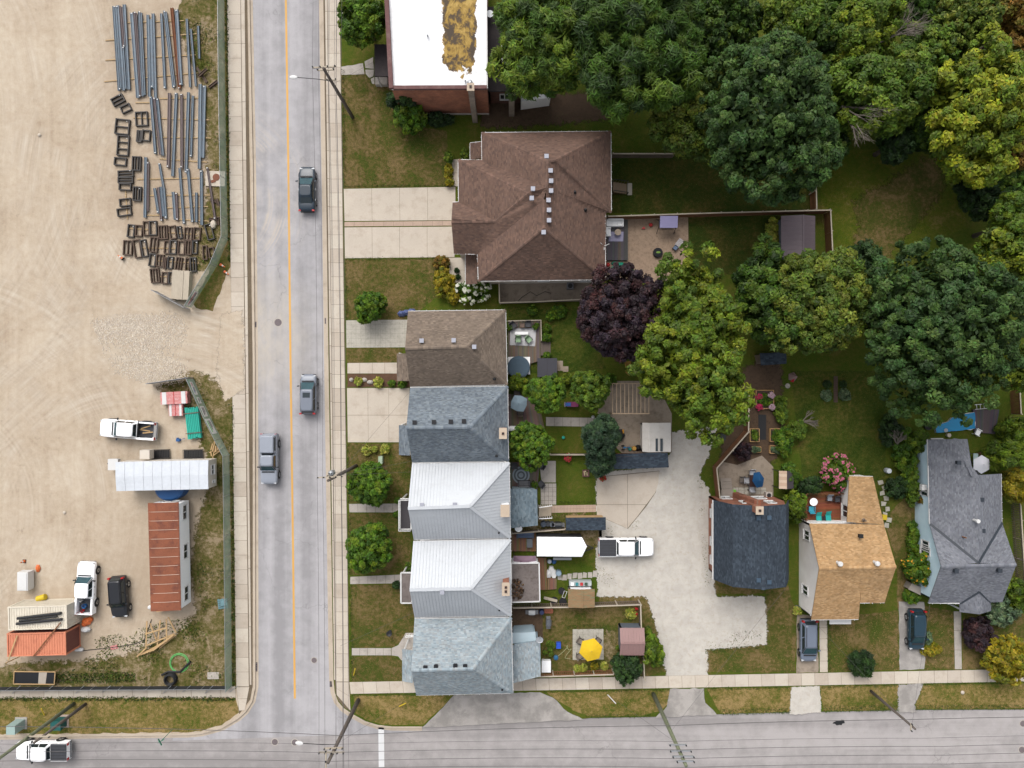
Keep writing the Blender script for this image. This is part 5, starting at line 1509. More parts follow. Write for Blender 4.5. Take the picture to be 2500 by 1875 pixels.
# --- grey house with pale blue siding
def grey_house():
 he,hr = 3.3,5.7
 q = dict(NW=P(2270,1279,he),RW=P(2298,1383,hr),SW=P(2267,1472,3.3),SE=P(2447,1470,3.3),RE=P(2481,1379,hr),NE=P(2446,1276,he),
             XN=P(2265,1073,2.9),XR=P(2322,1072,3.9),XE=P(2362,1072,3.1),XB=P(2365,1162,3.4),MN=P(2444,1157,3.3),MR=P(2388,1160,5.2),MJ=P(2388,1374,5.65))
 org = (51,-18,0)
 t = thing('grey_shingle_house','house with grey shingled roof and pale blue siding at the right edge','house',org)
 roof_plane([q['SW'],q['SE'],q['RE'],q['RW']],t,org,'shingle',PJ,.12,440,.27,.135)
 roof_plane([q['MJ'],q['NW'],q['RW']],t,org,'shingle',PJ,.1,441,.27,.135)
 roof_plane([q['NE'],q['MJ'],q['RE']],t,org,'shingle',PJ,.1,442,.27,.135)
 wl = P(2268,1165,3.1)
 roof_plane([wl,q['NW'],q['MJ'],q['MR']],t,org,'shingle',PJ,.12,443,.27,.135)
 roof_plane([q['NE'],q['MN'],q['MR'],q['MJ']],t,org,'shingle',PJ,.12,444,.27,.135)
 roof_plane([q['XN'],wl,q['MR'],q['XR']],t,org,'shingle',PJ,.12,445,.27,.135)
 roof_plane([q['XB'],q['XE'],q['XR'],q['MR'] + Vector((-.4,0,-.2))],t,org,'shingle',PJ,.12,446,.27,.135)
 PP = dict(a=P(2344,1494,2.9),b=P(2391,1500,3.7),c=P(2419,1491,2.9),d=P(2419,1470,3.2),e=P(2390,1444,4.0),f=P(2343,1473,3.2))
 roof_plane([PP['f'],PP['a'],PP['b'],PP['e']],t,org,'shingle',PJ,.12,447,.27,.135)
 roof_plane([PP['c'],PP['d'],PP['e'],PP['b']],t,org,'shingle',PJ,.12,448,.27,.135)
 caps(q['RW'],q['RE'],PJ,t,org,.36,450)
 PV = [C(70,80,92)]
 for a,b in ((q['NW'],q['MJ']),(q['NE'],q['MJ']),(PP['f'],PP['e']),(PP['d'],PP['e'])):
  mb = MB(); mb.beam(Vector(a) + Vector((0,0,.06)),Vector(b) + Vector((0,0,.06)),.26,.05); mb.build('valley_flashing',MATS['flashing'],t,org)
 gutter(q['XN'],q['NW'],t,org); gutter(q['SW'],P(2343,1473,3.3),t,org); gutter(q['NE'],q['MN'],t,org)
 x0 = q['NW'].x + .3; x1 = q['NE'].x - .3; y0 = q['SW'].y + .3; y1 = q['XN'].y - .2
 xm = q['XE'].x - .2; ym = q['XB'].y - .25
 wall_poly([(x0,y0),(x1,y0),(x1,ym),(xm,ym),(xm,y1),(x0,y1),(x0,q['NW'].y),(x0,q['RW'].y)],-.05,[3.1,3.1,3.1,3.1,2.9,2.7,3.1,hr - .2],'siding_lap_blue',t,org)
 for py,z,h in ((1200,1.9,1.2),(1345,2.1,1.6),(1330,2.1,1.2)):
  c = P(2260,py,z)
  window((x0 - .02,c.y,z),(0,1,0),.85,h,t,org,(-1,0,0))
 c = P(2255,1190,2.2); mb = MB(); mb.box(x0 - .3,c.y,1.9,.55,.6,.45); mb.build('window_air_conditioner',MATS['white_trim'],t,org)
 window((P(2297,1070,2).x,y1 + .05,1.7),(1,0,0),1.6,1.3,t,org,(0,1,0))
 for x,y in ((2338,1129),(2394,1219),(2397,1295),(2332,1393),(2438,1392)): vent(x,y,4.9 if y < 1390 else 5.6,t,org,colr='flashing')
 c = P(2383,1271,5.6); mb = MB(); mb.lathe([(.12,-.6),(.12,.2),(.2,.22),(.2,.4)],c.x,c.y,12,c.z); mb.build('roof_ventilator',MATS['white_trim'],t,org)
 c = P(2355,1312,5.2); mb = MB(); mb.tube([(c.x,c.y,c.z - .5),(c.x,c.y,c.z + .25)],.07,8); mb.build('vent_pipe',MATS['wood_brown'],t,org)
 for p in ((PP['a']),(PP['c'])):
  mb = MB(); mb.box(p.x + (.2 if p is PP['a'] else -.2),p.y + .2,0,.14,.14,2.8); mb.build('porch_post',MATS['white_trim'],t,org)
 mb = MB(); mb.prism([(p.x,p.y) for p in PX([(2342,1470),(2416,1470),(2416,1490),(2342,1490)])],0,.35); mb.build('porch_floor',MATS['concrete_grey'],t,org)
M('flashing',C(52,60,70),0.6,0.12)
grey_house()
# satellite dish between houses etc
def dish(label,px,py,z,zb):
 p = P(px,py,z); t = thing('satellite_dish',label,'satellite dish',(p.x,p.y,zb))
 mb = MB(); mb.tube([(0,0,0),(0,0,z - zb)],.035,6); mb.build('mast',MATS['aluminium'],t)
 mb = MB(); mb.lathe([(.05,0),(.25,.04),(.38,.12),(.4,.16),(.36,.14)],0,0,16,z - zb,sy=.8); mb.build('reflector',MATS['aluminium'],t)
 mb = MB(); mb.tube([(0,.05,z - zb + .1),(.05,.5,z - zb + .45)],.03,6); mb.build('feed_arm',MATS['aluminium'],t)
dish('satellite dish at the lower edge of the blue-grey rear extension',1266,1290,3.1,2.8)
dish('satellite dish beside the pale blue membrane roof',1317,1561,3.6,3.0)
# ------------------------------------------------------------------ vehicles (local x forward)
def paintm(name,c,rough_=0.28):
 return M(name,c,rough_,0.05,0.4,3.0,spec=0.3,coat=0.15)
paintm('car_white',(0.80,0.80,0.81)); paintm('car_black',(0.012,0.013,0.016)); paintm('car_navy',(0.012,0.022,0.034))
paintm('car_silver',C(172,178,190)); paintm('car_grey',C(140,147,160)); paintm('car_teal',(0.012,0.03,0.045)); paintm('car_slate',C(128,138,156))
M('lamp_red',C(200,30,34),0.3,0.1); M('lamp_clear',C(225,228,232),0.15,0.05); M('trim_black',C(40,41,44),0.6,0.1)
M('bed_liner',C(70,72,78),0.8,0.2,3,14)
def loft(sections,caps_=True):
 mb = MB(); n = len(sections[0]); vs = [p for s in sections for p in s]; fs = []
 for i in range(len(sections) - 1):
  for k in range(n):
   fs.append((i * n + k,i * n + (k + 1) % n,(i + 1) * n + (k + 1) % n,(i + 1) * n + k))
 if caps_:
  fs.append(tuple(range(n - 1,-1,-1))); m = (len(sections) - 1) * n; fs.append(tuple(range(m,m + n)))
 return mb.add(vs,fs)
def soften(o,lv=2):
 m = o.modifiers.new('round','SUBSURF'); m.levels = m.render_levels = lv
 return o
WHEELS = {}
def vehicle(name,label,kind,cat,px,py,head,L,W,paintname,z0=0.0,bed=None,rack=False,sunroof=False,cap_mat=None,glass='glass',group=None):
 """px, py: middle of the vehicle on the ground; head: degrees, 0 = right, 90 = up the picture"""
 p = P(px,py,z0)
 t = thing(name,label,cat,(p.x,p.y,z0),math.radians(head),group)
 pm = MATS[paintname]; hw = W / 2
 K = {'sedan': dict(zb=.24,st=[(.5,.5,.56),(.488,.70,.64),(.46,.86,.72),(.40,.96,.80),(.20,1,.93),(.0,1,.96),(-.25,1,.99),(-.36,1,1.03),(-.45,.95,1.0),(-.48,.86,.95),(-.5,.66,.75)],
                       cab=(.245,.07,-.20,-.385),zbelt=.93,zroof=1.45,wh=(.305,-.29),wr=.33),
         'suv': dict(zb=.30,st=[(.5,.70,.78),(.47,.88,.92),(.40,.97,1.02),(.23,1,1.10),(.0,1,1.14),(-.3,1,1.17),(-.44,.99,1.16),(-.485,.95,1.10),(-.5,.88,.85)],
                     cab=(.25,.12,-.44,-.485),zbelt=1.08,zroof=1.68,wh=(.30,-.285),wr=.37),
         'hatch': dict(zb=.27,st=[(.5,.48,.62),(.488,.68,.70),(.46,.86,.82),(.40,.96,.92),(.24,1,1.02),(.0,1,1.06),(-.3,1,1.10),(-.44,.98,1.10),(-.485,.92,1.05),(-.5,.82,.8)],
                       cab=(.30,.12,-.42,-.482),zbelt=1.02,zroof=1.60,wh=(.31,-.29),wr=.35),
         'pickup': dict(zb=.38,st=[(.5,.78,.90),(.48,.92,1.06),(.42,.99,1.14),(.24,1,1.20),(.0,1,1.24),(-.10,1,1.26),(-.115,1,1.26)],
      cab=(.235,.13,-.085,-.112),zbelt=1.18,zroof=1.88,wh=(.325,-.29),wr=.40)}[kind]
 if kind == 'pickup' and bed == 'short': K = dict(K,st=K['st'][:4] + [(.0,1,1.24),(-.17,1,1.26),(-.185,1,1.26)],cab=(.235,.13,-.15,-.18))
 zb = K['zb']
 secs = []
 S_ = K['st']; S_ = [S_[0]] + list(S_) + [S_[-1]]
 for fx,wf,zt in S_:
  w = hw * wf; x = fx * L
  half = [(w * .82,zb),(w * .97,zb + .14),(w,zb + .30),(w,zt - .20),(w * .95,zt - .06),(w * .80,zt),(w * .4,zt + .025)]
  secs.append([(x,y,z) for y,z in half] + [(x,-y,z) for y,z in half[::-1]])
 soften(loft(secs).build('body',pm,t,smooth=True))
 # cabin
 b0,r0,r1,b1 = [f * L for f in K['cab']]; zl,zr = K['zbelt'],K['zroof']
 wb,wr = hw * .90,hw * .74
 def ring(x0,x1,w,z,ch): return [(x0,w - ch,z),(x0 - ch * .8,w,z),(x1 + ch * .8,w,z),(x1,w - ch,z),(x1,-w + ch,z),(x1 + ch * .8,-w,z),(x0 - ch * .8,-w,z),(x0,-w + ch,z)]
 R0,R1,R2 = ring(b0,b1,wb,zl - .05,.12),ring(r0,r1,wr,zr - .07,.12),ring(r0 - .14,r1 + .10,wr * .88,zr + .02,.14)
 cabin = loft([R0[::-1],R0[::-1],R1[::-1],R1[::-1],R2[::-1],R2[::-1]])
 soften(cabin.build('roof',pm,t,smooth=True),2)
 def side(i,j,s0=.1,s1=.9,a=.16,b=.90,off=.015):
  A0,A1,B0,B1 = Vector(R0[i]),Vector(R0[j]),Vector(R1[i]),Vector(R1[j])
  q = [A0.lerp(B0,a).lerp(A1.lerp(B1,a),s0),A0.lerp(B0,a).lerp(A1.lerp(B1,a),s1),A0.lerp(B0,b).lerp(A1.lerp(B1,b),s1),A0.lerp(B0,b).lerp(A1.lerp(B1,b),s0)]
  nn = (q[1] - q[0]).cross(q[3] - q[0]).normalized(); c = sum(q,Vector()) / 4
  if nn.dot(c - Vector((c.x * .0 + (b0 + b1) / 2,0,zl))) < 0: nn = -nn
  q = [v + nn * off for v in q]
  return q
 def pane(nm,q,m):
  mb = MB(); mb.poly(q); mb.build(nm,MATS[m],t)
 pane('windshield',side(7,0,-.02,1.02,.05,.98),glass)
 pane('rear_window',side(3,4,.03,.97,.12,.92),'glass')
 for i,j in ((1,2),(6,5)):
  k = [(.03,.47),(.51,.95)] if kind != 'pickup' or bed != 'single' else [(.05,.95)]
  for s0,s1 in k: pane('side_window',side(i,j,s0,s1),'glass')
 # wheels
 key = (K['wr'],kind)
 if key not in WHEELS:
  r = K['wr']; mb = MB(); mb.tube([(0,-.12,0),(0,-.09,0),(0,.09,0),(0,.12,0)],[r * .9,r,r,r * .9],18); a = mb.mesh('tyre',MATS['rubber'])
  mb = MB(); mb.tube([(0,-.125,0),(0,.125,0)],r * .62,12); b = mb.mesh('rim',MATS['chrome']);
  mb = MB(); mb.tube([(0,-.13,0),(0,.13,0)],r * .2,8); c = mb.mesh('hub',MATS['trim_black'])
  WHEELS[key] = (a,b,c)
 for fx in K['wh']:
  for s in (1,-1):
   loc = (fx * L,s * (hw - .09),K['wr'])
   w = link('wheel',WHEELS[key][0],t,loc); link('rim',WHEELS[key][1],w); link('hub',WHEELS[key][2],w)
   mb = MB(); mb.tube([(fx * L,s * (hw - .2),K['wr'] + .02),(fx * L,s * (hw + .006),K['wr'] + .02)],K['wr'] * 1.2,18); mb.build('wheel_arch',MATS['trim_black'],t)
 # lamps, mirrors, bumpers, handles
 zf = {'sedan': .74,'hatch': .84}.get(kind,K['st'][1][2])
 for s in (1,-1):
  mb = MB(); mb.box(L * (.455 if kind in ('sedan','hatch') else .472),s * hw * .70,zf - .14,.16,W * .17,.13,-s * .35); mb.build('headlight',MATS['lamp_clear'],t)
  zt = .80 if kind == 'sedan' else (1.0 if kind != 'pickup' else .95)
  mb = MB(); mb.box(-L * .483,s * hw * .80,zt - .02,.16,W * .13,.20 if kind == 'sedan' else .34,s * .2); mb.build('taillight',MATS['lamp_red'],t)
  mx = b0 - .42
  mb = MB(); mb.box(mx,s * (hw + .10),zl + .02,.12,.24,.16,s * .2); mb.build('mirror',MATS['trim_black'] if paintname in ('car_white','car_silver','car_grey') else pm,t)
  for hx in (b0 * .3 + b1 * .2,b1 * .62):
   mb = MB(); mb.box(hx,s * (hw + .012),zl - .22,.2,.03,.04); mb.build('door_handle',MATS['chrome'],t)
  mb = MB(); mb.beam((b0 - .1,s * wb * .985,zl),(r0 - .02,s * wr * .99,zr - .06),.05,.05); mb.build('pillar_trim',MATS['trim_black'],t)
 mb = MB(); mb.box(L * .492,0,zb + .10,.10,W * .80,.20); mb.build('front_bumper',MATS['trim_black'] if kind != 'sedan' else pm,t)
 mb = MB(); mb.box(-L * .494,0,zb + .10,.12,W * .80,.20); mb.build('rear_bumper',MATS['chrome'] if kind == 'pickup' else MATS['trim_black'],t)
 mb = MB(); hl = L * K['cab'][0] + .1
 mb.beam((hl,-hw * .72,zl + .06),(hl,hw * .72,zl + .06),.14,.03); mb.build('wiper_cowl',MATS['trim_black'],t)
 if rack:
  for s in (1,-1):
   mb = MB(); mb.beam((r0 - .2,s * wr * .82,zr + .05),(r1 + .2,s * wr * .82,zr + .05),.05,.05); mb.build('roof_rail',MATS['trim_black'],t)
 if sunroof:
  mb = MB(); mb.box(r0 - .62,0,zr + .002,.55,.80,.02); mb.build('sunroof',MATS['glass'],t)
 if kind == 'pickup':
  xb = K['st'][-1][0] * L; xe = -.49 * L; cx = (xb + xe) / 2; ln = xb - xe
  mb = MB(); mb.box(cx,0,.45,ln,W * .9,.28); mb.build('bed_floor',MATS['bed_liner'],t)
  for s in (1,-1):
   mb = MB(); mb.box(cx,s * (hw - .12),.50,ln - .02,.20,.78); mb.build('bed_wall',pm,t)
  mb = MB(); mb.box(xe + .05,0,.55,.10,W * .84,.74); mb.build('tailgate',pm,t)
  mb = MB(); mb.box(xb - .02,0,.55,.06,W * .84,.72); mb.build('bed_front',MATS['trim_black'],t)
  if cap_mat == 'tonneau':
   mb = MB(); mb.box(cx,0,1.285,ln - .04,W * .90,.06); o = mb.build('tonneau_cover',MATS['bed_liner'],t)
   for i in range(5):
    mb = MB(); mb.box(cx,(i - 2) * W * .16,1.346,ln - .12,.05,.012); mb.build('rib',MATS['trim_black'],o)
  elif cap_mat == 'cap':
   a = ring(xb - .02,xe,hw * .92,1.26,.1); b = ring(xb - .08,xe + .16,hw * .78,zr - .08,.1); c = ring(xb - .16,xe + .26,hw * .68,zr - .01,.1)
   loft([a[::-1],b[::-1],c[::-1]]).build('bed_cap',pm,t)
   for i,j in ((1,2),(6,5)):
    A0,A1,B0,B1 = [Vector(v) for v in (a[i],a[j],b[i],b[j])]
    q = [A0.lerp(B0,k).lerp(A1.lerp(B1,k),s_) for k,s_ in ((.2,.1),(.2,.9),(.85,.9),(.85,.1))]
    sgn = 1 if q[0].y > 0 else -1
    pane('cap_window',[v + Vector((0,sgn * .02,.01)) for v in q],'glass')
 return t
vehicle('parked_pickup','white pickup with tools in its open bed, parked crosswise beside the site trailer','pickup','truck',324,1047,176,6.1,2.0,'car_white',bed='short',glass='glass_teal')
vehicle('parked_pickup','white pickup with buckets in its bed, nosed up beside the shipping containers','pickup','truck',222,1430,88,5.7,1.95,'car_white',bed='short',glass='glass_teal')
vehicle('parked_suv','black boxy suv parked in the yard right of the white pickup','suv','car',300,1452,-86,4.4,1.85,'car_black',rack=True)
vehicle('moving_sedan','dark glossy sedan driving up the main street','sedan','car',754,466,90,4.9,1.85,'car_navy',-0.13,glass='glass_teal')
vehicle('moving_hatchback','silver-grey hatchback with sunroof driving up the main street','hatch','car',758,962,90,4.35,1.82,'car_grey',-0.13,sunroof=True,glass='glass_teal')
vehicle('moving_pickup','silver-grey pickup with bed cap driving down the main street','pickup','truck',664,1118,-90,5.5,1.88,'car_silver',-0.13,bed='single',cap_mat='cap',glass='glass_teal')
vehicle('moving_pickup','white pickup with dark bed cover on the cross street at bottom left','pickup','truck',118,1822,180,5.8,2.0,'car_white',-0.134,bed='short',cap_mat='tonneau',glass='glass')
vehicle('parked_pickup','white pickup with black bed cover hitched behind the white cargo trailer','pickup','truck',1525,1331,0,6.0,2.0,'car_white',bed='short',cap_mat='tonneau',glass='glass_teal')
vehicle('parked_crossover','grey crossover parked on the driveway of the tan-roofed house','hatch','car',1967,1558,-90,4.6,1.85,'car_slate',.015,rack=True,glass='glass_teal')
vehicle('parked_hatchback','dark teal small car parked on the driveway of the grey-roofed house','hatch','car',2228,1532,-90,4.4,1.78,'car_teal',.015,glass='glass_teal')
def loose(name,label,cat,px,py,z,build,mat,group=None,rz=0):
 """single-mesh thing standing at a pixel"""
 p = P(px,py,z); mb = MB(); build(mb)
 return tag(mb.build(name,MATS[mat],loc=(p.x,p.y,z),rot=(0,0,rz)),label,cat,group)
# loads in the open beds
def bucket(label,px,py,z,c,r=.17,h=.36):
 p = P(px,py,z); t = thing('bucket',label,'bucket',(p.x,p.y,z))
 mb = MB(); mb.cc = c; mb.lathe([(r * .85,0),(r,h),(r * .88,h - .02),(r * .75,.04)],n=14); mb.build('pail',MATS['painted'],t)
 mb = MB(); mb.tube([(r * math.cos(a),r * .3 * math.sin(a),h + abs(math.sin(a)) * .05) for a in [i * math.pi / 8 for i in range(9)]],.012,5); mb.build('handle',MATS['chrome'],t)
bucket('blue bucket in the bed of the pickup by the containers',209,1478,.74,C(40,110,180),.24)
bucket('red can in the bed of the pickup by the containers',204,1490,.74,C(220,40,44),.16)
bucket('white pail in the bed of the pickup by the containers',201,1464,.74,C(240,240,240),.17)
for i,(x,y,a,L_) in enumerate([(350,1050,-.15,1.5),(356,1043,.3,1.1),(352,1038,-.8,.9),(362,1056,.1,1.2)]):
 loose('timber_offcut',['long plank in the open pickup bed','short plank across the open pickup bed','orange pole in the open pickup bed','lower plank in the open pickup bed'][i],'timber',x,y,.74 + i * .05,lambda mb: mb.box(0,0,0,L_,.12,.045),'wood_new' if i != 2 else 'orange_plastic_m',rz=a) if i != 2 else None
p = P(356,1047,1.3); t = thing('ladder_rack','black pipe rack over the open pickup bed','rack',(p.x,p.y,1.27),math.radians(176))
for s in (-1,1):
 mb = MB(); mb.beam((-.85,s * .78,.06),(.85,s * .78,.06),.05,.05); mb.build('side_rail',MATS['trim_black'],t)
 mb = MB(); mb.beam((s * .85,-.8,.06),(s * .85,.8,.06),.05,.05); mb.build('cross_bar',MATS['trim_black'],t)
 for k in (-1,1):
  mb = MB(); mb.box(s * .85,k * .8,0,.05,.05,.08); mb.build('foot',MATS['trim_black'],t)
# ------------------------------------------------------------------ construction yard
M('steel_blue',C(112,128,142),0.55,0.16,1.5,10,metal=0.2,dirt=C(130,110,96),dirt_amt=0.4)
M('steel_brown',C(120,106,106),0.7,0.18,1.5,10,metal=0.1)
M('steel_rust',C(128,76,44),0.85,0.22,1.5,10,dirt=C(84,52,40),dirt_amt=0.6)
M('steel_dark',C(94,74,60),0.7,0.2,1.5,10,metal=0.1,dirt=C(104,70,50),dirt_amt=0.5)
M('steel_black',C(66,62,60),0.6,0.2,1.5,10,metal=0.1)
M('dunnage',C(206,176,132),0.9,0.15,2,12)
M('rust_roof',C(154,90,62),0.85,0.30,0.3,12,dirt=C(112,62,50),dirt_amt=0.9)
M('container_cream',C(252,242,222),0.6,0.07,0.8,10,dirt=C(206,184,156),dirt_amt=0.3)
M('container_orange',C(240,152,116),0.65,0.09,0.6,10,dirt=C(190,108,82),dirt_amt=0.4)
M('container_dark',C(140,84,74),0.7,0.1,0.6,10)
M('orange_plastic_m',C(240,120,56),0.6,0.08); M('red_plastic',C(214,48,50),0.5,0.08); M('yellow_plastic',C(238,206,40),0.5,0.08); M('blue_plastic',C(36,96,160),0.5,0.1)
M('pink_wrap',C(232,150,146),0.5,0.12,2.0,10,dirt=C(246,226,224),dirt_amt=0.7)
M('pvc_teal',C(60,200,178),0.4,0.06); M('pvc_white',C(226,228,228),0.4,0.06)
M('steel_silver',C(236,241,248),0.4,0.10,0.6,4)
M('mesh_green',(.24,.33,.27),0.9,0.25,1.0,6)
M('fabric_black',C(40,42,46),0.9,0.2)
M('galv',C(190,194,198),0.45,0.1,metal=0.5)
ORD = 'first second third fourth fifth sixth seventh eighth ninth tenth eleventh twelfth thirteenth fourteenth fifteenth sixteenth seventeenth eighteenth nineteenth twentieth'.split()
_m = MATS['mesh_green']; _n,_l = _m.node_tree.nodes,_m.node_tree.links      # open weave lets the ground show through
_t,_x = _n.new('ShaderNodeBsdfTransparent'),_n.new('ShaderNodeMixShader'); _x.inputs[0].default_value = .62
_l.new(_t.outputs[0],_x.inputs[1]); _l.new(_n['Principled BSDF'].outputs[0],_x.inputs[2]); _l.new(_x.outputs[0],_n['Material Output'].inputs['Surface'])
def z1(X,Y): return (200 + X * .2411,Y * .2411)
def z2(X,Y): return (200 + X * .2411,350 + Y * .2411)
def dunnage(a,b,i):
 p,q = P(*a,.0),P(*b,.0); c = (p + q) / 2; d = q - p
 mb = MB(); mb.box(0,0,0,d.length,.10,.09)
 o = mb.build('timber_sleeper',MATS['dunnage'],loc=(c.x,c.y,0),rot=(0,0,math.atan2(d.y,d.x)))
 tag(o,'thin pale timber sleeper on the dirt, %s from the top of the steel yard' % ORD[i],'timber','timber sleepers of the steel yard')
DN = [(z1(455,232),z1(1035,212)),(z1(240,412),z1(1165,345)),(z1(240,612),z1(1155,558)),(z1(230,828),z1(1175,740)),(z1(545,1042),z1(690,1042)),(z1(790,1000),z1(1210,995)),(z1(525,1195),z1(1290,1217)),(z1(720,1390),z1(1310,1400)),(z1(790,1610),z1(1270,1645)),
      (z2(560,365),z2(1195,355)),(z2(620,530),z2(1300,525)),(z2(745,660),z2(1280,640)),(z2(655,730),z2(820,730)),(z2(985,770),z2(1290,790)),(z2(460,862),z2(690,875)),(z2(880,905),z2(1170,925)),(z2(590,1060),z2(960,1065)),(z2(740,1190),z2(1190,1215)),(z2(790,1350),z2(900,1352)),(z2(445,480),z2(465,770))]
for i,(a,b) in enumerate(sorted(DN,key=lambda d: d[0][1] + d[1][1])): dunnage(a,b,i)
def hbeam(L,w,h,mat):
 """H section lying with its web flat, so two flanges show"""
 mb = MB(); f = w * .16
 for s in (-1,1): mb.box(0,s * (w / 2 - f / 2),0,L,f,h)
 mb.box(0,0,h * .40,L - .004,w - 2 * f - .002,h * .2)
 return mb
def steel(a,b,w,m,i,row):
 z = .10 + .004 * (i % 3)
 p,q = P(*a,z + .1),P(*b,z + .1); c = (p + q) / 2; d = q - p
 nm = {'b': 'blue-grey','r': 'brown','o': 'rusty orange'}[m]
 t = thing('steel_beam','%s steel beam lying on timbers, %s from the left in the %s row' % (nm,ORD[i],row),'beam',(c.x,c.y,z),math.atan2(d.y,d.x),'%s steel beams, %s row' % (nm,row))
 mat = {'b': 'steel_blue','r': 'steel_brown','o': 'steel_rust'}[m]
 n = 2 if w > 34 else 1
 W = w * .2411 * H / F
 for k in range(n):
  wb = W / n * .94
  hbeam(d.length - (k * .3),wb,.2,mat).build('section',MATS[mat],t,loc=(RNG.uniform(-.05,.05),(k - (n - 1) / 2) * W / n,0))
 for s in (-1,1):
  if RNG.random() < .55:
   mb = MB(); mb.box(s * (d.length / 2 - .12),RNG.uniform(-.04,.04),.21,.14,.1,.03,RNG.uniform(0,2)); mb.build('end_tag',MATS['white_trim'],t)
S1 = [(330,60,385,915,40,'b'),(363,60,425,920,30,'b'),(395,60,432,480,36,'r'),(417,475,445,900,22,'b'),(430,50,478,910,30,'b'),(505,130,568,990,34,'b'),(540,120,595,985,36,'r'),(590,115,628,975,40,'b'),(668,150,685,980,26,'b'),(696,195,714,890,30,'b'),(722,140,748,1000,28,'b'),(805,140,843,900,24,'b'),(842,110,935,890,36,'b'),(912,85,990,905,32,'o'),(960,100,1005,865,34,'b'),(1063,190,1097,880,22,'b'),(1103,290,1155,870,20,'b'),(1178,260,1190,590,20,'b')]
for i,(a,b,c,d,w,m) in enumerate(S1): steel(z1(a,b),z1(c,d),w,m,i,'upper')
S2 = [(700,980,745,1560,26,'b'),(732,990,797,1570,24,'r'),(765,1000,823,1575,24,'b'),(1125,970,1105,1590,22,'b'),(1243,870,1225,1600,34,'b')]
S2 = [(z1(a,b),z1(c,d),w,m) for a,b,c,d,w,m in S2] + [(z1(a,b),z2(c,d),w,m) for a,b,c,d,w,m in [(888,940,875,245,30,'r'),(957,940,920,330,28,'b'),(1010,950,1012,250,26,'r'),(1080,940,1055,300,28,'b'),(1200,850,1190,255,32,'b')]]
for i,q in enumerate(sorted(S2)): steel(*q,i,'middle')
S3 = [(648,140,640,750,28,'b'),(672,190,668,690,20,'r'),(785,200,827,445,22,'b'),(735,450,775,705,26,'b'),(772,450,808,790,24,'r'),(800,440,828,740,22,'b'),(828,440,852,760,26,'b'),(925,490,945,770,28,'b'),(955,500,967,780,24,'r'),(990,250,1035,815,24,'b'),(1075,260,1120,800,26,'b'),(1160,500,1160,800,24,'b'),(1210,275,1215,830,28,'b'),(1270,240,1350,770,20,'r')]
for i,(a,b,c,d,w,m) in enumerate(sorted(S3)): steel(z2(a,b),z2(c,d),w,m,i,'lower')
for i,(a,b) in enumerate([(z1(1170,690),z1(1270,840)),(z1(1195,790),z1(1280,715)),(z1(1292,892),z1(1380,825)),(z2(1290,772),z2(1390,768)),(z2(1382,745),z2(1385,830)),(z2(1300,570),z2(1410,610)),(z2(1380,570),z2(1400,640))]):
 p,q = P(*a),P(*b); c = (p + q) / 2; d = q - p; mb = hbeam(d.length,.26,.24,'steel_dark')
 tag(mb.build('beam_stub',MATS['steel_dark'],loc=(c.x,c.y,.003 + .25 * (i in (1,6)))),['dark beam stub leaning in the weeds by the fence','upper dark stub crossed over another by the fence','purple-grey stub nearest the mesh fence','flat dark stub above the white boulder','short upright-lying stub beside the mesh fence','dark stub by the concrete slab','small stub crossed beside the concrete slab'][i],'beam').rotation_euler = (0,0,math.atan2(d.y,d.x))
def frame(cx,cy,w,h,ang,nb,mat,i,row,lay=0):
 p = P(cx,cy); s = .2411 * H / F; w,h = w * s,h * s
 vert = nb[0] == 'v'; k = int(nb[1])
 colr = 'rusty brown' if mat == 'steel_dark' else 'black'
 t = thing('steel_frame','%s steel frame with %s, %s' % (colr,('open middle','one crossbar','two crossbars')[k],row),'frame',(p.x,p.y,.003 + lay),-math.radians(ang),'rectangular steel frames')
 bw,bh = .105,.30
 for sx in (-1,1):
  mb = MB(); mb.box(sx * (w / 2 - bw / 2),0,0,bw,h,bh); mb.build('side_beam',MATS[mat],t)
  mb = MB(); mb.box(0,sx * (h / 2 - bw / 2),.01,w - 2 * bw - .01,bw,bh - .03); mb.build('end_beam',MATS[mat],t)
 for j in range(k):
  f = (j + 1) / (k + 1) - .5
  mb = MB()
  if vert: mb.box(f * w,0,.02,bw * .9,h - 2 * bw - .01,bh - .06)
  else: mb.box(0,f * h,.02,w - 2 * bw - .01,bw * .9,bh - .06)
  mb.build('crossbar',MATS[mat],t)
 if i % 3 == 0:
  mb = MB(); mb.box(w * .3,h * .35,bh + .003,.10,.07,.02); mb.build('paper_tag',MATS['white_trim'],t)
FR1 = [(375,1020,130,85,-28,'h1'),(455,1105,105,75,-25,'v0'),(615,1210,125,145,-3,'v1'),(420,1290,145,155,6,'h1'),(428,1480,120,205,4,'h2'),(592,1385,55,120,5,'v2'),(662,1378,82,112,5,'v0')]
FR2 = [(400,190,125,80,5,'h0'),(563,210,90,145,2,'v2'),(455,312,158,66,-3,'h1'),(452,378,155,62,0,'h1'),(448,446,125,70,3,'h0'),(570,515,85,145,3,'v2'),(450,602,118,80,-6,'h0'),(440,698,145,80,-8,'h0')]
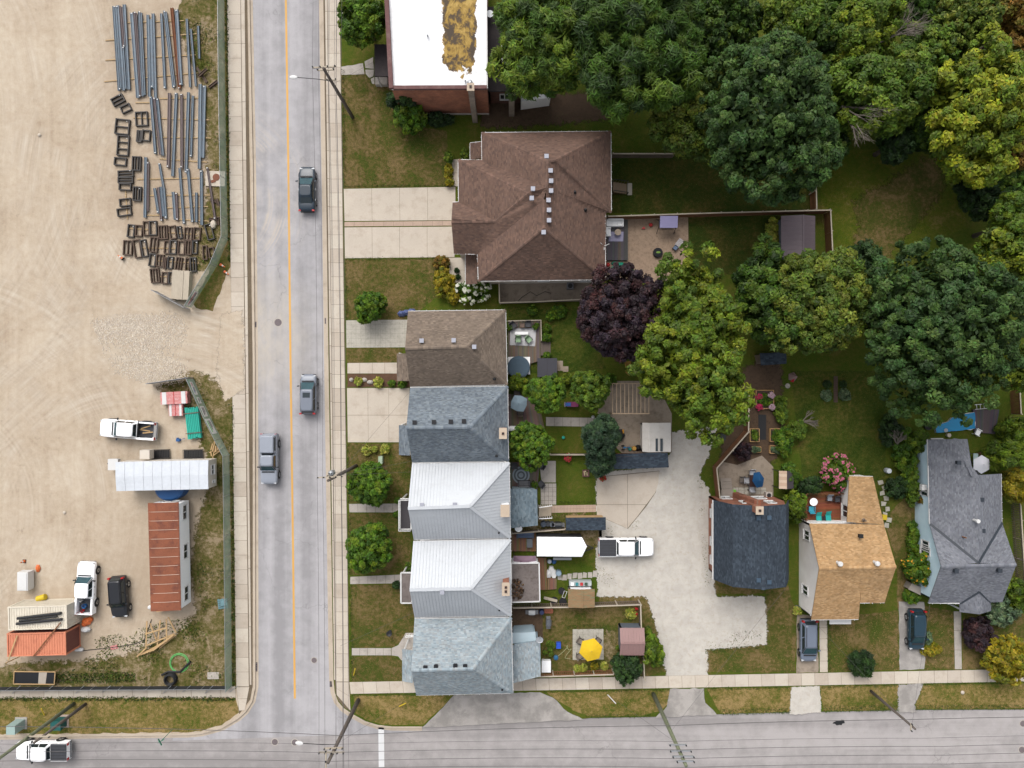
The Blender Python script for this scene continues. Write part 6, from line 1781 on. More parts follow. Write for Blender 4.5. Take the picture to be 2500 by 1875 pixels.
FR3 = [(508,890,72,130,6,'v0'),(588,888,72,115,4,'v0'),(662,865,62,145,-2,'v0'),(732,862,75,145,-2,'v0'),(833,905,92,140,-3,'v2'),(930,905,66,135,-8,'v0'),(1000,905,46,125,-8,'v0'),(1086,920,82,130,3,'v1'),(1175,920,72,130,4,'v0'),(1300,900,72,165,-15,'v0'),
       (475,1060,92,150,3,'v1'),(572,1070,72,185,-8,'v0'),(642,1065,60,175,-10,'v0'),(740,1030,82,155,5,'v1'),(870,1055,56,135,3,'v0'),(934,1055,70,140,3,'v0'),(1016,1060,70,140,3,'v0'),(1090,1060,66,145,2,'v1'),(1155,1055,52,135,2,'v0'),(1255,1110,48,145,-3,'v0'),(1322,1110,60,110,-10,'v0'),
       (725,1185,68,130,8,'v0'),(800,1190,76,125,3,'v1'),(853,1215,26,120,5,'v0'),(905,1212,56,125,5,'v0'),(990,1222,64,135,8,'v1'),(1078,1230,46,135,4,'v0'),(1137,1230,64,145,-2,'v1'),(750,1342,92,145,-6,'v2'),(850,1365,66,120,3,'v0'),(922,1365,70,120,3,'v0')]
LC = sorted([z1(f[0],f[1]) + f[2:] for f in FR1] + [z2(f[0],f[1]) + f[2:] for f in FR2],key=lambda f: f[1])
for i,f in enumerate(LC): frame(*f,'steel_black',i,'%s from top in left column' % ORD[i])
for r,(a,b) in enumerate(((0,10),(10,21),(21,28),(28,31))):
 for i,f in enumerate(FR3[a:b]): frame(*z2(f[0],f[1]),*f[2:],'steel_dark' if (a + i) % 3 else 'steel_black',a + i,'%s from left in %s lower row' % (ORD[i],ORD[r]))
# stacks and slabs
p = P(448,698); t = thing('board_stack','weathered stack of plywood boards beside the mesh fence end','boards',(p.x,p.y,0),math.radians(-3))
for i in range(5):
 for k in range(3):
  mb = MB(); mb.box((k - 1) * .63 + RNG.uniform(-.02,.02),RNG.uniform(-.05,.05),i * .16,.61,3.15,.15); mb.build('board',MATS['wood_weather'],t)
p = P(527,437); t = thing('concrete_slab','white concrete slab with round rusty cover by the fence','slab',(p.x,p.y,0),-.03)
mb = MB(); mb.box(0,0,0,2.15,1.65,.16); mb.build('slab',MATS['concrete'],t)
mb = MB(); mb.lathe([(.40,.162),(.38,.2)],.1,.15,18); mb.build('cover',MATS['wood_red'],t)
mb = MB(); mb.box(-.2,-.3,.162,.5,.3,.05,.3); mb.build('rust_bar',MATS['wood_red'],t)
loose('boulder','pale boulder beside the steel frames and fence','rock',523,549,0,lambda mb: mb.lathe([(.3,0),(.42,.2),(.34,.42),(.12,.5)],n=7,sx=.8,sy=1.2),'concrete')
for i,(x,y) in enumerate([(158,1251),(97,330)]):
 loose('pale_stone',['lone pale stone on the open dirt','small pale stone near the top of the dirt lot'][i],'rock',x,y,0,lambda mb: mb.lathe([(.12,0),(.2,.08),(.12,.16)],n=7),'concrete')
def bundle(name,label,px,py,rz,L,n,layers,r,mat,wrap,rows2=None):
 p = P(px,py); t = thing(name,label,'pipes',(p.x,p.y,0),rz)
 for k in range(layers):
  for i in range(n - (k % 2)):
   m = mat if not rows2 or i < n - rows2 or k else 'pvc_white'
   mb = MB(); y = (i - (n - 1 - (k % 2)) / 2) * r * 2.05
   mb.tube([(-L / 2 + RNG.uniform(-.1,.1),0,0),(L / 2 + RNG.uniform(-.1,.1),0,0)],r,9); mb.build('pipe',MATS[m],t,loc=(0,y,r + .1 + k * r * 1.75))
 W = n * r * 2.1
 for s in (-1,1):
  mb = MB(); mb.box(s * L * .33,0,0,.1,W + .2,.1); mb.build('bearer',MATS['wood_new'],t)
  mb = MB(); mb.box(s * L * .33,0,layers * r * 1.8 + .13,.09,W + .2,.05); mb.build('strap_board',MATS[wrap],t)
bundle('pipe_bundle','bundle of turquoise plastic pipes strapped beside the fence',476,1032,math.radians(96),3.3,8,3,.09,'pvc_teal','wood_grey',2)
def wrapped(label,px,py,rz,L,W,h):
 p = P(px,py); t = thing('wrapped_pallet',label,'pallet',(p.x,p.y,0),rz)
 n = int(W / .3)
 for i in range(n):
  for k in range(2):
   mb = MB(); mb.box(RNG.uniform(-.04,.04),(i - (n - 1) / 2) * W / n,.12 + k * h / 2,L,W / n - .015,h / 2 - .01); mb.build('pack',MATS['pink_wrap'],t)
 for s in (-1,0,1):
  mb = MB(); mb.box(s * L * .38,0,0,.12,W,.11); mb.build('bearer',MATS['wood_new'],t)
 for s in (-.36,.36):
  mb = MB(); mb.box(s * L,0,.125 + h,L * .16,W * .98,.012); mb.build('white_label',MATS['white_trim'],t)
 mb = MB(); mb.box(0,0,.125 + h,.06,W,.02); mb.build('strap',MATS['red_plastic'],t)
wrapped('large pink-wrapped insulation pallet by the gate fence',434,971,math.radians(3),2.9,1.35,.8)
wrapped('smaller pink-wrapped insulation pallet below the large one',436,1000,math.radians(2),1.5,1.35,.6)
loose('hard_hat','yellow hard hat between the pink pallets','hard hat',422,994,0,lambda mb: mb.lathe([(.2,0),(.17,.03),(.13,.12),(.05,.16)],n=14,sx=1.3),'yellow_plastic')
loose('hand_cart','blue hand tool left on the dirt under the pipes','tool',437,1074,0,lambda mb: (mb.box(0,0,0,.4,.3,.3),mb.beam((.2,0,.2),(.8,.2,.3),.05,.05),mb.tube([(-.1,.15,.1),(-.1,.25,.1)],.12,10)),'blue_plastic')
p = P(530,1095); t = thing('lumber_scraps','heap of short lumber offcuts against the fence','lumber',(p.x,p.y,0))
for i in range(14):
 a = RNG.uniform(-.6,.9) + 1.0; mb = MB(); L = RNG.uniform(.5,1.1)
 mb.box(0,0,0,L,.11,.06); mb.build('offcut',MATS['wood_new'],t,loc=(RNG.uniform(-.45,.45),RNG.uniform(-.6,.6),.02 + i * .045),rot=(RNG.uniform(-.1,.1),RNG.uniform(-.12,.12),a))
for i,(x,lab) in enumerate([(393,'left flat steel mesh panel lying above the site trailer'),(474,'right flat steel mesh panel lying above the site trailer')]):
 p = P(x,1108); t = thing('mesh_rack',lab,'rack',(p.x,p.y,0),.03)
 for s in (-1,1):
  mb = MB(); mb.beam((-1.1,s * .48,.3),(1.1,s * .48,.3),.06,.06); mb.build('side_rail',MATS['steel_black'],t)
  for k in (-1,1):
   mb = MB(); mb.box(k * 1.0,s * .48,0,.06,.06,.3); mb.build('leg',MATS['steel_black'],t)
 for k in range(13):
  mb = MB(); mb.beam((-1.08 + k * .18,-.46,.32),(-1.08 + k * .18,.46,.32),.04,.03); mb.build('bar',MATS['steel_black'],t)
 mb = MB(); mb.box(0,0,.2,2.1,.85,.02); mb.build('tray',MATS['trim_black'],t)
# --- site trailers
def trailer(name,label,roof,zt,zf,mat,wallm,npan,windows,rib,org=None):
 """roof px quad (NW, NE, SE, SW) at height zt"""
 q = [P(x,y,zt) for x,y in roof]; c = sum(q,Vector()) / 4
 org = (c.x,c.y,0); t = thing(name,label,'trailer',org)
 fp = [(p.x + (c.x - p.x) * .015,p.y + (c.y - p.y) * .03) for p in q]
 mb = MB(); mb.prism(fp,zf,zt - .06); mb.build('body',MATS[wallm],t,org)
 long_x = (q[1] - q[0]).length > (q[3] - q[0]).length
 A,B,D,E_ = (q[0],q[1],q[2],q[3]) if long_x else (q[0],q[3],q[2],q[1])
 for i in range(npan):
  a0,a1,d0,d1 = A.lerp(B,i / npan),A.lerp(B,(i + 1) / npan),E_.lerp(D,i / npan),E_.lerp(D,(i + 1) / npan)
  m0,m1 = (a0 + d0) / 2 + Vector((0,0,.10)),(a1 + d1) / 2 + Vector((0,0,.10))
  dirn = (a1 - a0).normalized() * .012
  mb = MB(); z = Vector((0,0,RNG.uniform(0,.012)))
  vs = [a0 + dirn + z,a1 - dirn + z,m1 - dirn + z,m0 + dirn + z,d1 - dirn + z,d0 + dirn + z]
  lo = [v - Vector((0,0,.07)) for v in vs]
  mb.add(vs + lo,[(0,1,2,3),(3,2,4,5),(0,6,7,1),(5,4,10,11),(1,7,8,2),(2,8,10,4),(0,3,9,6),(3,5,11,9)])
  mb.build('roof_panel',MATS[mat],t,org)
  if i and rib:
   mb = MB(); f0,f1 = RNG.uniform(.03,.12),RNG.uniform(.85,.97); zz = Vector((0,0,.03))
   mid = m0 + zz
   mb.beam(a0.lerp(m0,f0 * 2) + zz,mid,.045,.03); mb.beam(mid,m0.lerp(d0,f1) + zz,.045,.03); mb.build('roof_seam',MATS[rib],t,org)
 mb = MB(); mb.prism([(c.x + (a - c.x) * .9,c.y + (b - c.y) * .8) for a,b in fp],zf - .25,zf - .002); mb.build('chassis',MATS['black'],t,org)
 for s in (-.18,.18):
  for e in (0,1):
   w = A.lerp(B,.5 + s).lerp(E_.lerp(D,.5 + s),.1 + .8 * e)
   mb = MB(); mb.lathe([(.33,-.12),(.33,.12)],n=14); o = mb.build('wheel',MATS['rubber'],t,loc=(w.x - org[0],w.y - org[1],.34),rot=(math.pi / 2,0,0 if long_x else math.pi / 2))
 for (ux,uy,uz,d,w,h,n) in windows:
  window((ux,uy,uz),d,w,h,t,org,n)
 return t,org,fp
t,o,fp = trailer('site_office_trailer','long white site trailer with dented silver roof',[(282,1128),(509,1123),(509,1194),(284,1199)],2.9,.65,'steel_silver','siding_beige',10,[],None)
xe = max(a for a,b in fp); yc = sum(b for a,b in fp) / 4
window((xe + .01,yc + .5,1.8),(0,1,0),1.0,.6,t,o,(1,0,0)); window((xe + .01,yc - .8,1.6),(0,1,0),.3,.35,t,o,(1,0,0),1)
mb = MB(); yn = max(b for a,b in fp); a = P(357,1112,1.4); mb.box(a.x,yn + .5,.8,1.05,.95,.95); mb.build('air_conditioner',MATS['siding_beige'],t,o)
mb = MB(); a = P(285,1135,1.2); mb.box(a.x - .5,yn - .65,.55,1.1,1.2,.5); mb.build('hitch_box',MATS['white_trim'],t,o)
mb = MB(); mb.beam((a.x - .4,yn - .6,.5),(a.x - 1.4,yn - .6,.5),.12,.12); mb.build('tow_bar',MATS['black'],t,o)
t,o,fp = trailer('rust_roof_trailer','white site trailer with rusty orange roof and pale seams',[(361,1228),(436,1226),(442,1490),(368,1493)],3.0,.6,'rust_roof','siding_white',12,[],'pale_seam') if M('pale_seam',C(226,196,176),.8,.2,1,14) else None
xe = max(a for a,b in fp); ye = [b for a,b in fp]
for k,yy in enumerate((max(ye) - 1.1,(max(ye) + min(ye)) / 2 + .3,min(ye) + 1.4)):
 window((xe - .02 - .18 * (2 - k) * .5,yy,1.75),(0,1,0),1.5,.9,t,o,(1,0,0))
window((sum(a for a,b in fp) / 4,max(ye) - .02,1.75),(1,0,0),1.6,.8,t,o,(0,1,0))
mb = MB(); a = P(400,1505,.6); mb.box(a.x,min(ye) - .6,.5,1.6,.5,.25,.15); mb.build('hitch_step',MATS['wood_new'],t,o)
mb = MB(); mb.lathe([(.22,0),(.22,.9),(.1,1.0)],a.x - 1.4,min(ye) - .4,12,.02); mb.build('propane_tank',MATS['white_trim'],t,o)
loose('water_tank','round blue tank between the two site trailers','tank',428,1188,0,lambda mb: mb.lathe([(1.5,0),(1.5,1.4),(1.3,1.6),(.3,1.75)],n=28,sx=1.05,sy=.9),'blue_plastic')
# --- shipping containers
def container(label,roof,zt,mat,sidem):
 q = [P(x,y,zt) for x,y in roof]; c = sum(q,Vector()) / 4; d = q[1] - q[0]
 rz = math.atan2(d.y,d.x); L = (d.length + (q[2] - q[3]).length) / 2; W = ((q[0] - q[3]).length + (q[1] - q[2]).length) / 2
 t = thing('shipping_container',label,'container',(c.x,c.y,0),rz)
 def corr(n,f):      # ridged sheet profile
  pts = []
  for i in range(n):
   for k,o in ((0,0),(.3,0),(.5,.05),(.8,.05)): pts.append(((i + k) / n - .5,o))
  return pts + [(.5,0)]
 n = 22; pr = corr(n,.05); mb = MB()
 vs = [(x * (L - .2),-W / 2 + .08,zt - .09 + o) for x,o in pr] + [(x * (L - .2),W / 2 - .08,zt - .09 + o) for x,o in pr]
 m = len(pr); mb.add(vs,[(i,i + 1,m + i + 1,m + i) for i in range(m - 1)]); mb.build('roof',MATS[mat],t)
 for s in (-1,1):
  mb = MB(); vs = [(x * (L - .2),s * (W / 2 - .08 + o),.1) for x,o in pr] + [(x * (L - .2),s * (W / 2 - .08 + o),zt - .12) for x,o in pr]
  mb.add(vs,[(i,i + 1,m + i + 1,m + i) for i in range(m - 1)]); mb.build('side_wall',MATS[sidem],t)
  mb = MB(); mb.box(s * (L / 2 - .08),0,.1,.06,W - .2,zt - .2); e = mb.build('end_wall',MATS[sidem],t)
  for k in range(7):
   mb = MB(); mb.box(s * (L / 2 - .04),(k - 3) * W * .13,.2,.03,.1,zt - .4); mb.build('corrugation',MATS[sidem],e)
  for z in (.02,zt - .12):
   mb = MB(); mb.box(0,s * (W / 2 - .06),z,L - .3,.12,.12); mb.build('side_rail',MATS[mat],t)
   mb = MB(); mb.box(s * (L / 2 - .06),0,z,.12,W - .3,.12); mb.build('end_rail',MATS[mat],t)
  for k in (-1,1):
   mb = MB(); mb.box(s * (L / 2 - .08),k * (W / 2 - .08),0,.18,.18,zt + .01); mb.build('corner_post',MATS[mat],t)
 return t
container('cream shipping container with black pipes on its roof',[(19,1482),(162,1478),(164,1535),(20,1539)],2.6,'container_cream','container_cream')
container('orange shipping container at the lower left of the yard',[(17,1547),(160,1543),(161,1599),(17,1604)],2.6,'container_orange','container_dark')
for i,(a,b,m,lab) in enumerate([((42,1510),(149,1497),'black','upper thick black pipe on the cream container roof'),((40,1523),(151,1512),'dark_metal','lower grey pipe on the cream container roof'),((46,1517),(139,1505),'trim_black','thin black pipe between two thicker ones on the cream container')]):
 p,q = P(*a,2.75),P(*b,2.75); c = (p + q) / 2; d = (q - p) / 2
 mb = MB(); mb.tube([-d,d],[.15,.15,.09][i] if i < 2 else .09,10); tag(mb.build('roof_pipe',MATS[m],loc=(c.x,c.y,2.73 if i < 2 else 2.70)),lab,'pipe')
for i,(a,b,lab) in enumerate([((148,1520),(82,1602),'long timber leaning across both containers'),((42,1552),(20,1612),'short timber at the left end of the orange container'),((15,1618),(48,1603),'timber lying at the foot of the orange container')]):
 p,q = P(*a,2.72),P(*b,2.72 if i < 2 else .2); c = (p + q) / 2; d = (q - p) / 2
 mb = MB(); mb.beam(-d,d,.12,.06); tag(mb.build('loose_timber',MATS['wood_brown' if i == 0 else 'wood_new'],loc=(c.x,c.y,c.z)),lab,'timber')
# yard clutter
loose('tank','white fuel tank standing on the dirt beside the orange bag','tank',74,1412,0,lambda mb: (mb.box(0,0,.25,1.15,2.0,1.0),mb.box(0,0,1.251,.95,1.8,.06),mb.box(-.4,.8,0,.1,.1,.25),mb.box(.4,.8,0,.1,.1,.25),mb.box(-.4,-.8,0,.1,.1,.25),mb.box(.4,-.8,0,.1,.1,.25)),'white_trim')
loose('orange_bag','crumpled orange bag right of the white fuel tank','bag',94,1387,0,lambda mb: mb.lathe([(.3,0),(.36,.1),(.15,.25)],n=6,sx=.8,sy=1.3),'orange_plastic_m')
loose('yellow_drum','yellow drum lying above the cream container','drum',106,1458,0,lambda mb: mb.tube([(-.45,-.1,.32),(.45,.15,.32)],.32,14),'yellow_plastic')
loose('orange_sack','heap of orange netting behind the pickup tailgate','sack',214,1516,0,lambda mb: (mb.lathe([(.4,0),(.45,.2),(.2,.42)],n=8,sx=1.2),mb.lathe([(.3,0),(.32,.25),(.1,.5)],.35,.2,7),mb.lathe([(.25,0),(.3,.2),(.1,.38)],-.3,-.3,7)),'orange_plastic_m')
loose('white_sack','white bulk sack below the orange netting','sack',212,1535,0,lambda mb: mb.lathe([(.4,0),(.46,.25),(.3,.5),(.1,.55)],n=9,sx=1.2,sy=.7),'white_trim')
loose('propane_cylinder','white propane cylinder at the orange container end','cylinder',196,1584,0,lambda mb: mb.tube([(-.45,0,.2),(-.35,0,.2),(.35,0,.2),(.45,0,.2)],[.1,.2,.2,.1],12),'white_trim')
loose('fallen_sign','red and white sign lying face up on the dirt','sign',279,1580,0,lambda mb: mb.box(0,0,.02,.8,.45,.03,.2),'pink_wrap')
def cone(label,px,py,ang,upright=False):
 p = P(px,py); t = thing('traffic_cone',label,'cone',(p.x,p.y,0),ang)
 rot = (0,0,0) if upright else (0,math.pi / 2 * .9,0); dz = 0 if upright else .2
 mb = MB(); mb.lathe([(.16,.04),(.1,.3)],n=10); mb.build('lower_cone',MATS['orange_plastic_m'],t,loc=(0,0,dz),rot=rot)
 mb = MB(); mb.lathe([(.1,.301),(.075,.45)],n=10); mb.build('white_band',MATS['white_trim'],t,loc=(0,0,dz),rot=rot)
 mb = MB(); mb.lathe([(.075,.451),(.03,.7)],n=10); mb.build('upper_cone',MATS['orange_plastic_m'],t,loc=(0,0,dz),rot=rot)
 mb = MB(); mb.box(0,0,0,.38,.38,.04); mb.build('base',MATS['black'],t,loc=(0,0,dz),rot=rot)
cone('orange cone knocked over on the dirt left of the frames',303,633,2.5)
cone('orange cone standing near the fuel tank',60,1370,0,True)
cone('orange cone on the grass outside the mesh fence',539,646,-.5)
cone('second orange cone on the grass outside the mesh fence',549,663,-.6)
# broken timber steps by the rust trailer
p = P(375,1560); t = thing('timber_stair','collapsed pale timber stair frame below the rusty trailer','stair',(p.x,p.y,0))
def stick(nm,a,b,za,zb,w=.14,h=.05,m='wood_new'):
 A,B = P(*a) - p,P(*b) - p; A.z,B.z = za,zb; mb = MB(); mb.beam(A,B,w,h); mb.build(nm,MATS[m],t)
for a,b,za,zb in (((369,1510),(362,1580),.9,.5),((416,1505),(412,1563),.9,.5),((372,1518),(385,1560),.5,.3),((398,1510),(388,1575),.6,.4),((363,1542),(414,1527),.75,.75),((362,1572),(432,1543),.55,.55),((420,1500),(434,1542),.9,.4)): stick('rail',a,b,za,zb)
for k in range(6): stick('tread',(337 + k * 8,1600 - k * 3),(410 + k * 4,1565 - k * 4),.1 + .06 * k,.35 + .06 * k,.18,.05)
stick('stringer',(335,1603),(364,1576),.08,.5); stick('stringer',(390,1582),(434,1546),.1,.5)
# frame with black sheet, coils, hose, crate
p = P(80,1656); t = thing('tarp_frame','black sheet stretched on a timber frame against the lower fence','frame',(p.x,p.y,.02))
q = [P(*c,.9) - p for c in ((37,1638),(137,1639),(126,1675),(26,1674))]
for v,zz in zip(q,(1.0,1.0,.4,.4)): v.z = zz
mb = MB(); mb.poly(q[::-1]); mb.build('sheet',MATS['fabric_black'],t)
for a,b in zip(q,q[1:] + q[:1]): mb = MB(); mb.beam(a + Vector((0,0,.03)),b + Vector((0,0,.03)),.1,.06); mb.build('frame_bar',MATS['wood_new'],t)
for v in q: mb = MB(); mb.box(v.x,v.y,-.02,.08,.08,v.z); mb.build('leg',MATS['wood_new'],t)
mb = MB(); a,b = q[0].lerp(q[1],.6),q[3].lerp(q[2],.6); c2,d2 = q[0].lerp(q[1],.8),q[3].lerp(q[2],.78)
mb.poly([v + Vector((0,0,.012)) for v in (b,d2,c2,a)]); mb.build('dust_patch',MATS['concrete'],t)
def coil(label,px,py,R_,r,n,mat,nm='pipe_coil'):
 pp = P(px,py); t = thing(nm,label,'coil',(pp.x,pp.y,0))
 for k in range(n):
  mb = MB(); rr = R_ * (1 - .12 * (k % 3)); mb.tube([(rr * math.cos(a),rr * math.sin(a),r + k * r * 1.2) for a in [i * math.pi / 12 for i in range(25)]],r,7,False); mb.build('turn',MATS[mat],t)
coil('black pipe coil lying at the foot of the lower fence',419,1656,.62,.09,5,'black')
coil('loose bright green hose ring on the dirt',438,1618,1.05,.04,2,'hose_green') if M('hose_green',C(120,214,120),.5,.06) else None
pts = [P(x,y,.12) for x,y in ((395,1648),(410,1640),(440,1640),(455,1625),(465,1615))]; c = pts[2]
mb = MB(); mb.tube([v - c for v in pts],.12,8); tag(mb.build('black_hose',MATS['black'],loc=c),'thick black hose curving below the green ring','hose')
loose('pallet_crate','blue-slatted pallet crate beside the mesh fence','crate',545,1473,0,lambda mb: [mb.box(0,(i - 2) * .22,.12,1.05,.15,.05) for i in range(5)] + [mb.box((k - 1) * .48,0,0,.1,1.1,.115) for k in range(3)] + [mb.box(.2,.1,.175,.7,.6,.1)],'slat_blue',rz=.12) if M('slat_blue',C(120,158,166),.7,.2,2,8) else None
loose('concrete_pad','pale concrete pad in the grass of the yard corner','slab',521,1649,.0,lambda mb: mb.box(0,0,0,1.25,.75,.08),'concrete_grey')
pts = [P(x,y,.06) for x,y in ((190,1590),(235,1585),(280,1580),(330,1572),(352,1562),(362,1535),(370,1512))]; c = pts[3]
mb = MB(); mb.tube([v - c for v in pts],.035,6); tag(mb.build('power_cable',MATS['black'],loc=c),'dark cable snaking over the dirt below the black suv','cable')
# --- gravel mat at the gate (uncountable stones)
rng = np.random.default_rng(5)
poly = PX([(222,782),(300,772),(440,768),(450,790),(452,830),(438,850),(455,900),(455,928),(395,938),(330,925),(285,905),(260,870),(240,820)])
xs = [v.x for v in poly]; ys = [v.y for v in poly]
n = 17000; x = rng.uniform(min(xs) - .8,max(xs) + .3,n); y = rng.uniform(min(ys) - .5,max(ys) + .5,n)
k = inside(poly,x + rng.normal(size=n) * .25,y + rng.normal(size=n) * .25)
thin = (np.sin(x * .9) + np.sin(y * 1.1 + 1) + rng.normal(size=n) * .8) > -1.0
x,y = x[k & thin],y[k & thin]; n = len(x)
V,COL = [],[]
s = rng.uniform(.03,.085,n); a = rng.uniform(0,6.28,n); cc = np.array([C(232,217,197),C(224,210,192),C(240,227,208),C(212,199,184),C(226,208,184)])[rng.integers(0,5,n)] * rng.uniform(.85,1.12,(n,1))
top = np.stack([x,y,s * .6],1)
ring = [np.stack([x + s * np.cos(a + i * 1.2566) * (1 + .25 * np.sin(i * 2.1 + a)),y + s * np.sin(a + i * 1.2566),np.zeros(n)],1) for i in range(5)]
mid = [np.stack([x + s * .75 * np.cos(a + i * 1.2566),y + s * .75 * np.sin(a + i * 1.2566),s * .5],1) for i in range(5)]
Q = []
for i in range(5):
 j = (i + 1) % 5
 Q.append(np.stack([ring[i],ring[j],mid[j],mid[i]],1)); Q.append(np.stack([mid[i],mid[j],top,top],1)[:,:,:])
V = np.concatenate(Q); COL = np.tile(cc,(10,1))
tag(link('gravel_mat',np_mesh('gravel_mat',V,None,COL,MATS['matte'])),kind='stuff')
# --- fences of the yard
def mesh_fence(label,pts,h,step=2.4,mat='mesh_green',signs=(),post='galv'):
 """fabric-clad construction fence: posts, rails, sagging mesh panels; pts px on the ground"""
 w = PX(pts); org = w[0]
 t = thing('construction_fence',label,'fence',org)
 for a,b in zip(w,w[1:]):
  L = (b - a).length; n = max(1,round(L / step))
  for i in range(n):
   p,q = a.lerp(b,i / n) - org,a.lerp(b,(i + 1) / n) - org
   d = (q - p).normalized(); nn = Vector((-d.y,d.x,0))
   mb = MB(); K = 6; vs = []
   for k in range(K + 1):
    f = p.lerp(q,k / K); sag = math.sin(k / K * math.pi) * .05
    off = nn * RNG.uniform(-.03,.03)
    vs += [f + off * .4 + Vector((0,0,.06)),f + off + nn * sag + Vector((0,0,h * .5)),f - off * .5 + Vector((0,0,h - sag * .6))]
   mb.add(vs,[(k * 3 + j,(k + 1) * 3 + j,(k + 1) * 3 + j + 1,k * 3 + j + 1) for k in range(K) for j in range(2)])
   mb.build('mesh_panel',MATS[mat],t)
   mb = MB(); mb.tube([p + Vector((0,0,h)),q + Vector((0,0,h))],.025,6); mb.build('top_rail',MATS[post],t)
   mb = MB(); mb.tube([p,p + Vector((0,0,h + .05))],.03,6); mb.build('post',MATS[post],t)
 for (sx,sy,sw,sh,c) in signs:
  best = min(((a,b) for a,b in zip(w,w[1:])),key=lambda ab: abs((P(sx,sy,h * .6) - ab[0]).cross((ab[1] - ab[0]).normalized()).z))
  a,b = best; d = (b - a).normalized(); f = max(0,min((b - a).length,(P(sx,sy,h * .6) - a).dot(d)))
  base = a + d * f - org; inn = Vector((-d.y,d.x,0));
  if inn.dot(Vector((0,0,0)) - (a - Vector((0,0,0)))) < 0: inn = -inn
  base = base + inn * .06
  mb = MB(); mb.beam(base - d * sw / 2 + Vector((0,0,h * .62)),base + d * sw / 2 + Vector((0,0,h * .62)),.02,sh); s_ = mb.build('sign',MATS['white_trim'],t)
  for k,(r0,hh,m) in enumerate(((.25,.16,c),(-.02,.12,'trim_black'),(-.24,.1,'trim_black'))):
   mb = MB(); o2 = inn * .014
   mb.beam(base + o2 - d * sw * .38 + Vector((0,0,h * .62 + r0 * sh)),base + o2 + d * sw * (.38 - .15 * k) + Vector((0,0,h * .62 + r0 * sh)),.004,sh * hh); mb.build('sign_line',MATS[m],s_)
 return t
mesh_fence('green mesh construction fence along the main street above the gate',[(548,-40),(550,200),(554,440),(557,585),(530,650),(468,752)],1.9,signs=((478,725,1.1,.8,'red_plastic'),(471,740,1.0,.8,'red_plastic')))
mesh_fence('green mesh construction fence along the main street below the gate',[(473,925),(520,1030),(561,1110),(564,1350),(567,1673)],1.9,signs=((470,938,.6,.6,'red_plastic'),(482,950,1.0,.7,'blue_plastic'),(492,975,.7,.6,'trim_black'),(508,1000,1.2,.9,'trim_black'),(526,1035,1.8,1.2,'hose_green')))
mesh_fence('black fabric construction fence along the lower sidewalk',[(566,1674),(300,1675),(-40,1677)],1.0,3.2,'fabric_black')
for i,x in enumerate((30,110,185,250,398,445,500,560)):
 a,b = P(x + 20,1674,1.0),P(x,1690 if i % 2 else 1693,.05); c = (a + b) / 2
 mb = MB(); mb.tube([a - c,b - c],.03,6); tag(mb.build('fence_brace',MATS['galv'],loc=c),'thin metal brace propping the black fence, %s from the left' % ORD[i],'brace','braces of the black fabric fence')
def leaf_gate(label,a,b,h=1.5):
 p,q = P(*a),P(*b); org = p; t = thing('yard_gate',label,'gate',org); d = q - p
 for z in (.15,h * .5,h): mb = MB(); mb.tube([(0,0,z),d + Vector((0,0,z))],.03,6); mb.build('rail',MATS['galv'],t)
 for f in (0,.5,1): mb = MB(); mb.tube([d * f + Vector((0,0,.02)),d * f + Vector((0,0,h))],.03,6); mb.build('upright',MATS['galv'],t)
 mb = MB(); mb.poly([Vector((0,0,.15)),d + Vector((0,0,.15)),d + Vector((0,0,h)),Vector((0,0,h))]); mb.build('fabric',MATS['wood_grey'],t)
leaf_gate('open gate leaf swung into the yard at the upper fence end',(464,755),(385,712))
leaf_gate('open gate leaf swung into the yard at the lower fence end',(472,922),(372,937))
# ------------------------------------------------------------------ gardens
def part(t,nm,colr,fn,m='painted',**k):
 mb = MB(); mb.cc = colr; fn(mb); return mb.build(nm,MATS[m],t,**k)
def at(name,label,cat,px,py,z=0.0,rz=0.0,group=None):
 p = P(px,py,z); return thing(name,label,cat,(p.x,p.y,z),rz,group)
BLK,GRY,WHT,DGR = C(36,36,40),C(120,120,124),(.74,.74,.74),C(74,74,80)
def umbrella(label,px,py,r,n,colr,h=2.3,rise=.5,sx=1.0,rz=0.0):
 t = at('patio_umbrella',label,'umbrella',px,py,h * .9,rz); t.location.z = 0
 mb = MB(); mb.cc = colr; R_ = []
 for i in range(n):
  a,b = 2 * math.pi * i / n,2 * math.pi * (i + .5) / n
  R_ += [(r * math.cos(a) * sx,r * math.sin(a),h - rise),(r * .86 * math.cos(b) * sx,r * .86 * math.sin(b),h - rise + .06)]
 mb.add([(0,0,h)] + R_,[(0,1 + i,1 + (i + 1) % (2 * n)) for i in range(2 * n)]); mb.build('canopy',MATS['fabric'],t)
 mb = MB()
 for i in range(n):
  a = 2 * math.pi * i / n; mb.tube([(0,0,h - .03),(r * .97 * math.cos(a) * sx,r * .97 * math.sin(a),h - rise - .03)],.012,4)
 mb.build('ribs',MATS['trim_black'],t)
 mb = MB(); mb.tube([(0,0,.02),(0,0,h + .08)],.025,6); mb.build('pole',MATS['chrome'],t)
 mb = MB(); mb.lathe([(.28,0),(.26,.06),(.06,.12)],n=14); mb.build('base',MATS['trim_black'],t)
 return t
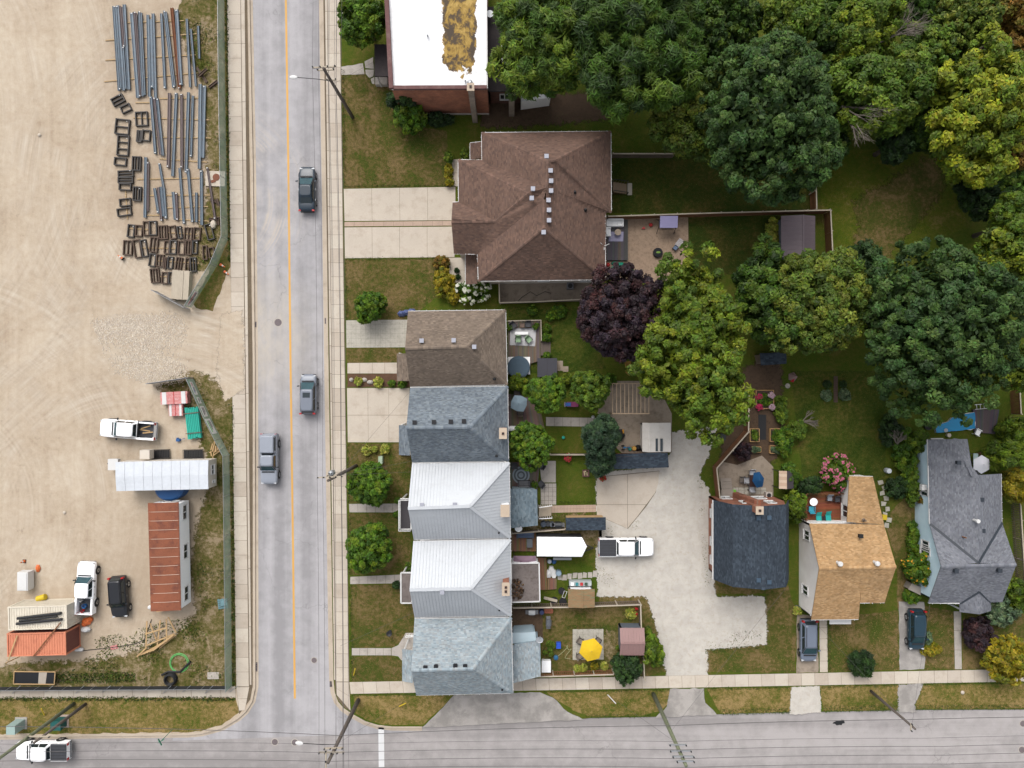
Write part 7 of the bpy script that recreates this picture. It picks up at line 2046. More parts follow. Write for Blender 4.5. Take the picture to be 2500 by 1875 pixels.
def chair(label,px,py,rz,seatc,framec=DGR,group=None,w=.56,z=0.0,back=.45,name='garden_chair'):
 t = at(name,label,'chair',px,py,z,rz,group)
 part(t,'seat',seatc,lambda m: m.box(0,0,.38,w,w,.07))
 part(t,'backrest',seatc,lambda m: m.add([(-w / 2,-w / 2,.42),(-w / 2,w / 2,.42),(-w / 2 - .18,w / 2,.42 + back),(-w / 2 - .18,-w / 2,.42 + back),(-w / 2 + .05,-w / 2,.42),(-w / 2 + .05,w / 2,.42),(-w / 2 - .13,w / 2,.43 + back),(-w / 2 - .13,-w / 2,.43 + back)],[(0,1,2,3),(7,6,5,4),(3,2,6,7),(0,3,7,4),(1,5,6,2)]))
 for s in (-1,1):
  part(t,'arm',framec,lambda m: m.box(.0,s * (w / 2 + .04),.58,w,.06,.05))
  for k in (-1,1): part(t,'leg',framec,lambda m: m.box(k * (w / 2 - .04),s * (w / 2 + .03),0,.05,.05,.58))
 return t
def table(label,px,py,r,colr,h=.72,z=0.0,square=None,rz=0.0,cat='table',legc=DGR):
 t = at('garden_table',label,cat,px,py,z,rz)
 if square:
  part(t,'top',colr,lambda m: m.box(0,0,h - .05,square[0],square[1],.05))
  for a in (-1,1):
   for b in (-1,1): part(t,'leg',legc,lambda m: m.box(a * (square[0] / 2 - .06),b * (square[1] / 2 - .06),0,.05,.05,h - .05))
 else:
  part(t,'top',colr,lambda m: m.lathe([(r,h - .05),(r,h)],n=20)); part(t,'leg',legc,lambda m: m.lathe([(r * .4,0),(.06,.1),(.06,h - .05)],n=10))
 return t
def sofa(label,px,py,rz,L,D,colr,framec=DGR,z=0.0):
 t = at('garden_sofa',label,'sofa',px,py,z,rz)
 part(t,'frame',framec,lambda m: m.box(0,0,.04,L,D,.28)); n = max(1,round(L / .7))
 for i in range(n): part(t,'cushion',colr,lambda m: m.box((i - (n - 1) / 2) * (L - .3) / n,-.06,.33,(L - .3) / n - .02,D - .22,.12),'fabric')
 part(t,'backrest',colr,lambda m: m.box(0,D / 2 - .08,.33,L - .3,.16,.42),'fabric')
 for s in (-1,1): part(t,'arm',framec,lambda m: m.box(s * (L / 2 - .07),0,.325,.14,D,.25))
 return t
def barrel(label,px,py,r,h,colr,group=None,name='barrel',z=0.0):
 t = at(name,label,name.replace('_',' '),px,py,z,0,group)
 part(t,'drum',colr,lambda m: m.lathe([(r * .9,0),(r,h * .2),(r,h * .8),(r * .9,h)],n=16))
 part(t,'lid',tuple(c * 1.25 for c in colr),lambda m: m.lathe([(r * .8,h + .002),(r * .78,h + .03)],n=16))
 return t
def pot(label,px,py,r,colr,pal='front',h=.3,z=0.0,seed=1,flower=None,name='flower_pot'):
 t = at(name,label,'pot',px,py,z)
 part(t,'pot',colr,lambda m: m.lathe([(r * .7,0),(r,h),(r * .85,h - .02)],n=12))
 link('plant',crown_mesh('plant',r * 1.3,r * 1.3,r * .9,PAL[pal],seed,160,.07,.35,1.4,low=-.2,flower=flower),t,(0,0,h + r * .3))
 return t
def rug(label,pts,z,colr,m='fabric',round_=None,rings=0):
 if round_:
  p = P(*pts,z); t = thing('outdoor_rug',label,'rug',(p.x,p.y,z))
  for k in range(rings): part(t,'ring',colr if k % 2 == 0 else tuple(c * .35 for c in colr),lambda mb: mb.lathe([(round_ * (1 - k / (rings + .5)),0),(round_ * (1 - k / (rings + .5)),.008 + k * .004)],n=28),m)
  return t
 q = PX(pts,z); c = sum(q,Vector()) / 4; t = thing('outdoor_rug',label,'rug',(c.x,c.y,z))
 part(t,'mat',colr,lambda mb: mb.prism([(v.x - c.x,v.y - c.y) for v in q],0,.012),m)
 part(t,'border',tuple(x * .7 for x in colr),lambda mb: [mb.beam((a.x - c.x,a.y - c.y,.014),(b.x - c.x,b.y - c.y,.014),.06,.006) for a,b in zip(q,q[1:] + q[:1])],m)
def deck(name,label,quad,z,mat,board=.16,vert=True,cat='deck',skirt=True):
 """raised deck: boards over a frame; quad px NW NE SE SW"""
 q = [P(*c,z) for c in quad]; c = sum(q,Vector()) / 4; org = (c.x,c.y,0)
 t = thing(name,label,cat,org)
 mb = MB(); mb.prism([(v.x,v.y) for v in q],-.02,z - .05); mb.build('frame',MATS[mat],t,org)
 a,b,d,e = (q[0],q[1],q[2],q[3]) if vert else (q[0],q[3],q[2],q[1])
 n = int((b - a).length / board)
 mb = MB()
 for i in range(n):
  f0,f1 = (i + .05) / n,(i + .95) / n
  mb.cc = tuple(x * RNG.uniform(.75,1.2) for x in DECKC[mat])
  vs = [a.lerp(b,f0),a.lerp(b,f1),e.lerp(d,f1),e.lerp(d,f0)]
  mb.prism([(v.x,v.y) for v in vs],z - .045,z)
 mb.build('boards',MATS['matte'],t,org,kind='stuff')
 return t,org
DECKC = {'wood_grey': C(130,114,100),'wood_brown': C(150,116,86),'wood_red': C(140,78,48),'deck_dark': C(104,98,100),'wood_new': C(190,150,100)}
def board_fence(label,pts,h,mat='wood_brown',pw=.14,gap=.02,cap='wood_weather',name='wooden_fence',step=2.4,picket=None,rails=2):
 """board fence: each board its own piece; pts px on the ground"""
 w = PX(pts); org = w[0]; t = thing(name,label,'fence',org)
 me = {}
 for a,b in zip(w,w[1:]):
  d = b - a; L = d.length; ang = math.atan2(d.y,d.x)
  n = max(1,int(L / (pw + gap)))
  if mat not in me:
   mb = MB(); mb.box(0,0,.04,pw,.022,h - .08); me[mat] = mb.mesh('board',MATS[mat])
  if n <= 300:
   for i in range(n):
    p = a.lerp(b,(i + .5) / n) - org
    link('board',me[mat],t,(p.x,p.y,RNG.uniform(-.02,.02)),(0,0,ang))
  nn = Vector((-d.y,d.x,0)).normalized() * .05
  for z in ((.35,h - .3) if rails == 2 else (h * .5,)):
   mb = MB(); mb.beam(a - org + nn + Vector((0,0,z)),b - org + nn + Vector((0,0,z)),.05,.09); mb.build('rail',MATS[mat],t)
  if cap: mb = MB(); mb.beam(a - org + Vector((0,0,h)),b - org + Vector((0,0,h)),.13,.04); mb.build('cap',MATS[cap],t)
  k = max(1,round(L / step))
  for i in range(k + 1):
   p = a.lerp(b,i / k) - org + nn * 1.6; mb = MB(); mb.box(p.x,p.y,0,.1,.1,h + .06); mb.build('post',MATS[cap or mat],t)
 return t
def gable_shed(name,label,x0,y0,x1,y1,he,hr,axis,roofm,wallm,npan=None,pal=None,over=.15,ridge=.5,cat='shed'):
 """small shed; px box at eave height, ridge along 'x' or 'y'"""
 a = [P(x0,y0,he),P(x1,y0,he),P(x1,y1,he),P(x0,y1,he)]; c = sum(a,Vector()) / 4; org = (c.x,c.y,0)
 t = thing(name,label,cat,org)
 if axis == 'x': r0,r1 = a[0].lerp(a[3],ridge),a[1].lerp(a[2],ridge); S = [(a[1],a[0],r0,r1),(a[3],a[2],r1,r0)]
 else: r0,r1 = a[0].lerp(a[1],ridge),a[3].lerp(a[2],ridge); S = [(a[0],a[3],r1,r0),(a[2],a[1],r0,r1)]
 r0.z = r1.z = hr
 for i,s in enumerate(S):
  if pal: roof_plane(list(s),t,org,'shingle',pal,.06,500 + i,.3,.15)
  elif npan:
   for k in range(npan):
    f0,f1 = (k + .02) / npan,(k + .98) / npan; zz = Vector((0,0,.015 * (k % 2)))
    mb = MB(); mb.slab([s[0].lerp(s[1],f0) + zz,s[0].lerp(s[1],f1) + zz,s[3].lerp(s[2],f1) + zz,s[3].lerp(s[2],f0) + zz][::1],.04); mb.build('roof_panel',MATS[roofm],t,org)
  else: mb = MB(); mb.slab(list(s),.05); mb.build('roof_slope',MATS[roofm],t,org)
 mb = MB(); mb.beam(r0 + Vector((0,0,.03)),r1 + Vector((0,0,.03)),.16,.05); mb.build('ridge_cap',MATS[roofm] if not pal else MATS['flashing'],t,org)
 f = inset(a,over)
 if axis == 'x': pts = [f[3],f[2],(f[2][0],r1.y),f[1],f[0],(f[0][0],r0.y)]; tops = [he - .02,he - .02,hr - .08,he - .02,he - .02,hr - .08]
 else: pts = [f[3],(r1.x,f[3][1]),f[2],f[1],(r0.x,f[1][1]),f[0]]; tops = [he - .02,hr - .08,he - .02,he - .02,hr - .08,he - .02]
 wall_poly(pts,0,tops,wallm,t,org)
 return t,org
# --- duplex back garden
t,o = deck('composite_deck','grey composite deck behind the brown hip-roofed duplex',[(1478,536),(1533,536),(1533,635),(1478,635)],.35,'deck_dark',.15)
sofa('white outdoor sofa along the back fence of the grey deck',1500,546,0,1.85,.8,WHT,WHT,.35)
sofa('white chaise end of the sofa on the grey deck',1484,568,math.pi / 2,.95,.55,WHT,WHT,.35)
rug('lavender rug under the round table on the grey deck',[(1486,566),(1522,566),(1521,589),(1486,589)],.352,C(190,186,216))
table('round beige table on the lavender rug',1507,569,.35,C(206,184,160),.45,.365)
loose('green_tarp','crumpled green tarp at the deck corner','tarp',1520,645,0,lambda mb: [mb.lathe([(.5,0),(.45,.12 + .1 * (i % 2)),(.1,.2 + .1 * (i % 3))],(i % 4) * .5 - .8,(i // 4) * .45 - .4 - (i % 4) * .12,6,0,1 + .3 * (i % 2),.6) for i in range(8)],'tarp_green') if M('tarp_green',C(30,160,130),.5,.2,3,10) else None
for lab,x,y in (('red ball by the duplex wall',1484,647),('red ball on the stamped patio',1588,550)):
 loose('ball',lab,'ball',x,y,0,lambda mb: mb.lathe([(.06,0),(.19,.1),(.22,.2),(.19,.32),(.06,.42)],n=12),'red_plastic')
loose('toy_wedge','small red toy on the stamped patio','toy',1570,557,0,lambda mb: mb.prism([(-.2,-.12),(.22,-.12),(.05,.15)],0,.2),'red_plastic')
t = at('fire_pit','round black covered fire pit with green oval mark on the stamped patio','fire pit',1605,618)
part(t,'cover',BLK,lambda m: m.lathe([(.5,0),(.54,.3),(.5,.45),(.3,.5)],n=24),'fabric'); part(t,'mark',C(120,160,50),lambda m: m.lathe([(.24,.505),(.22,.51)],n=18,sy=.5))
t = at('garden_swing','swing seat under a lavender canopy by the fence','swing',1624,551)
part(t,'canopy',C(170,164,206),lambda m: m.slab([Vector((-.95,-.62,1.75)),Vector((.95,-.62,1.75)),Vector((.95,.62,1.95)),Vector((-.95,.62,1.95))],.05),'fabric')
for s in (-1,1):
 part(t,'leg',BLK,lambda m: m.beam((s * .95,-.9,0),(s * .95,-.05,1.8),.05,.05)); part(t,'leg',BLK,lambda m: m.beam((s * .95,.7,0),(s * .95,.05,1.8),.05,.05))
part(t,'seat',GRY,lambda m: (m.box(0,.1,.45,1.6,.5,.08),m.box(0,.38,.5,1.6,.07,.5)),'fabric')
t = at('push_chair','striped folded lounger and blue seat at the patio edge','chair',1657,594,0,.9)
part(t,'striped_seat',C(220,214,214),lambda m: [m.box(0,(i - 2) * .12,.3,.9,.09,.05) for i in range(5)],'fabric'); part(t,'frame',BLK,lambda m: (m.box(-.3,0,0,.05,.6,.3),m.box(.3,0,0,.05,.6,.3),m.box(-.7,0,.1,.5,.45,.3))); part(t,'blue_seat',C(110,130,160),lambda m: m.box(-.75,0,.4,.4,.4,.06))
# back steps
t = at('porch_steps','wooden back steps with dark railing behind the duplex','steps',1514,462)
for i in range(5): part(t,'tread',C(150,126,96),lambda m: m.box(-.75 + i * .32,0,0,.31,1.1,.85 - i * .17))
part(t,'landing',C(196,186,172),lambda m: m.box(1.05,0,0,.5,1.3,.06))
for s in (-1,1): part(t,'handrail',BLK,lambda m: (m.beam((-.9,s * .6,1.75),(.75,s * .6,1.0),.06,.06),m.box(-.9,s * .6,0,.06,.06,1.75),m.box(.75,s * .6,0,.06,.06,1.0),[m.box(-.6 + k * .33,s * .6,.2,.03,.03,1.35 - k * .15) for k in range(4)]))
board_fence('long wooden fence from the duplex deck to the brown shed corner',[(1480,537),(1700,530),(1850,526),(2010,522)],1.7,'wood_brown')
board_fence('short wooden fence down the far side of the brown metal shed',[(2011,523),(2016,620)],1.7,'wood_brown')
board_fence('wooden fence rising from the brown shed corner into the trees',[(1978,520),(1974,385)],1.7,'wood_brown')
board_fence('dark wooden fence at the right of the duplex north corner',[(1492,386),(1640,386)],1.5,'wood_grey')
board_fence('low alley wall fence below the duplex',[(1219,690),(1220,742),(1300,740),(1440,733)],1.2,'wood_grey')
M('shed_metal',C(134,118,124),.5,.08,.8,8,metal=.1); M('shed_pink',C(170,134,130),.55,.08,.8,8); M('shed_wall',C(110,118,128),.7,.1)
gable_shed('metal_shed','brown ribbed metal shed in the fence corner',1907,527,1990,628,2.2,2.7,'y','shed_metal','shed_wall',17,ridge=.6)
t = at('heat_pump','round-fan air conditioner in the duplex alley','air conditioner',1391,700); part(t,'case',C(130,130,134),lambda m: m.box(0,0,0,.7,.7,.75)); part(t,'fan',BLK,lambda m: m.lathe([(.27,.752),(.25,.77)],n=16))
pts = [P(x,y,.04) for x,y in ((1265,735),(1275,725),(1295,712),(1310,722),(1330,712),(1345,716))]; c = pts[3]
mb = MB(); mb.tube([v - c for v in pts],.03,5); tag(mb.build('garden_hose',MATS['black'],loc=c),'dark hose lying along the duplex alley','hose')
# --- grey deck behind the brown shingled house
deck('back_deck','weathered grey deck behind the brown shingled house',[(1240,785),(1320,783),(1320,880),(1240,905)],.3,'wood_grey',.15)
rail([P(1240,785,.3),P(1320,783,.3),P(1321,833,.3)],.3,.85,None,None,'wood_weather',name='deck_railing'); tag(bpy.data.objects['deck_railing'],'pale timber railing round the grey deck','railing')
t = at('deck_steps','three wooden steps down from the grey deck','steps',1331,851)
for i in range(4): part(t,'tread',C(110,94,82),lambda m: m.box(-.35 + i * .27,0,0,.25,1.5,.27 - i * .06))
rug('white rug on the grey deck',[(1246,803),(1309,801),(1306,845),(1245,842)],.302,C(232,230,232))
table('long white bench table on the white rug',1273,814,0,WHT,.42,.315,(1.45,.3))
for i,(x,y,rz) in enumerate([(1265,830,1.57),(1291,830,2.3)]): chair(['dark armchair with pale green cushion, left on the rug','turned dark armchair with pale green cushion, right on the rug'][i],x,y,rz + math.pi,C(170,206,160),BLK,z=.315)
for i,(x,y,rz) in enumerate([(1253,796,-.9),(1289,793,-1.57)]): chair(['grey deck chair near the house wall','grey deck chair beside the small square table'][i],x,y,rz,DGR,BLK,z=.3)
table('small square brown table between grey deck chairs',1275,795,0,C(130,104,88),.45,.3,(.48,.48))
for i,(x,y) in enumerate([(1310,795),(1306,800)]): pot(['orange pot at the deck corner','lower orange pot beside the first'][i],x,y,.2,C(206,92,50),z=.3,seed=300 + i)
t = at('stock_pool','round inflatable pool under a slate-blue cover on a white mat','pool',1266,897,.3)
part(t,'mat',WHT,lambda m: m.box(.05,.2,0,2.4,1.9,.012),'fabric'); part(t,'wall',C(60,96,120),lambda m: m.lathe([(1.18,.013),(1.24,.3),(1.18,.6)],n=30)); part(t,'cover',C(86,106,122),lambda m: m.lathe([(1.2,.602),(1.0,.66),(.3,.63)],n=30),'fabric')
t = at('hot_tub','square hot tub under a folding charcoal cover','hot tub',1335,898); part(t,'tub',C(84,74,70),lambda m: m.box(0,0,0,2.1,2.0,.8))
for s in (-1,1): part(t,'cover_half',C(80,80,88),lambda m: m.box(s * .54,0,.802,1.06,2.05,.12),'fabric')
for i,(x,y,a,b) in enumerate([(1367,893,.65,1.1),(1381,901,.6,.6)]): loose('stepping_slab',['long paving slab right of the hot tub','square paving slab right of the hot tub'][i],'slab',x,y,.006,lambda mb: mb.box(0,0,0,a,b,.05),'patio')
for i,(x,y,rz) in enumerate([(1533,890,.2),(1535,906,.9)]): chair(['upper yellow-brown garden chair under the maple','lower yellow-brown garden chair under the maple'][i],x,y,rz,C(190,148,60),C(170,130,50))
# --- blue-grey shingled house yard
deck('back_deck','brown deck behind the blue-grey shingled house',[(1241,962),(1310,962),(1330,1012),(1330,1045),(1241,1050)][:2] + [(1330,1045),(1241,1050)],.25,'wood_grey',.15)
umbrella('light blue-grey square umbrella above a deck table',1267,985,1.0,4,C(150,172,186),2.3,.35,rz=.5)
for i,(x,y,rz) in enumerate([(1246,985,0),(1262,962,-1.57),(1270,1006,1.57)]): chair(['chair left of the blue-grey umbrella','chair above the blue-grey umbrella','chair below the blue-grey umbrella'][i],x,y,rz,C(128,116,106),DGR,z=.25)
def bbq(label,px,py,lidc,rz=0,z=0.0):
 t = at('barbecue',label,'barbecue',px,py,z,rz)
 part(t,'cart',BLK,lambda m: m.box(0,0,.1,.65,.5,.7)); part(t,'lid',lidc,lambda m: m.add([(x,y,zz) for x in (-.36,.36) for y,zz in ((-.28,.81),(-.22,1.02),(0,1.1),(.22,1.02),(.28,.81))],[(i,i + 1,i + 6,i + 5) for i in range(4)] + [(4,3,2,1,0),(5,6,7,8,9)]))
 for s in (-1,1): part(t,'side_shelf',GRY,lambda m: m.box(s * .52,0,.74,.34,.46,.04))
 part(t,'handle',GRY,lambda m: m.tube([(-.28,-.33,.9),(.28,-.33,.9)],.02,6))
 for s in (-1,1): part(t,'leg',BLK,lambda m: m.box(s * .28,0,0,.05,.45,.1))
bbq('white-lidded barbecue against the blue-grey house wall',1251,1045,WHT)
t = at('play_slide','blue and magenta toy slide under the grey-green tree','toy',1392,987); part(t,'base',C(150,60,110),lambda m: m.box(.25,0,0,1.2,.55,.4)); part(t,'slide',C(60,110,190),lambda m: m.box(-.25,0,.402,.6,.4,.06)); part(t,'rail',C(190,170,200),lambda m: m.tube([(-.6,-.25,.45),(-.65,0,.5),(-.6,.25,.45)],.05,6))
for i,(x,y,m) in enumerate([(1375,1068,'hose_green'),(1447,1018,'white_trim')]): loose('garden_ball',['turquoise ball on the dark lawn','white tap post at the garden walkway'][i],['ball','post'][i],x,y,0,lambda mb: mb.lathe([(.06,0),(.17,.1),(.19,.2),(.15,.32),(.04,.4)],n=12),'pvc_teal' if i == 0 else m)
board_fence('low timber fence between the two middle gardens',[(1342,1108),(1480,1108)],1.0,'wood_grey')
pot('red and white flower tub on the lawn edge',1385,1115,.3,C(120,60,50),seed=310,flower=(C(230,60,80),60,.09))
pot('red flower pot at the pad corner',1470,1165,.25,C(150,40,40),seed=311,flower=(C(220,30,40),50,.09))
t = at('fire_basket','square brick fire pit of stones on the lawn','fire pit',1430,1155); part(t,'surround',C(110,70,66),lambda m: [m.box(a * .3,b * .3,0,.75 if b else .15,.75 if a else .15,.22) for a,b in ((-1,0),(1,0))] + [m.box(0,b * .33,.0,.5,.12,.22) for b in (-1,1)]); part(t,'stones',C(206,186,150),lambda m: [m.lathe([(.1,.05),(.1,.2),(.03,.26)],RNG.uniform(-.2,.2),RNG.uniform(-.2,.2),6) for i in range(9)],'matte')
# --- pergola, sheds
t = at('pergola_frame','bare timber pergola frame over the patio','pergola',1531,972)
for s in (-1,1): part(t,'beam',C(206,180,150),lambda m: m.box(0,s * 1.6,2.35,4.0,.09,.18),'matte')
for i in range(10): part(t,'joist',C(206,180,150),lambda m: m.box(-1.95 + i * .43,0,2.36 if i in (0,9) else 2.40,.07,3.1,.12),'matte')
for a in (-1,1):
 for b in (-1,1): part(t,'post',C(190,164,134),lambda m: m.box(a * 1.9,b * 1.6,0,.1,.1,2.35),'matte')
M('shed_white',C(236,230,222),.7,.08,.7,9,dirt=C(200,190,176),dirt_amt=.4)
t,o = gable_shed('white_shed','white plastic shed with two dark skylight strips beside the lane',1568,1032,1638,1103,2.1,2.6,'y','shed_white','shed_white',None,ridge=.22)
for x in (1603,1615):
 a = P(x,1086,2.42); mb = MB(); mb.box(a.x,a.y,2.36,.26,1.35,.1); mb.build('skylight',MATS['glass'],t,o)
def lean_shed(name,label,q4,zlo,zhi,pal,wallm,hi_first=True):
 """mono-pitch shed: px NW NE SE SW; first two corners at zhi"""
 z = (zhi,zhi,zlo,zlo) if hi_first else (zlo,zlo,zhi,zhi)
 q = [P(*c,k) for c,k in zip(q4,z)]; c = sum(q,Vector()) / 4; org = (c.x,c.y,0); t = thing(name,label,'shed',org)
 roof_plane([q[3],q[2],q[1],q[0]] if hi_first else [q[1],q[0],q[3],q[2]],t,org,'shingle',pal,.07,520,.3,.16)
 f = inset(q,.15); wall_poly([f[3],f[2],f[1],f[0]],0,[z[3] - .08,z[2] - .08,z[1] - .08,z[0] - .08],wallm,t,org)
 return t
PSL = [C(70,80,92),C(62,72,84),C(78,90,102)]
lean_shed('long_shed','long low shed with slate-blue shingled roof above the concrete pad',[(1487,1109),(1630,1106),(1633,1141),(1493,1146)],1.9,2.4,PSL,'wood_brown')
lean_shed('wood_shed','narrow timber shed with charcoal shingles above the white trailer',[(1381,1264),(1479,1263),(1479,1294),(1382,1295)],1.7,2.1,PSL,'wood_new')
t,o = gable_shed('patched_shed','little shed with patchy red-green roof and white ridge strip',1387,1438,1452,1483,1.9,2.1,'y','patch_roof','siding_white',None,ridge=.53) if M('patch_roof',C(160,128,92),.9,.25,1.2,8,dirt=C(120,142,110),dirt_amt=.8,stretch=(.5,2,1)) else None
part(t,'workbench',C(206,214,214),lambda m: m.box(0,1.25,0,2.4,.5,.85))
for i,c in enumerate((WHT,C(60,150,160),C(210,50,50),C(60,90,70))): part(t,'shelf_item',c,lambda m: m.box(-.9 + i * .5,1.25,.852,.3,.3,.2))
gable_shed('pink_roof_shed','small shed with dusky pink metal roof in the fenced corner garden',1513,1533,1573,1600,2.0,2.5,'x','shed_pink','shed_wall',9,ridge=.5)
# bins and barrels
for i,(x,y,r,h,c) in enumerate([(1326,1277,.34,.8,C(60,70,84)),(1337,1277,.3,.7,C(50,54,60)),(1347,1278,.3,.75,C(86,92,100))]): barrel(['dark barrel nearest the extension wall','open dark barrel second in the bin row','grey bin third in the bin row'][i],x,y,r,h,c)
bbq('black gas barbecue at the end of the bin row',1362,1278,C(58,62,66))
for i,x in enumerate((1256,1265,1276,1288)): barrel('blue plastic barrel above the pale blue lean-to, %s from the left' % ORD[i],x,1537 - (i % 2) * 2,.26,.9,C(34,70,140),'row of blue barrels')
barrel('green plastic barrel at the end of the blue barrel row',1301,1538,.24,.8,C(90,150,90))
t = at('storage_box','blue recycling box beside the planter boxes','box',1363,1573); part(t,'box',C(36,90,220),lambda m: m.box(0,0,0,.5,.6,.4)); part(t,'rim',C(60,120,240),lambda m: [m.box(0,s * .28,.402,.52,.05,.05) for s in (-1,1)])
barrel('blue-grey round table top beside the white plastic sheet',1363,1396,.33,.7,C(140,160,176),name='side_table')
barrel('large black wheeled bin under the maple by the lane',1757,1066,.45,1.1,C(30,34,40),name='waste_bin')
# --- third house patio
deck('back_deck','narrow grey deck beside the round rug',[(1244,1128),(1318,1130),(1312,1195),(1244,1192)],.2,'wood_grey',.15)
rug('round grey mandala rug on the narrow deck',(1272,1160),.205,C(170,182,190),round_=.95,rings=5)
sofa('grey outdoor sofa at the lower edge of the round rug',1279,1180,math.pi,1.35,.7,GRY,DGR,.2)
for i,(x,y,rz) in enumerate([(1256,1138,-1.57),(1278,1136,-1.57),(1321,1136,2.6),(1320,1180,2.4)]): chair(['grey chair above the round rug, left','grey chair above the round rug, right','folding grey chair on the patio slab, upper','folding grey chair on the patio slab, lower'][i],x,y,rz,DGR,BLK,z=.2 if i < 2 else .03)
pot('leafy pot at the deck end by the patio',1304,1143,.25,C(90,90,96),z=.2,seed=320)
pot('leafy pot below the folding grey chair',1305,1182,.28,C(90,90,96),z=.2,seed=321)
t = at('back_steps','pale back steps between white railings','steps',1330,1246)
for i in range(5): part(t,'tread',C(206,190,168),lambda m: m.box(-.55 + i * .28,0,0,.27,1.15,.8 - i * .16),'matte')
for s in (-1,1): part(t,'railing',WHT,lambda m: (m.beam((-.7,s * .6,1.7),(.75,s * .68,.95),.07,.07),[m.box(-.7 + k * .24,s * .62,.1,.035,.035,1.55 - k * .12) for k in range(7)]))
board_fence('low boards between the extension and the bin row',[(1250,1298),(1378,1288)],1.0,'wood_grey')
# --- cargo trailer
p = P(1370,1335); t = thing('cargo_trailer','enclosed white cargo trailer with pointed nose behind the pickup','trailer',(p.x,p.y,0))
zt = 2.5; q = [P(*c,zt) - p for c in ((1311,1311),(1421,1312),(1433,1335),(1421,1360),(1311,1359))]
mb = MB(); mb.prism([(v.x,v.y) for v in q],.55,zt - .1); mb.build('body',MATS['trim_black'],t)
mb = MB(); c = sum((Vector((v.x,v.y,0)) for v in q),Vector()) / 5; n = 5
top = [Vector((v.x,v.y,zt - .098)) for v in q]; hi = [c + (Vector((v.x,v.y,0)) - c) * .93 + Vector((0,0,zt)) for v in q]
mb.add(top + hi,[(i,(i + 1) % n,n + (i + 1) % n,n + i) for i in range(n)][::1] + [tuple(range(n,2 * n))]); o = mb.build('roof',MATS['car_white'],t)
for k in range(5): mb = MB(); mb.box(q[0].x + .8 + k * .95,(q[0].y + q[4].y) / 2,zt + .002,.03,1.9,.012); mb.build('roof_bow',MATS['white_trim'],o)
for k in (-1,1):
 for s in (0,.95): mb = MB(); mb.lathe([(.34,-.12),(.34,.12)],n=14); mb.build('wheel',MATS['rubber'],t,loc=(-.4 + s,k * 1.12,.35),rot=(math.pi / 2,0,0))
 mb = MB(); mb.box(.08,k * 1.13,.72,2.0,.28,.04); mb.build('mudguard',MATS['galv'],t)
mb = MB(); mb.beam((2.2,.5,.5),(3.5,0,.5),.1,.1); mb.beam((2.2,-.5,.5),(3.5,0,.5),.1,.1); mb.build('drawbar',MATS['black'],t)
# --- fourth house
deck('back_deck','brown deck with blue sofa behind the fourth house',[(1249,1300),(1308,1300),(1308,1346),(1249,1346)],.25,'wood_brown',.15)
sofa('blue-grey sofa against the low boards',1282,1305,0,1.9,.62,C(96,112,140),C(80,92,112),.25)
table('grey rectangular table beside the cargo trailer',1293,1324,0,C(120,124,130),.45,.25,(.62,.95))
t = at('gazebo','mauve fabric gazebo behind the fourth house','gazebo',1280,1359)
part(t,'canopy',C(150,122,138),lambda m: m.add([(-1.2,-.6,2.2),(1.2,-.6,2.2),(1.2,.62,2.2),(-1.2,.62,2.2),(-.45,-.2,2.55),(.45,-.2,2.55),(.45,.2,2.55),(-.45,.2,2.55)],[(0,1,5,4),(1,2,6,5),(2,3,7,6),(3,0,4,7)]),'fabric')
part(t,'top_cap',C(140,114,130),lambda m: m.add([(-.5,-.25,2.56),(.5,-.25,2.56),(.5,.25,2.56),(-.5,.25,2.56),(0,0,2.75)],[(0,1,4),(1,2,4),(2,3,4),(3,0,4)]),'fabric')
for a in (-1,1):
 for b in (-1,1): part(t,'post',BLK,lambda m: m.box(a * 1.15,b * .56,0,.06,.06,2.22))
deck('side_deck','brown boarded walkway deck beside the gravel flat roof',[(1309,1362),(1334,1362),(1336,1440),(1318,1440)],.3,'wood_brown',.14)
deck('lower_deck','lower brown deck step below the white plastic sheet',[(1337,1412),(1359,1412),(1359,1438),(1337,1440)],.2,'wood_brown',.14)
loose('plastic_sheet','crumpled white plastic sheet beside the brown deck','sheet',1346,1396,.0,lambda mb: [mb.lathe([(.42,0),(.36,.16 + .07 * i),(.05,.3)],(i - 1) * .28,(i % 2) * .4 - .2,6,0,.9,1.3) for i in range(3)],'white_trim')
barrel('grey metal bin beside the blue bag',1341,1368,.25,.6,C(180,188,196),name='waste_bin')
loose('blue_bag','blue bag beside the grey metal bin','bag',1352,1370,0,lambda mb: mb.lathe([(.25,0),(.28,.2),(.12,.4)],n=7),'blue_plastic')
def tyre(label,px,py,lean=0.0,r=.38):
 t = at('spare_wheel',label,'tyre',px,py)
 part(t,'tyre',BLK,lambda m: m.lathe([(r * .55,.02),(r * .9,0),(r,.08),(r,.18),(r * .9,.25),(r * .55,.24)],n=20),'matte'); part(t,'rim',C(150,152,156),lambda m: m.lathe([(r * .54,.1),(r * .5,.2),(r * .15,.16)],n=12))
tyre('tyre lying below the stacked wheels beside the patched shed',1374,1468,r=.44); tyre('tyre beside the patched shed, upper',1371,1442); tyre('tyre against the fence by the old plank',1353,1466,r=.42)
loose('hand_truck','hand truck frame standing between the tyres','trolley',1378,1450,.26,lambda mb: (mb.tube([(-.15,-.4,.1),(-.15,.4,.3),(.15,.4,.3),(.15,-.4,.1),(-.15,-.4,.1)],.03,6)),'white_trim',rz=-.3)
loose('old_plank','mossy plank leaning over the tyre','timber',1344,1462,.1,lambda mb: mb.box(0,0,.15,1.5,.3,.06,-.25),'wood_weather')
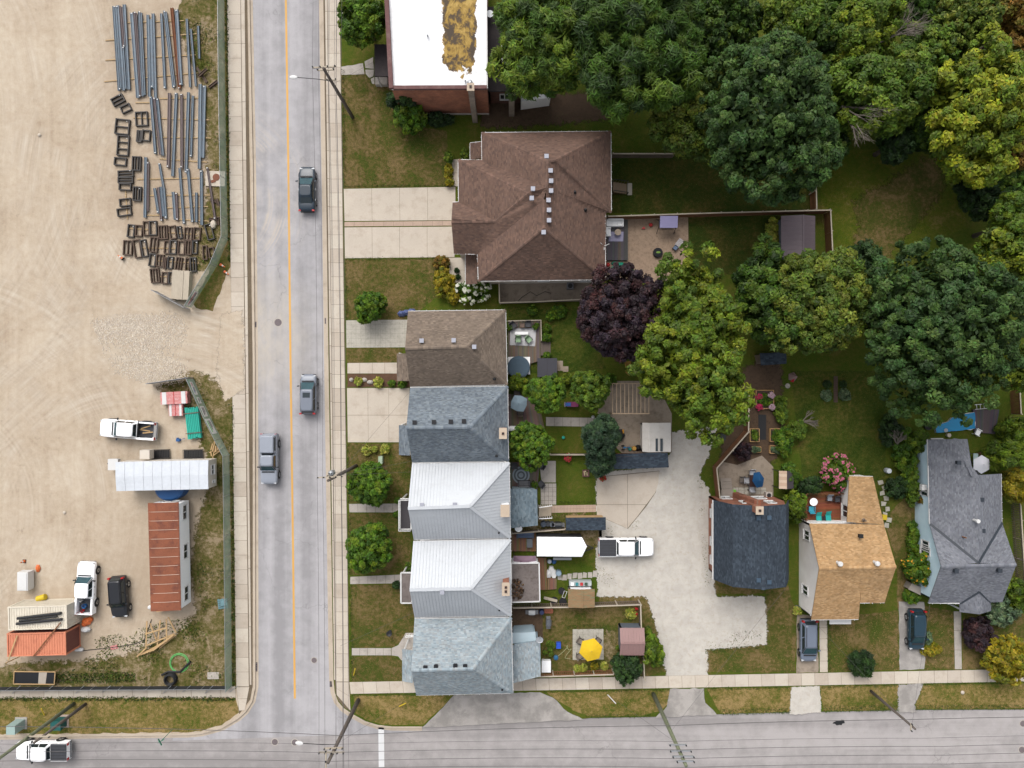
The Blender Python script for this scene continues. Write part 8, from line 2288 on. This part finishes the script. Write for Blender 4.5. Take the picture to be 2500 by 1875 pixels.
# --- corner garden
def picket_fence(label,pts,h,mat,lean=1.0):
 return board_fence(label,pts,h,mat,.09,.11,'wood_weather','picket_fence')
picket_fence('grey picket fence along the upper side of the corner garden',[(1252,1474),(1390,1472),(1558,1466)],1.5,'wood_grey')
picket_fence('short white-capped fence at the lane side of the corner garden',[(1558,1467),(1560,1530)],1.5,'wood_grey')
picket_fence('brown picket fence along the lower sidewalk of the corner garden',[(1298,1640),(1400,1637),(1494,1634)],1.4,'wood_brown')
picket_fence('fence at the lower lane corner of the corner garden',[(1566,1600),(1568,1648)],1.4,'wood_grey')
umbrella('yellow hexagonal umbrella over the square patio',1443,1588,1.3,6,C(250,206,30),2.4,.45,rz=.25)
for i,(x,y,rz) in enumerate([(1415,1561,-.6),(1458,1560,-2.2),(1415,1597,.5)]): chair(['brown sling chair upper left of the yellow umbrella','brown sling chair upper right of the yellow umbrella','brown sling chair lower left of the yellow umbrella'][i],x,y,rz,C(160,146,132),BLK,z=.03)
table('round glass table under the yellow umbrella',1438,1585,.55,C(120,130,134),.7,.03)
bbq('grey barbecue with side tray along the deck edge',1338,1514,C(110,114,120),math.pi / 2)
bbq('small chrome barbecue under the picket fence',1298,1489,C(206,208,210))
loose('brick_hearth','low red brick hearth beside the picket fence','hearth',1339,1489,0,lambda mb: (mb.box(0,0,0,.95,.55,.35),mb.box(0,.2,.351,.95,.15,.3)),'brick_red')
barrel('dark blue bin left of the brick hearth',1322,1490,.28,.8,C(40,50,90),name='waste_bin')
t = at('storage_chest','white deck box at the corner house rear','box',1333,1622); part(t,'chest',WHT,lambda m: m.box(0,0,0,.95,1.2,.6)); part(t,'lid',WHT,lambda m: m.box(0,0,.602,1.0,1.25,.06))
t = at('hose_reel','round hose reel with pale hose beside the planter boxes','hose reel',1357,1604); part(t,'reel',C(40,110,150),lambda m: m.lathe([(.26,0),(.26,.25),(.1,.3)],n=14)); part(t,'hose',C(190,196,150),lambda m: m.tube([(.2,.1,.05),(.7,.5,.04),(1.2,1.0,.04),(1.3,1.3,.04),(1.15,1.25,.04),(1.4,.8,.04),(1.7,.9,.04),(1.2,.3,.04),(1.0,-.1,.04),(1.6,-.2,.04)],.025,5))
for i,(x,y,c) in enumerate([(1340,1568,C(206,130,90)),(1350,1572,C(160,160,150)),(1342,1582,C(90,100,60)),(1345,1594,C(180,190,170)),(1330,1590,C(110,110,110)),(1507,1577,C(220,130,50))]):
 pot(['orange planter box by the corner house steps','grey planter tray by the corner house steps','green herb pot in the planter row','pale pot low in the planter row','grey pot beside the rear extension','orange pot near the pink-roofed shed'][i],x,y,.26 if i < 2 else .2,c,seed=330 + i,pal='mid')
loose('flower_clump','red and yellow flower clump inside the fence corner','flowers',1545,1492,0,lambda mb: [mb.lathe([(.12,0),(.16,.3),(.03,.45)],RNG.uniform(-.5,.5),RNG.uniform(-.4,.4),6) for i in range(9)],'red_plastic')
shrub('yellow-green plant beside the red flowers in the fence corner',1540,1497,13,.8,'hosta',340,None,700,.11)
t = at('front_gate','white railing by the corner house front step','railing',1004,1548,0)
for k in range(2): part(t,'rail',WHT,lambda m: m.beam((-.5,0,.5 + .45 * k),(.4,.05,.5 + .45 * k),.05,.05))
for k in range(4): part(t,'baluster',WHT,lambda m: m.box(-.5 + k * .3,.02,0,.04,.04,.95))
t = at('bird_bath','dark bird bath on the front lawn of the corner house','bird bath',953,1541); part(t,'bowl',BLK,lambda m: m.lathe([(.1,.7),(.32,.8),(.3,.82),(.08,.74)],n=16)); part(t,'stem',BLK,lambda m: m.lathe([(.16,0),(.07,.1),(.06,.7)],n=10))
# --- slate house garden
board_fence('angled new timber fence between lane and slate house garden',[(1816,950),(1815,1052),(1739,1139),(1747,1212)],1.7,'wood_brown',.14,.01)
t = at('stone_steps','grey stone steps at the slate house back door','steps',1771,1190)
for i in range(4): part(t,'tread',C(176,164,152),lambda m: m.box(0,.85 - i * .36,0,1.2,.35,.15 + .15 * i),'matte')
part(t,'landing',C(176,164,152),lambda m: m.box(0,-.85,0,1.35,1.2,.72),'matte')
umbrella('deep blue patio umbrella beside the dining table',1853,1172,.95,6,C(0,78,128),2.3,.5,.68,.2)
table('dark wood dining table beside the blue umbrella',1833,1172,0,C(74,44,36),.72,.03,(.75,1.3))
for i,(x,y,rz) in enumerate([(1833,1154,-1.57),(1821,1172,0),(1832,1189,1.57)]): chair(['white chair at the top of the dining table','white chair at the left of the dining table','white chair at the bottom of the dining table'][i],x,y,rz,C(206,208,214),GRY,z=.02)
chair('round-backed metal chair left of the dining group',1811,1170,0,C(130,120,112),DGR)
t = at('striped_pavilion','small pavilion, half cream striped and half charcoal roof','pavilion',1901,1165)
for i in range(6): part(t,'stripe',C(*[(232,206,182),(214,184,160)][i % 2]),lambda m: m.slab([Vector((-.75,-.95 + i * .32,2.1)),Vector((0,-.95 + i * .32,2.35)),Vector((0,-.64 + i * .32,2.35)),Vector((-.75,-.64 + i * .32,2.1))],.03),'fabric')
part(t,'dark_slope',C(70,64,68),lambda m: m.slab([Vector((.01,-.95,2.35)),Vector((.8,-.95,2.1)),Vector((.8,.96,2.1)),Vector((.01,.96,2.35))],.03),'fabric')
for a in (-.7,.75):
 for b in (-.9,.9): part(t,'post',BLK,lambda m: m.box(a,b,0,.06,.06,2.1))
t = at('heat_pump','white air conditioner with round fan beside the slate house','air conditioner',1872,1207); part(t,'case',C(220,210,200),lambda m: m.box(0,0,0,.65,.65,.7)); part(t,'fan',BLK,lambda m: m.lathe([(.24,.702),(.22,.72)],n=16))
loose('toy_car','lime green toy by the slate house steps','toy',1791,1202,0,lambda mb: (mb.box(0,0,.08,.35,.6,.2),mb.box(0,-.05,.281,.28,.3,.14),mb.box(.18,.2,0,.06,.14,.12),mb.box(-.18,.2,0,.06,.14,.12)),'lime_plastic') if M('lime_plastic',C(130,220,50),.5,.06) else None
for i,(x,y,a,b) in enumerate([(1840,1062,1.0,1.4),(1890,1062,1.1,1.4),(1842,1097,1.2,.6),(1895,1097,1.6,.8),(1865,975,1.9,2.0)]):
 t = at('raised_bed',['timber vegetable bed left of the black path','timber vegetable bed right of the black path','small timber bed below the left one','wide timber bed with netting below the right one','square flower bed at the head of the black path'][i],'planter',x,y,.01)
 for s in (-1,1):
  part(t,'long_side',C(206,164,110),lambda m: m.box(s * a / 2,0,0,.07,b,.35),'matte'); part(t,'short_side',C(206,164,110),lambda m: m.box(0,s * b / 2,0,a,.07,.35),'matte')
 part(t,'soil',C(80,62,48),lambda m: m.box(0,0,0,a - .08,b - .08,.3),'matte')
 link('plants',crown_mesh('plants',a * .42,b * .42,.3,PAL[['mid','front','sage','sage','front'][i]],350 + i,500,.11,.3,1.4,low=-.2),t,(0,0,.35))
for i,(x,y) in enumerate([(1850,968),(1879,965),(1850,993),(1881,993)]):
 pot(['upper left','upper right','lower left','lower right'][i] + ' hanging basket of magenta and white flowers',x,y,.22,C(90,60,50),seed=360 + i,h=.4,flower=((C(226,50,110) if i % 2 == 0 else C(240,200,215)),150,.08),name='flower_basket')
loose('path_mat','black rubber path between the vegetable beds','mat',1861,1043,.009,lambda mb: mb.box(0,0,0,.85,2.75,.02),'black')
loose('stone_ring','pale ring planter at the lawn edge','planter',1922,942,0,lambda mb: mb.lathe([(.22,0),(.28,.12),(.2,.2),(.12,.1)],n=16),'paver_grey')
t = at('plank_path','dark plank path between two hosta beds','path',2040,950,.006);
for i in range(12): part(t,'plank',C(96,76,66),lambda m: m.box(0,1.3 - i * .24,0,.45,.22,.04),'matte')
t = at('tepee','pale red and white play tent under the olive-gold tree','tent',1935,920); part(t,'cloth',C(180,150,146),lambda m: m.lathe([(.55,0),(.05,1.2)],n=5),'fabric'); part(t,'flap',C(206,30,50),lambda m: m.add([(-.3,-.5,.02),(.1,-.6,.02),(-.05,-.2,.7)],[(0,1,2)]),'fabric')
lean_shed('garden_shed','blue-grey shed roof half hidden under the trees above the flower garden',[(1855,862),(1920,862),(1920,888),(1858,892)],1.9,2.1,PSL,'wood_grey')
# --- tan house deck
t,o = deck('red_deck','reddish stained deck in the corner of the tan-roofed house',[(1962,1203),(2066,1200),(2066,1270),(1962,1275)],.5,'wood_red',.14,vert=False)
q = [P(x,y,.5) for x,y in ((2066,1203),(1962,1203),(1962,1272))]; mb = MB()
rail(q,.5,.8,t,(t.location.x,t.location.y,0),'wood_brown')
table('round white table on the reddish deck',1980,1223,.42,WHT,.7,.5)
chair('teal round chair below the white deck table',1977,1241,1.57,C(60,170,196),C(60,170,196),z=.5)
for i,(x,y) in enumerate([(1996,1264),(2019,1262)]):
 t = at('sun_lounger',['teal sun lounger, left of the pair on the reddish deck','teal sun lounger, right of the pair on the reddish deck'][i],'lounger',x,y,.5,.12)
 part(t,'seat',C(40,186,180),lambda m: m.box(0,-.2,.3,.58,.9,.05),'fabric'); part(t,'backrest',C(40,186,180),lambda m: m.slab([Vector((-.29,.26,.35)),Vector((.29,.26,.35)),Vector((.29,.75,.75)),Vector((-.29,.75,.75))],.04),'fabric')
 for a in (-1,1):
  for b in (-.55,.3): part(t,'leg',GRY,lambda m: m.box(a * .27,b,0,.04,.04,.3))
table('small dark table between the teal loungers',2007,1264,0,BLK,.45,.5,(.4,.45))
for i,(x,y) in enumerate([(2021,1215),(2040,1218)]): chair(['grey deck chair near the pink-flowering bush','dark deck chair against the white wing wall'][i],x,y,-1.57,DGR if i else C(150,156,166),BLK,z=.5)
# --- grey house back garden
q = PX([(2280,1045),(2292,1034),(2310,1030),(2320,1020),(2345,1012),(2374,1006),(2376,1046),(2330,1052),(2282,1056)]); c = sum(q,Vector()) / len(q)
t = thing('swimming_pool','bright blue pool partly hidden under the huge maple','pool',(c.x,c.y,0)); mb = MB(); mb.prism([(v.x - c.x,v.y - c.y) for v in rough(q,.12,.5)],0,.35); mb.build('liner',MATS['pvc_white'],t)
mb = MB(); mb.prism([(v.x - c.x,v.y - c.y) for v in rough(q,.1,.5,2)],.351,.36); mb.build('water',MATS['pool_water'],t) if M('pool_water',C(0,150,205),.08,.08,.8,4,spec=.5) else None
deck('pool_deck','dark timber deck right of the blue pool',[(2376,1000),(2440,1000),(2430,1060),(2380,1055)],.3,'deck_dark',.15)
umbrella('white hexagonal umbrella behind the grey-roofed house',2398,1134,1.0,6,C(232,232,240),2.3,.35,rz=.5)
chair('white lounge chair at the pool edge',2381,1055,-.5,WHT,WHT)
table('teal and white garden table left of the white umbrella',2372,1120,0,C(190,214,212),.7,.01,(.5,1.3))
chair('pink-brown chair above the white umbrella',2392,1108,-1.2,C(190,140,120),C(150,100,90))
barrel('white barrel lying among the shrubs between the houses',2163,1148,.3,.7,C(220,226,230))
t = at('garbage_box','taupe storage bin against the pale blue wall','bin',2223,1431,0,-.45); part(t,'box',C(170,160,150),lambda m: m.box(0,0,0,1.4,.7,1.0)); part(t,'lid',C(182,172,160),lambda m: m.slab([Vector((-.73,-.4,1.05)),Vector((.73,-.4,1.05)),Vector((.73,.4,1.2)),Vector((-.73,.4,1.2))],.05))
board_fence('dark wooden fence right of the grey-roofed house',[(2466,1215),(2478,1410)],1.6,'wood_grey',.12,.10)
board_fence('brown wooden fence at the right edge by the pool deck',[(2464,940),(2468,1010)],1.6,'wood_brown')
ladder('white ladder lying across the pool deck end',P(2380,994,.4),P(2425,990,.4),.5,'white_trim')
loose('yellow_bin','yellow bin against the tan-roofed house side','bin',2154,1261,0,lambda mb: (mb.box(0,0,0,.45,.5,.5),mb.box(0,0,.501,.5,.55,.05)),'yellow_plastic')
loose('blue_pail','blue pail under the tan-roofed house corner','pail',1944,1481,0,lambda mb: mb.lathe([(.16,0),(.22,.35),(.18,.3),(.14,.05)],n=12),'blue_plastic')
shrub('yellow plant under the tan-roofed house corner',1947,1491,11,.6,'hosta',371,None,600,.1)
loose('blue_tarp','crumpled blue tarp at the corner of the brown shingled house','tarp',996,766,0,lambda mb: [mb.lathe([(.45,0),(.4,.3),(.1,.7)],(i - 1.2) * .55,.12 * i,6,0,1.2,.8) for i in range(3)],'tarp_blue') if M('tarp_blue',C(96,110,160),.5,.15,2,8) else None
t = at('utility_box','pale green utility box on the front lawn','utility box',932,1121); part(t,'cabinet',C(176,196,170),lambda m: m.box(0,0,0,.4,.75,.8)); part(t,'lid',C(186,206,180),lambda m: m.box(0,0,.802,.44,.8,.05))
t = at('utility_box','tall pale green cabinet on the dry verge at bottom left','utility box',52,1765); part(t,'cabinet',C(176,200,194),lambda m: m.box(0,0,.08,.95,.95,1.6)); part(t,'pad',C(190,184,176),lambda m: m.box(0,0,0,1.3,1.3,.08),'matte')
t = at('utility_box','dark teal transformer cabinet on the dry verge','utility box',152,1760); part(t,'cabinet',C(10,96,92),lambda m: m.box(0,0,.08,1.1,1.0,1.1)); part(t,'pad',C(200,180,166),lambda m: m.box(0,0,0,1.5,1.4,.08),'matte')
for i,(x,y,a) in enumerate([(112,1732,1.4),(868,1635,1.25),(985,1715,.7)]):
 loose('guy_marker',['yellow guy wire marker on the dry verge at bottom left','yellow guy wire marker on the corner front lawn','yellow guy wire marker below the corner house'][i],'marker',x,y,.0,lambda mb: mb.tube([(-.6,0,.08),(.5,0,.9)],.06,6),'yellow_plastic',rz=a)
loose('guy_marker','white guy wire marker on the middle boulevard','marker',1492,1702,0,lambda mb: mb.tube([(-.5,0,.06),(.5,0,.9)],.05,6),'white_trim',rz=-.65)
loose('pale_rock','pale stone on the far boulevard grass','rock',2349,1690,0,lambda mb: mb.lathe([(.18,0),(.22,.1),(.1,.22)],n=7),'concrete')
# --- clutter by the white shed, lane edge and roofs
t = at('play_tent','black and orange pop-up tent under the dark spruce','tent',1510,1062); part(t,'cloth',BLK,lambda m: m.lathe([(.75,0),(.6,.5),(.05,.95)],n=6),'fabric'); part(t,'orange_flap',C(240,170,40),lambda m: m.add([(.1,.55,.3),(.6,.62,.05),(.45,.2,.65)],[(0,1,2)]),'fabric')
t = at('tricycle','small blue tricycle against the timber fence by the white shed','tricycle',1527,1092)
for x,y in ((.35,0),(-.3,.2),(-.3,-.2)): part(t,'wheel',BLK,lambda m: m.tube([(x,y - .04,.16),(x,y + .04,.16)],.16,12))
part(t,'frame',C(40,130,190),lambda m: (m.beam((-.3,0,.25),(.35,0,.3),.06,.06),m.box(-.15,0,.32,.22,.18,.05),m.beam((.32,-.22,.55),(.32,.22,.55),.04,.04),m.beam((.33,0,.2),(.32,0,.55),.04,.04)))
barrel('yellow woven basket beside the white shed',1547,1094,.26,.4,C(206,158,70),name='basket')
barrel('small teal tub between tricycle and basket',1537,1096,.2,.25,C(40,140,120),name='tub')
loose('black_bag','black rubbish bag against the white shed','bag',1562,1093,0,lambda mb: [mb.lathe([(.3,0),(.36,.2),(.12,.5)],dx,0,8) for dx in (-.25,.2)],'black')
t = at('wall_tyre','old tyre leaning on the brick wall of the slate-roofed house','tyre',1733,1277); t.name = 'leaning_wheel'
part(t,'tyre',BLK,lambda m: m.tube([(.30 * math.cos(a) * .25 + .1,.34 * math.sin(a),.36 + .34 * math.cos(a)) for a in [i * math.pi / 9 for i in range(19)]],.09,7,False),'matte')
loose('black_planter','dark tub among the shrubs at the left of the blue pool','planter',2262,1040,0,lambda mb: mb.lathe([(.35,0),(.42,.4),(.36,.36),(.2,.2)],n=14),'black')
for i,(x,y) in enumerate([(2304,1050),(2312,1062)]): loose('garden_stool',['grey round stool at the pool edge','cream round stool below the pool'][i],'stool',x,y,0,lambda mb: mb.lathe([(.16,0),(.2,.2),(.22,.42)],n=14),['galv','concrete'][i])
tufts('lane_leaf_litter',[[(1700,1100),(1735,1140),(1735,1215),(1712,1200)],[(1720,1215),(1738,1215),(1738,1440),(1726,1440)],[(1640,1060),(1740,1055),(1720,1110),(1650,1100)]],26,(2,1,5),.03,.05,9,mask=.1)
tufts('lawn_litter',fr,2.2,(5,2,1),.04,.06,10)
for i,(x,y) in enumerate([(858,927),(890,927),(904,933)]): loose('garden_rock','grey rock in the mulch bed, %s from the street' % ORD[i],'rock',x,y,.01,lambda mb: mb.lathe([(.2,0),(.24,.1),(.1,.24)],n=7,sx=1 + .3 * i),'concrete_grey')
# ------------------------------------------------------------------ poles, lamps, wires
M('pole_wood',C(112,102,94),0.9,0.22,1.2,12); M('pole_green',C(128,134,106),0.9,0.18,1.2,12); M('wire',C(96,92,92),0.6,0.1); M('wire_pale',(.8,.8,.8),0.4,0.05)
def pole(label,base,h,arms=(),mat='pole_wood',lean=(0,0),transformer=None,lamp=None,r=.17,alu=False):
 b = P(*base); t = thing('utility_pole',label,'pole',(b.x,b.y,0))
 lx,ly = lean
 def on(z): return Vector((lx * z / h,ly * z / h,z))
 mb = MB(); mb.tube([(0,0,-.2),on(h * .5),on(h)],[r * 1.15,r,r * .75],12); mb.build('shaft',MATS[mat],t,smooth=True)
 for z,ang,L,n in arms:
  d = Vector((math.cos(ang),math.sin(ang),0)); c = on(z) + Vector((-d.y,d.x,0)) * (r + .06)
  mb = MB(); mb.beam(c - d * L / 2,c + d * L / 2,.11,.12); a = mb.build('crossarm',MATS['aluminium' if alu else 'wood_weather'],t)
  for i in range(n):
   q = c + d * (L * (i / (n - 1) - .5) * .94) if n > 1 else c
   mb = MB(); mb.lathe([(.05,.065),(.07,.14),(.04,.2),(.06,.26),(.03,.32)],q.x,q.y,8,q.z); mb.build('insulator',MATS['trim_black'],a)
 if transformer:
  z,ang = transformer; q = on(z) + Vector((math.cos(ang),math.sin(ang),0)) * .5
  mb = MB(); mb.lathe([(.22,0),(.27,.05),(.27,.75),(.2,.85),(.06,.95)],q.x,q.y,16,q.z); tr = mb.build('transformer',MATS['aluminium'],t)
  for s in (-1,1): mb = MB(); mb.lathe([(.04,.86),(.05,1.0),(.02,1.1)],q.x + s * .12,q.y,8,q.z); mb.build('bushing',MATS['trim_black'],tr)
 if lamp:
  z,ang,L = lamp; d = Vector((math.cos(ang),math.sin(ang),0)); e = on(z) + d * L + Vector((0,0,.45))
  mb = MB(); mb.tube([on(z),on(z) + d * L * .4 + Vector((0,0,.3)),e],.035,6); mb.build('lamp_arm',MATS['dark_metal'],t)
  mb = MB(); mb.lathe([(.12,-.06),(.2,0),(.17,.07),(.06,.1)],n=14,sx=2.0); mb.build('lamp_head',MATS['white_trim'],t,loc=e + d * .3,rot=(0,0,ang))
 return t
pole('tall wooden pole with street lamp arm at the upper main street',(861,286),12.1,[(11.8,.05,2.2,4),(11.2,.05,1.6,3),(9.0,.05,.9,2)],lamp=(9.3,math.pi - .05,3.2),mat='pole_wood')
pole('tall wooden pole with transformer beside the first round lawn tree',(870,1137),12.0,[(11.2,.05,2.4,5),(10.2,.05,1.0,2)],transformer=(9.6,1.9))
pole('wooden pole at the street corner below the corner house',(875,1709),12.9,[(11.6,0,2.4,5),(10.8,.03,1.8,4),(12.6,1.57,2.0,3)],lamp=(9.6,math.pi - .1,3.2),r=.2)
pole('greenish pole with silver crossarms on the middle boulevard',(1595,1694),14.7,[(11.5,0,1.6,2),(12.6,0,2.0,3),(13.6,0,2.0,3),(14.4,0,1.6,2)],mat='pole_green',r=.2,alu=True)
pole('thin wooden pole on the right-hand boulevard',(2126,1687),8.6,[(8.2,1.5,.7,2)],r=.14)
pole('greenish leaning pole at the bottom left corner',(181,1718),12.5,[(11.9,1.62,3.0,3)],mat='pole_green',r=.18,alu=True)
pole('brown pole beside the greenish one at bottom left',(209,1719),8.4,[(7.6,0,2.2,2)],r=.16,lean=(.0,.0))
loose('street_sign','small green street name sign on a thin post at the lower left corner','sign',420,1782,0,lambda mb: (mb.tube([(0,0,0),(0,0,2.6)],.03,6),mb.box(0,0,2.35,.75,.03,.2,.5),mb.box(0,0,2.57,.03,.75,.2,.5)),'sign_green') if M('sign_green',C(40,140,110),.5,.1) else None
def wire(label,pts,r=.014,sag=.5,mat='wire',group=None):
 q = [Vector(p) for p in pts]; c = q[0].copy(); out = []
 for a,b in zip(q,q[1:]):
  L = (b - a).length; n = max(2,int(L / 4))
  for i in range(n): f = i / n; v = a.lerp(b,f); v.z -= 4 * f * (1 - f) * sag * (L / 38) ** 2; out.append(v - c)
 out.append(q[-1] - c)
 mb = MB(); mb.tube(out,r,5,False); return tag(mb.build('overhead_wire',MATS[mat],loc=c),label,'wire',group)
A,B,C3,D4,E5,F6 = [P(*c) for c in ((861,286),(870,1137),(875,1709),(1595,1694),(2126,1687),(181,1718))]
for i,(o1,o2,o3,z) in enumerate([(-1.05,-1.15,-1.1,12.0),(-.5,-.65,-.55,12.0),(.4,.35,.5,12.0),(.95,1.05,1.1,11.9),(-.25,-.1,-.2,9.2),(.25,.3,.35,8.4),(.5,.55,.6,7.4)]):
 zz = (z,min(z,11.5) - .05 * i,min(z,11.9))
 wire(['leftmost wire','second wire from the left','third wire from the left','rightmost top wire','single cable below the top wires','thick telephone cable','lowest thin cable'][i] + ' strung along the main street poles',[(A.x + o1 - .2,A.y + 42,z),(A.x + o1,A.y,zz[0]),(B.x + o2,B.y,zz[1]),(C3.x + o3,C3.y,zz[2]),(C3.x + o3,C3.y - 38,zz[2])],.028 if i == 5 else .014)
for i,(dy,z,m) in enumerate([(-.7,12.9,'wire_pale'),(0,12.7,'wire_pale'),(.7,12.5,'wire_pale'),(.2,10.0,'wire'),(.35,8.6,'wire')]):
 wire(['lowest pale wire','middle pale wire','upper pale wire','dark cable','thick dark cable nearest the kerb'][i] + ' along the cross street',[(F6.x - 40,F6.y + dy,z - .8),(F6.x,F6.y + dy,z - .8),(C3.x,C3.y + dy,min(z,12.7)),(D4.x,D4.y + dy,z + .8),(E5.x,E5.y + dy,z + .8),(E5.x + 45,E5.y + dy,z + .8)] if i < 4 else [(F6.x - 40,F6.y + dy,7.6),(C3.x,C3.y + dy,8.6),(D4.x,D4.y + dy,8.0),(E5.x,E5.y + dy,7.4),(E5.x + 45,E5.y + dy,7.4)],.02 if i < 3 else (.014 if i != 4 else .028))
for i,(a,b) in enumerate([((B.x,B.y,8.5),tuple(P(1003,1126,5.4))),((B.x,B.y,8.2),tuple(P(1005,1152,5.4))),((B.x,B.y,8.6),tuple(P(997,960,5.6))),((A.x,A.y,8.6),tuple(P(914,150,3.2))),((C3.x,C3.y + 9,8.3),tuple(P(1012,1495,5.4))),((E5.x,E5.y,8.0),tuple(P(2270,1478,3.6))),((E5.x,E5.y,8.1),tuple(P(1990,1520,3.4))),((D4.x,D4.y,8.5),tuple(P(1919,1436,5.9)))]):
 wire('service wire from street pole to the ' + ['blue-grey shingled house gable','first metal-roofed house gable','blue-grey shingled house top corner','brick building canopy','second metal-roofed house gable','grey-roofed house','tan-roofed house','slate-roofed house'][i],[a,b],.010,.5)
for i,(a,b) in enumerate([((B.x,B.y,8.0),tuple(P(882,1108,0))),((C3.x,C3.y,9.5),tuple(P(985,1715,.4))),((D4.x,D4.y,10.5),tuple(P(1492,1702,.4)))]):
 wire('taut guy wire of the ' + ['transformer pole','street corner pole','greenish boulevard pole'][i],[a,b],.010,0,'wire')
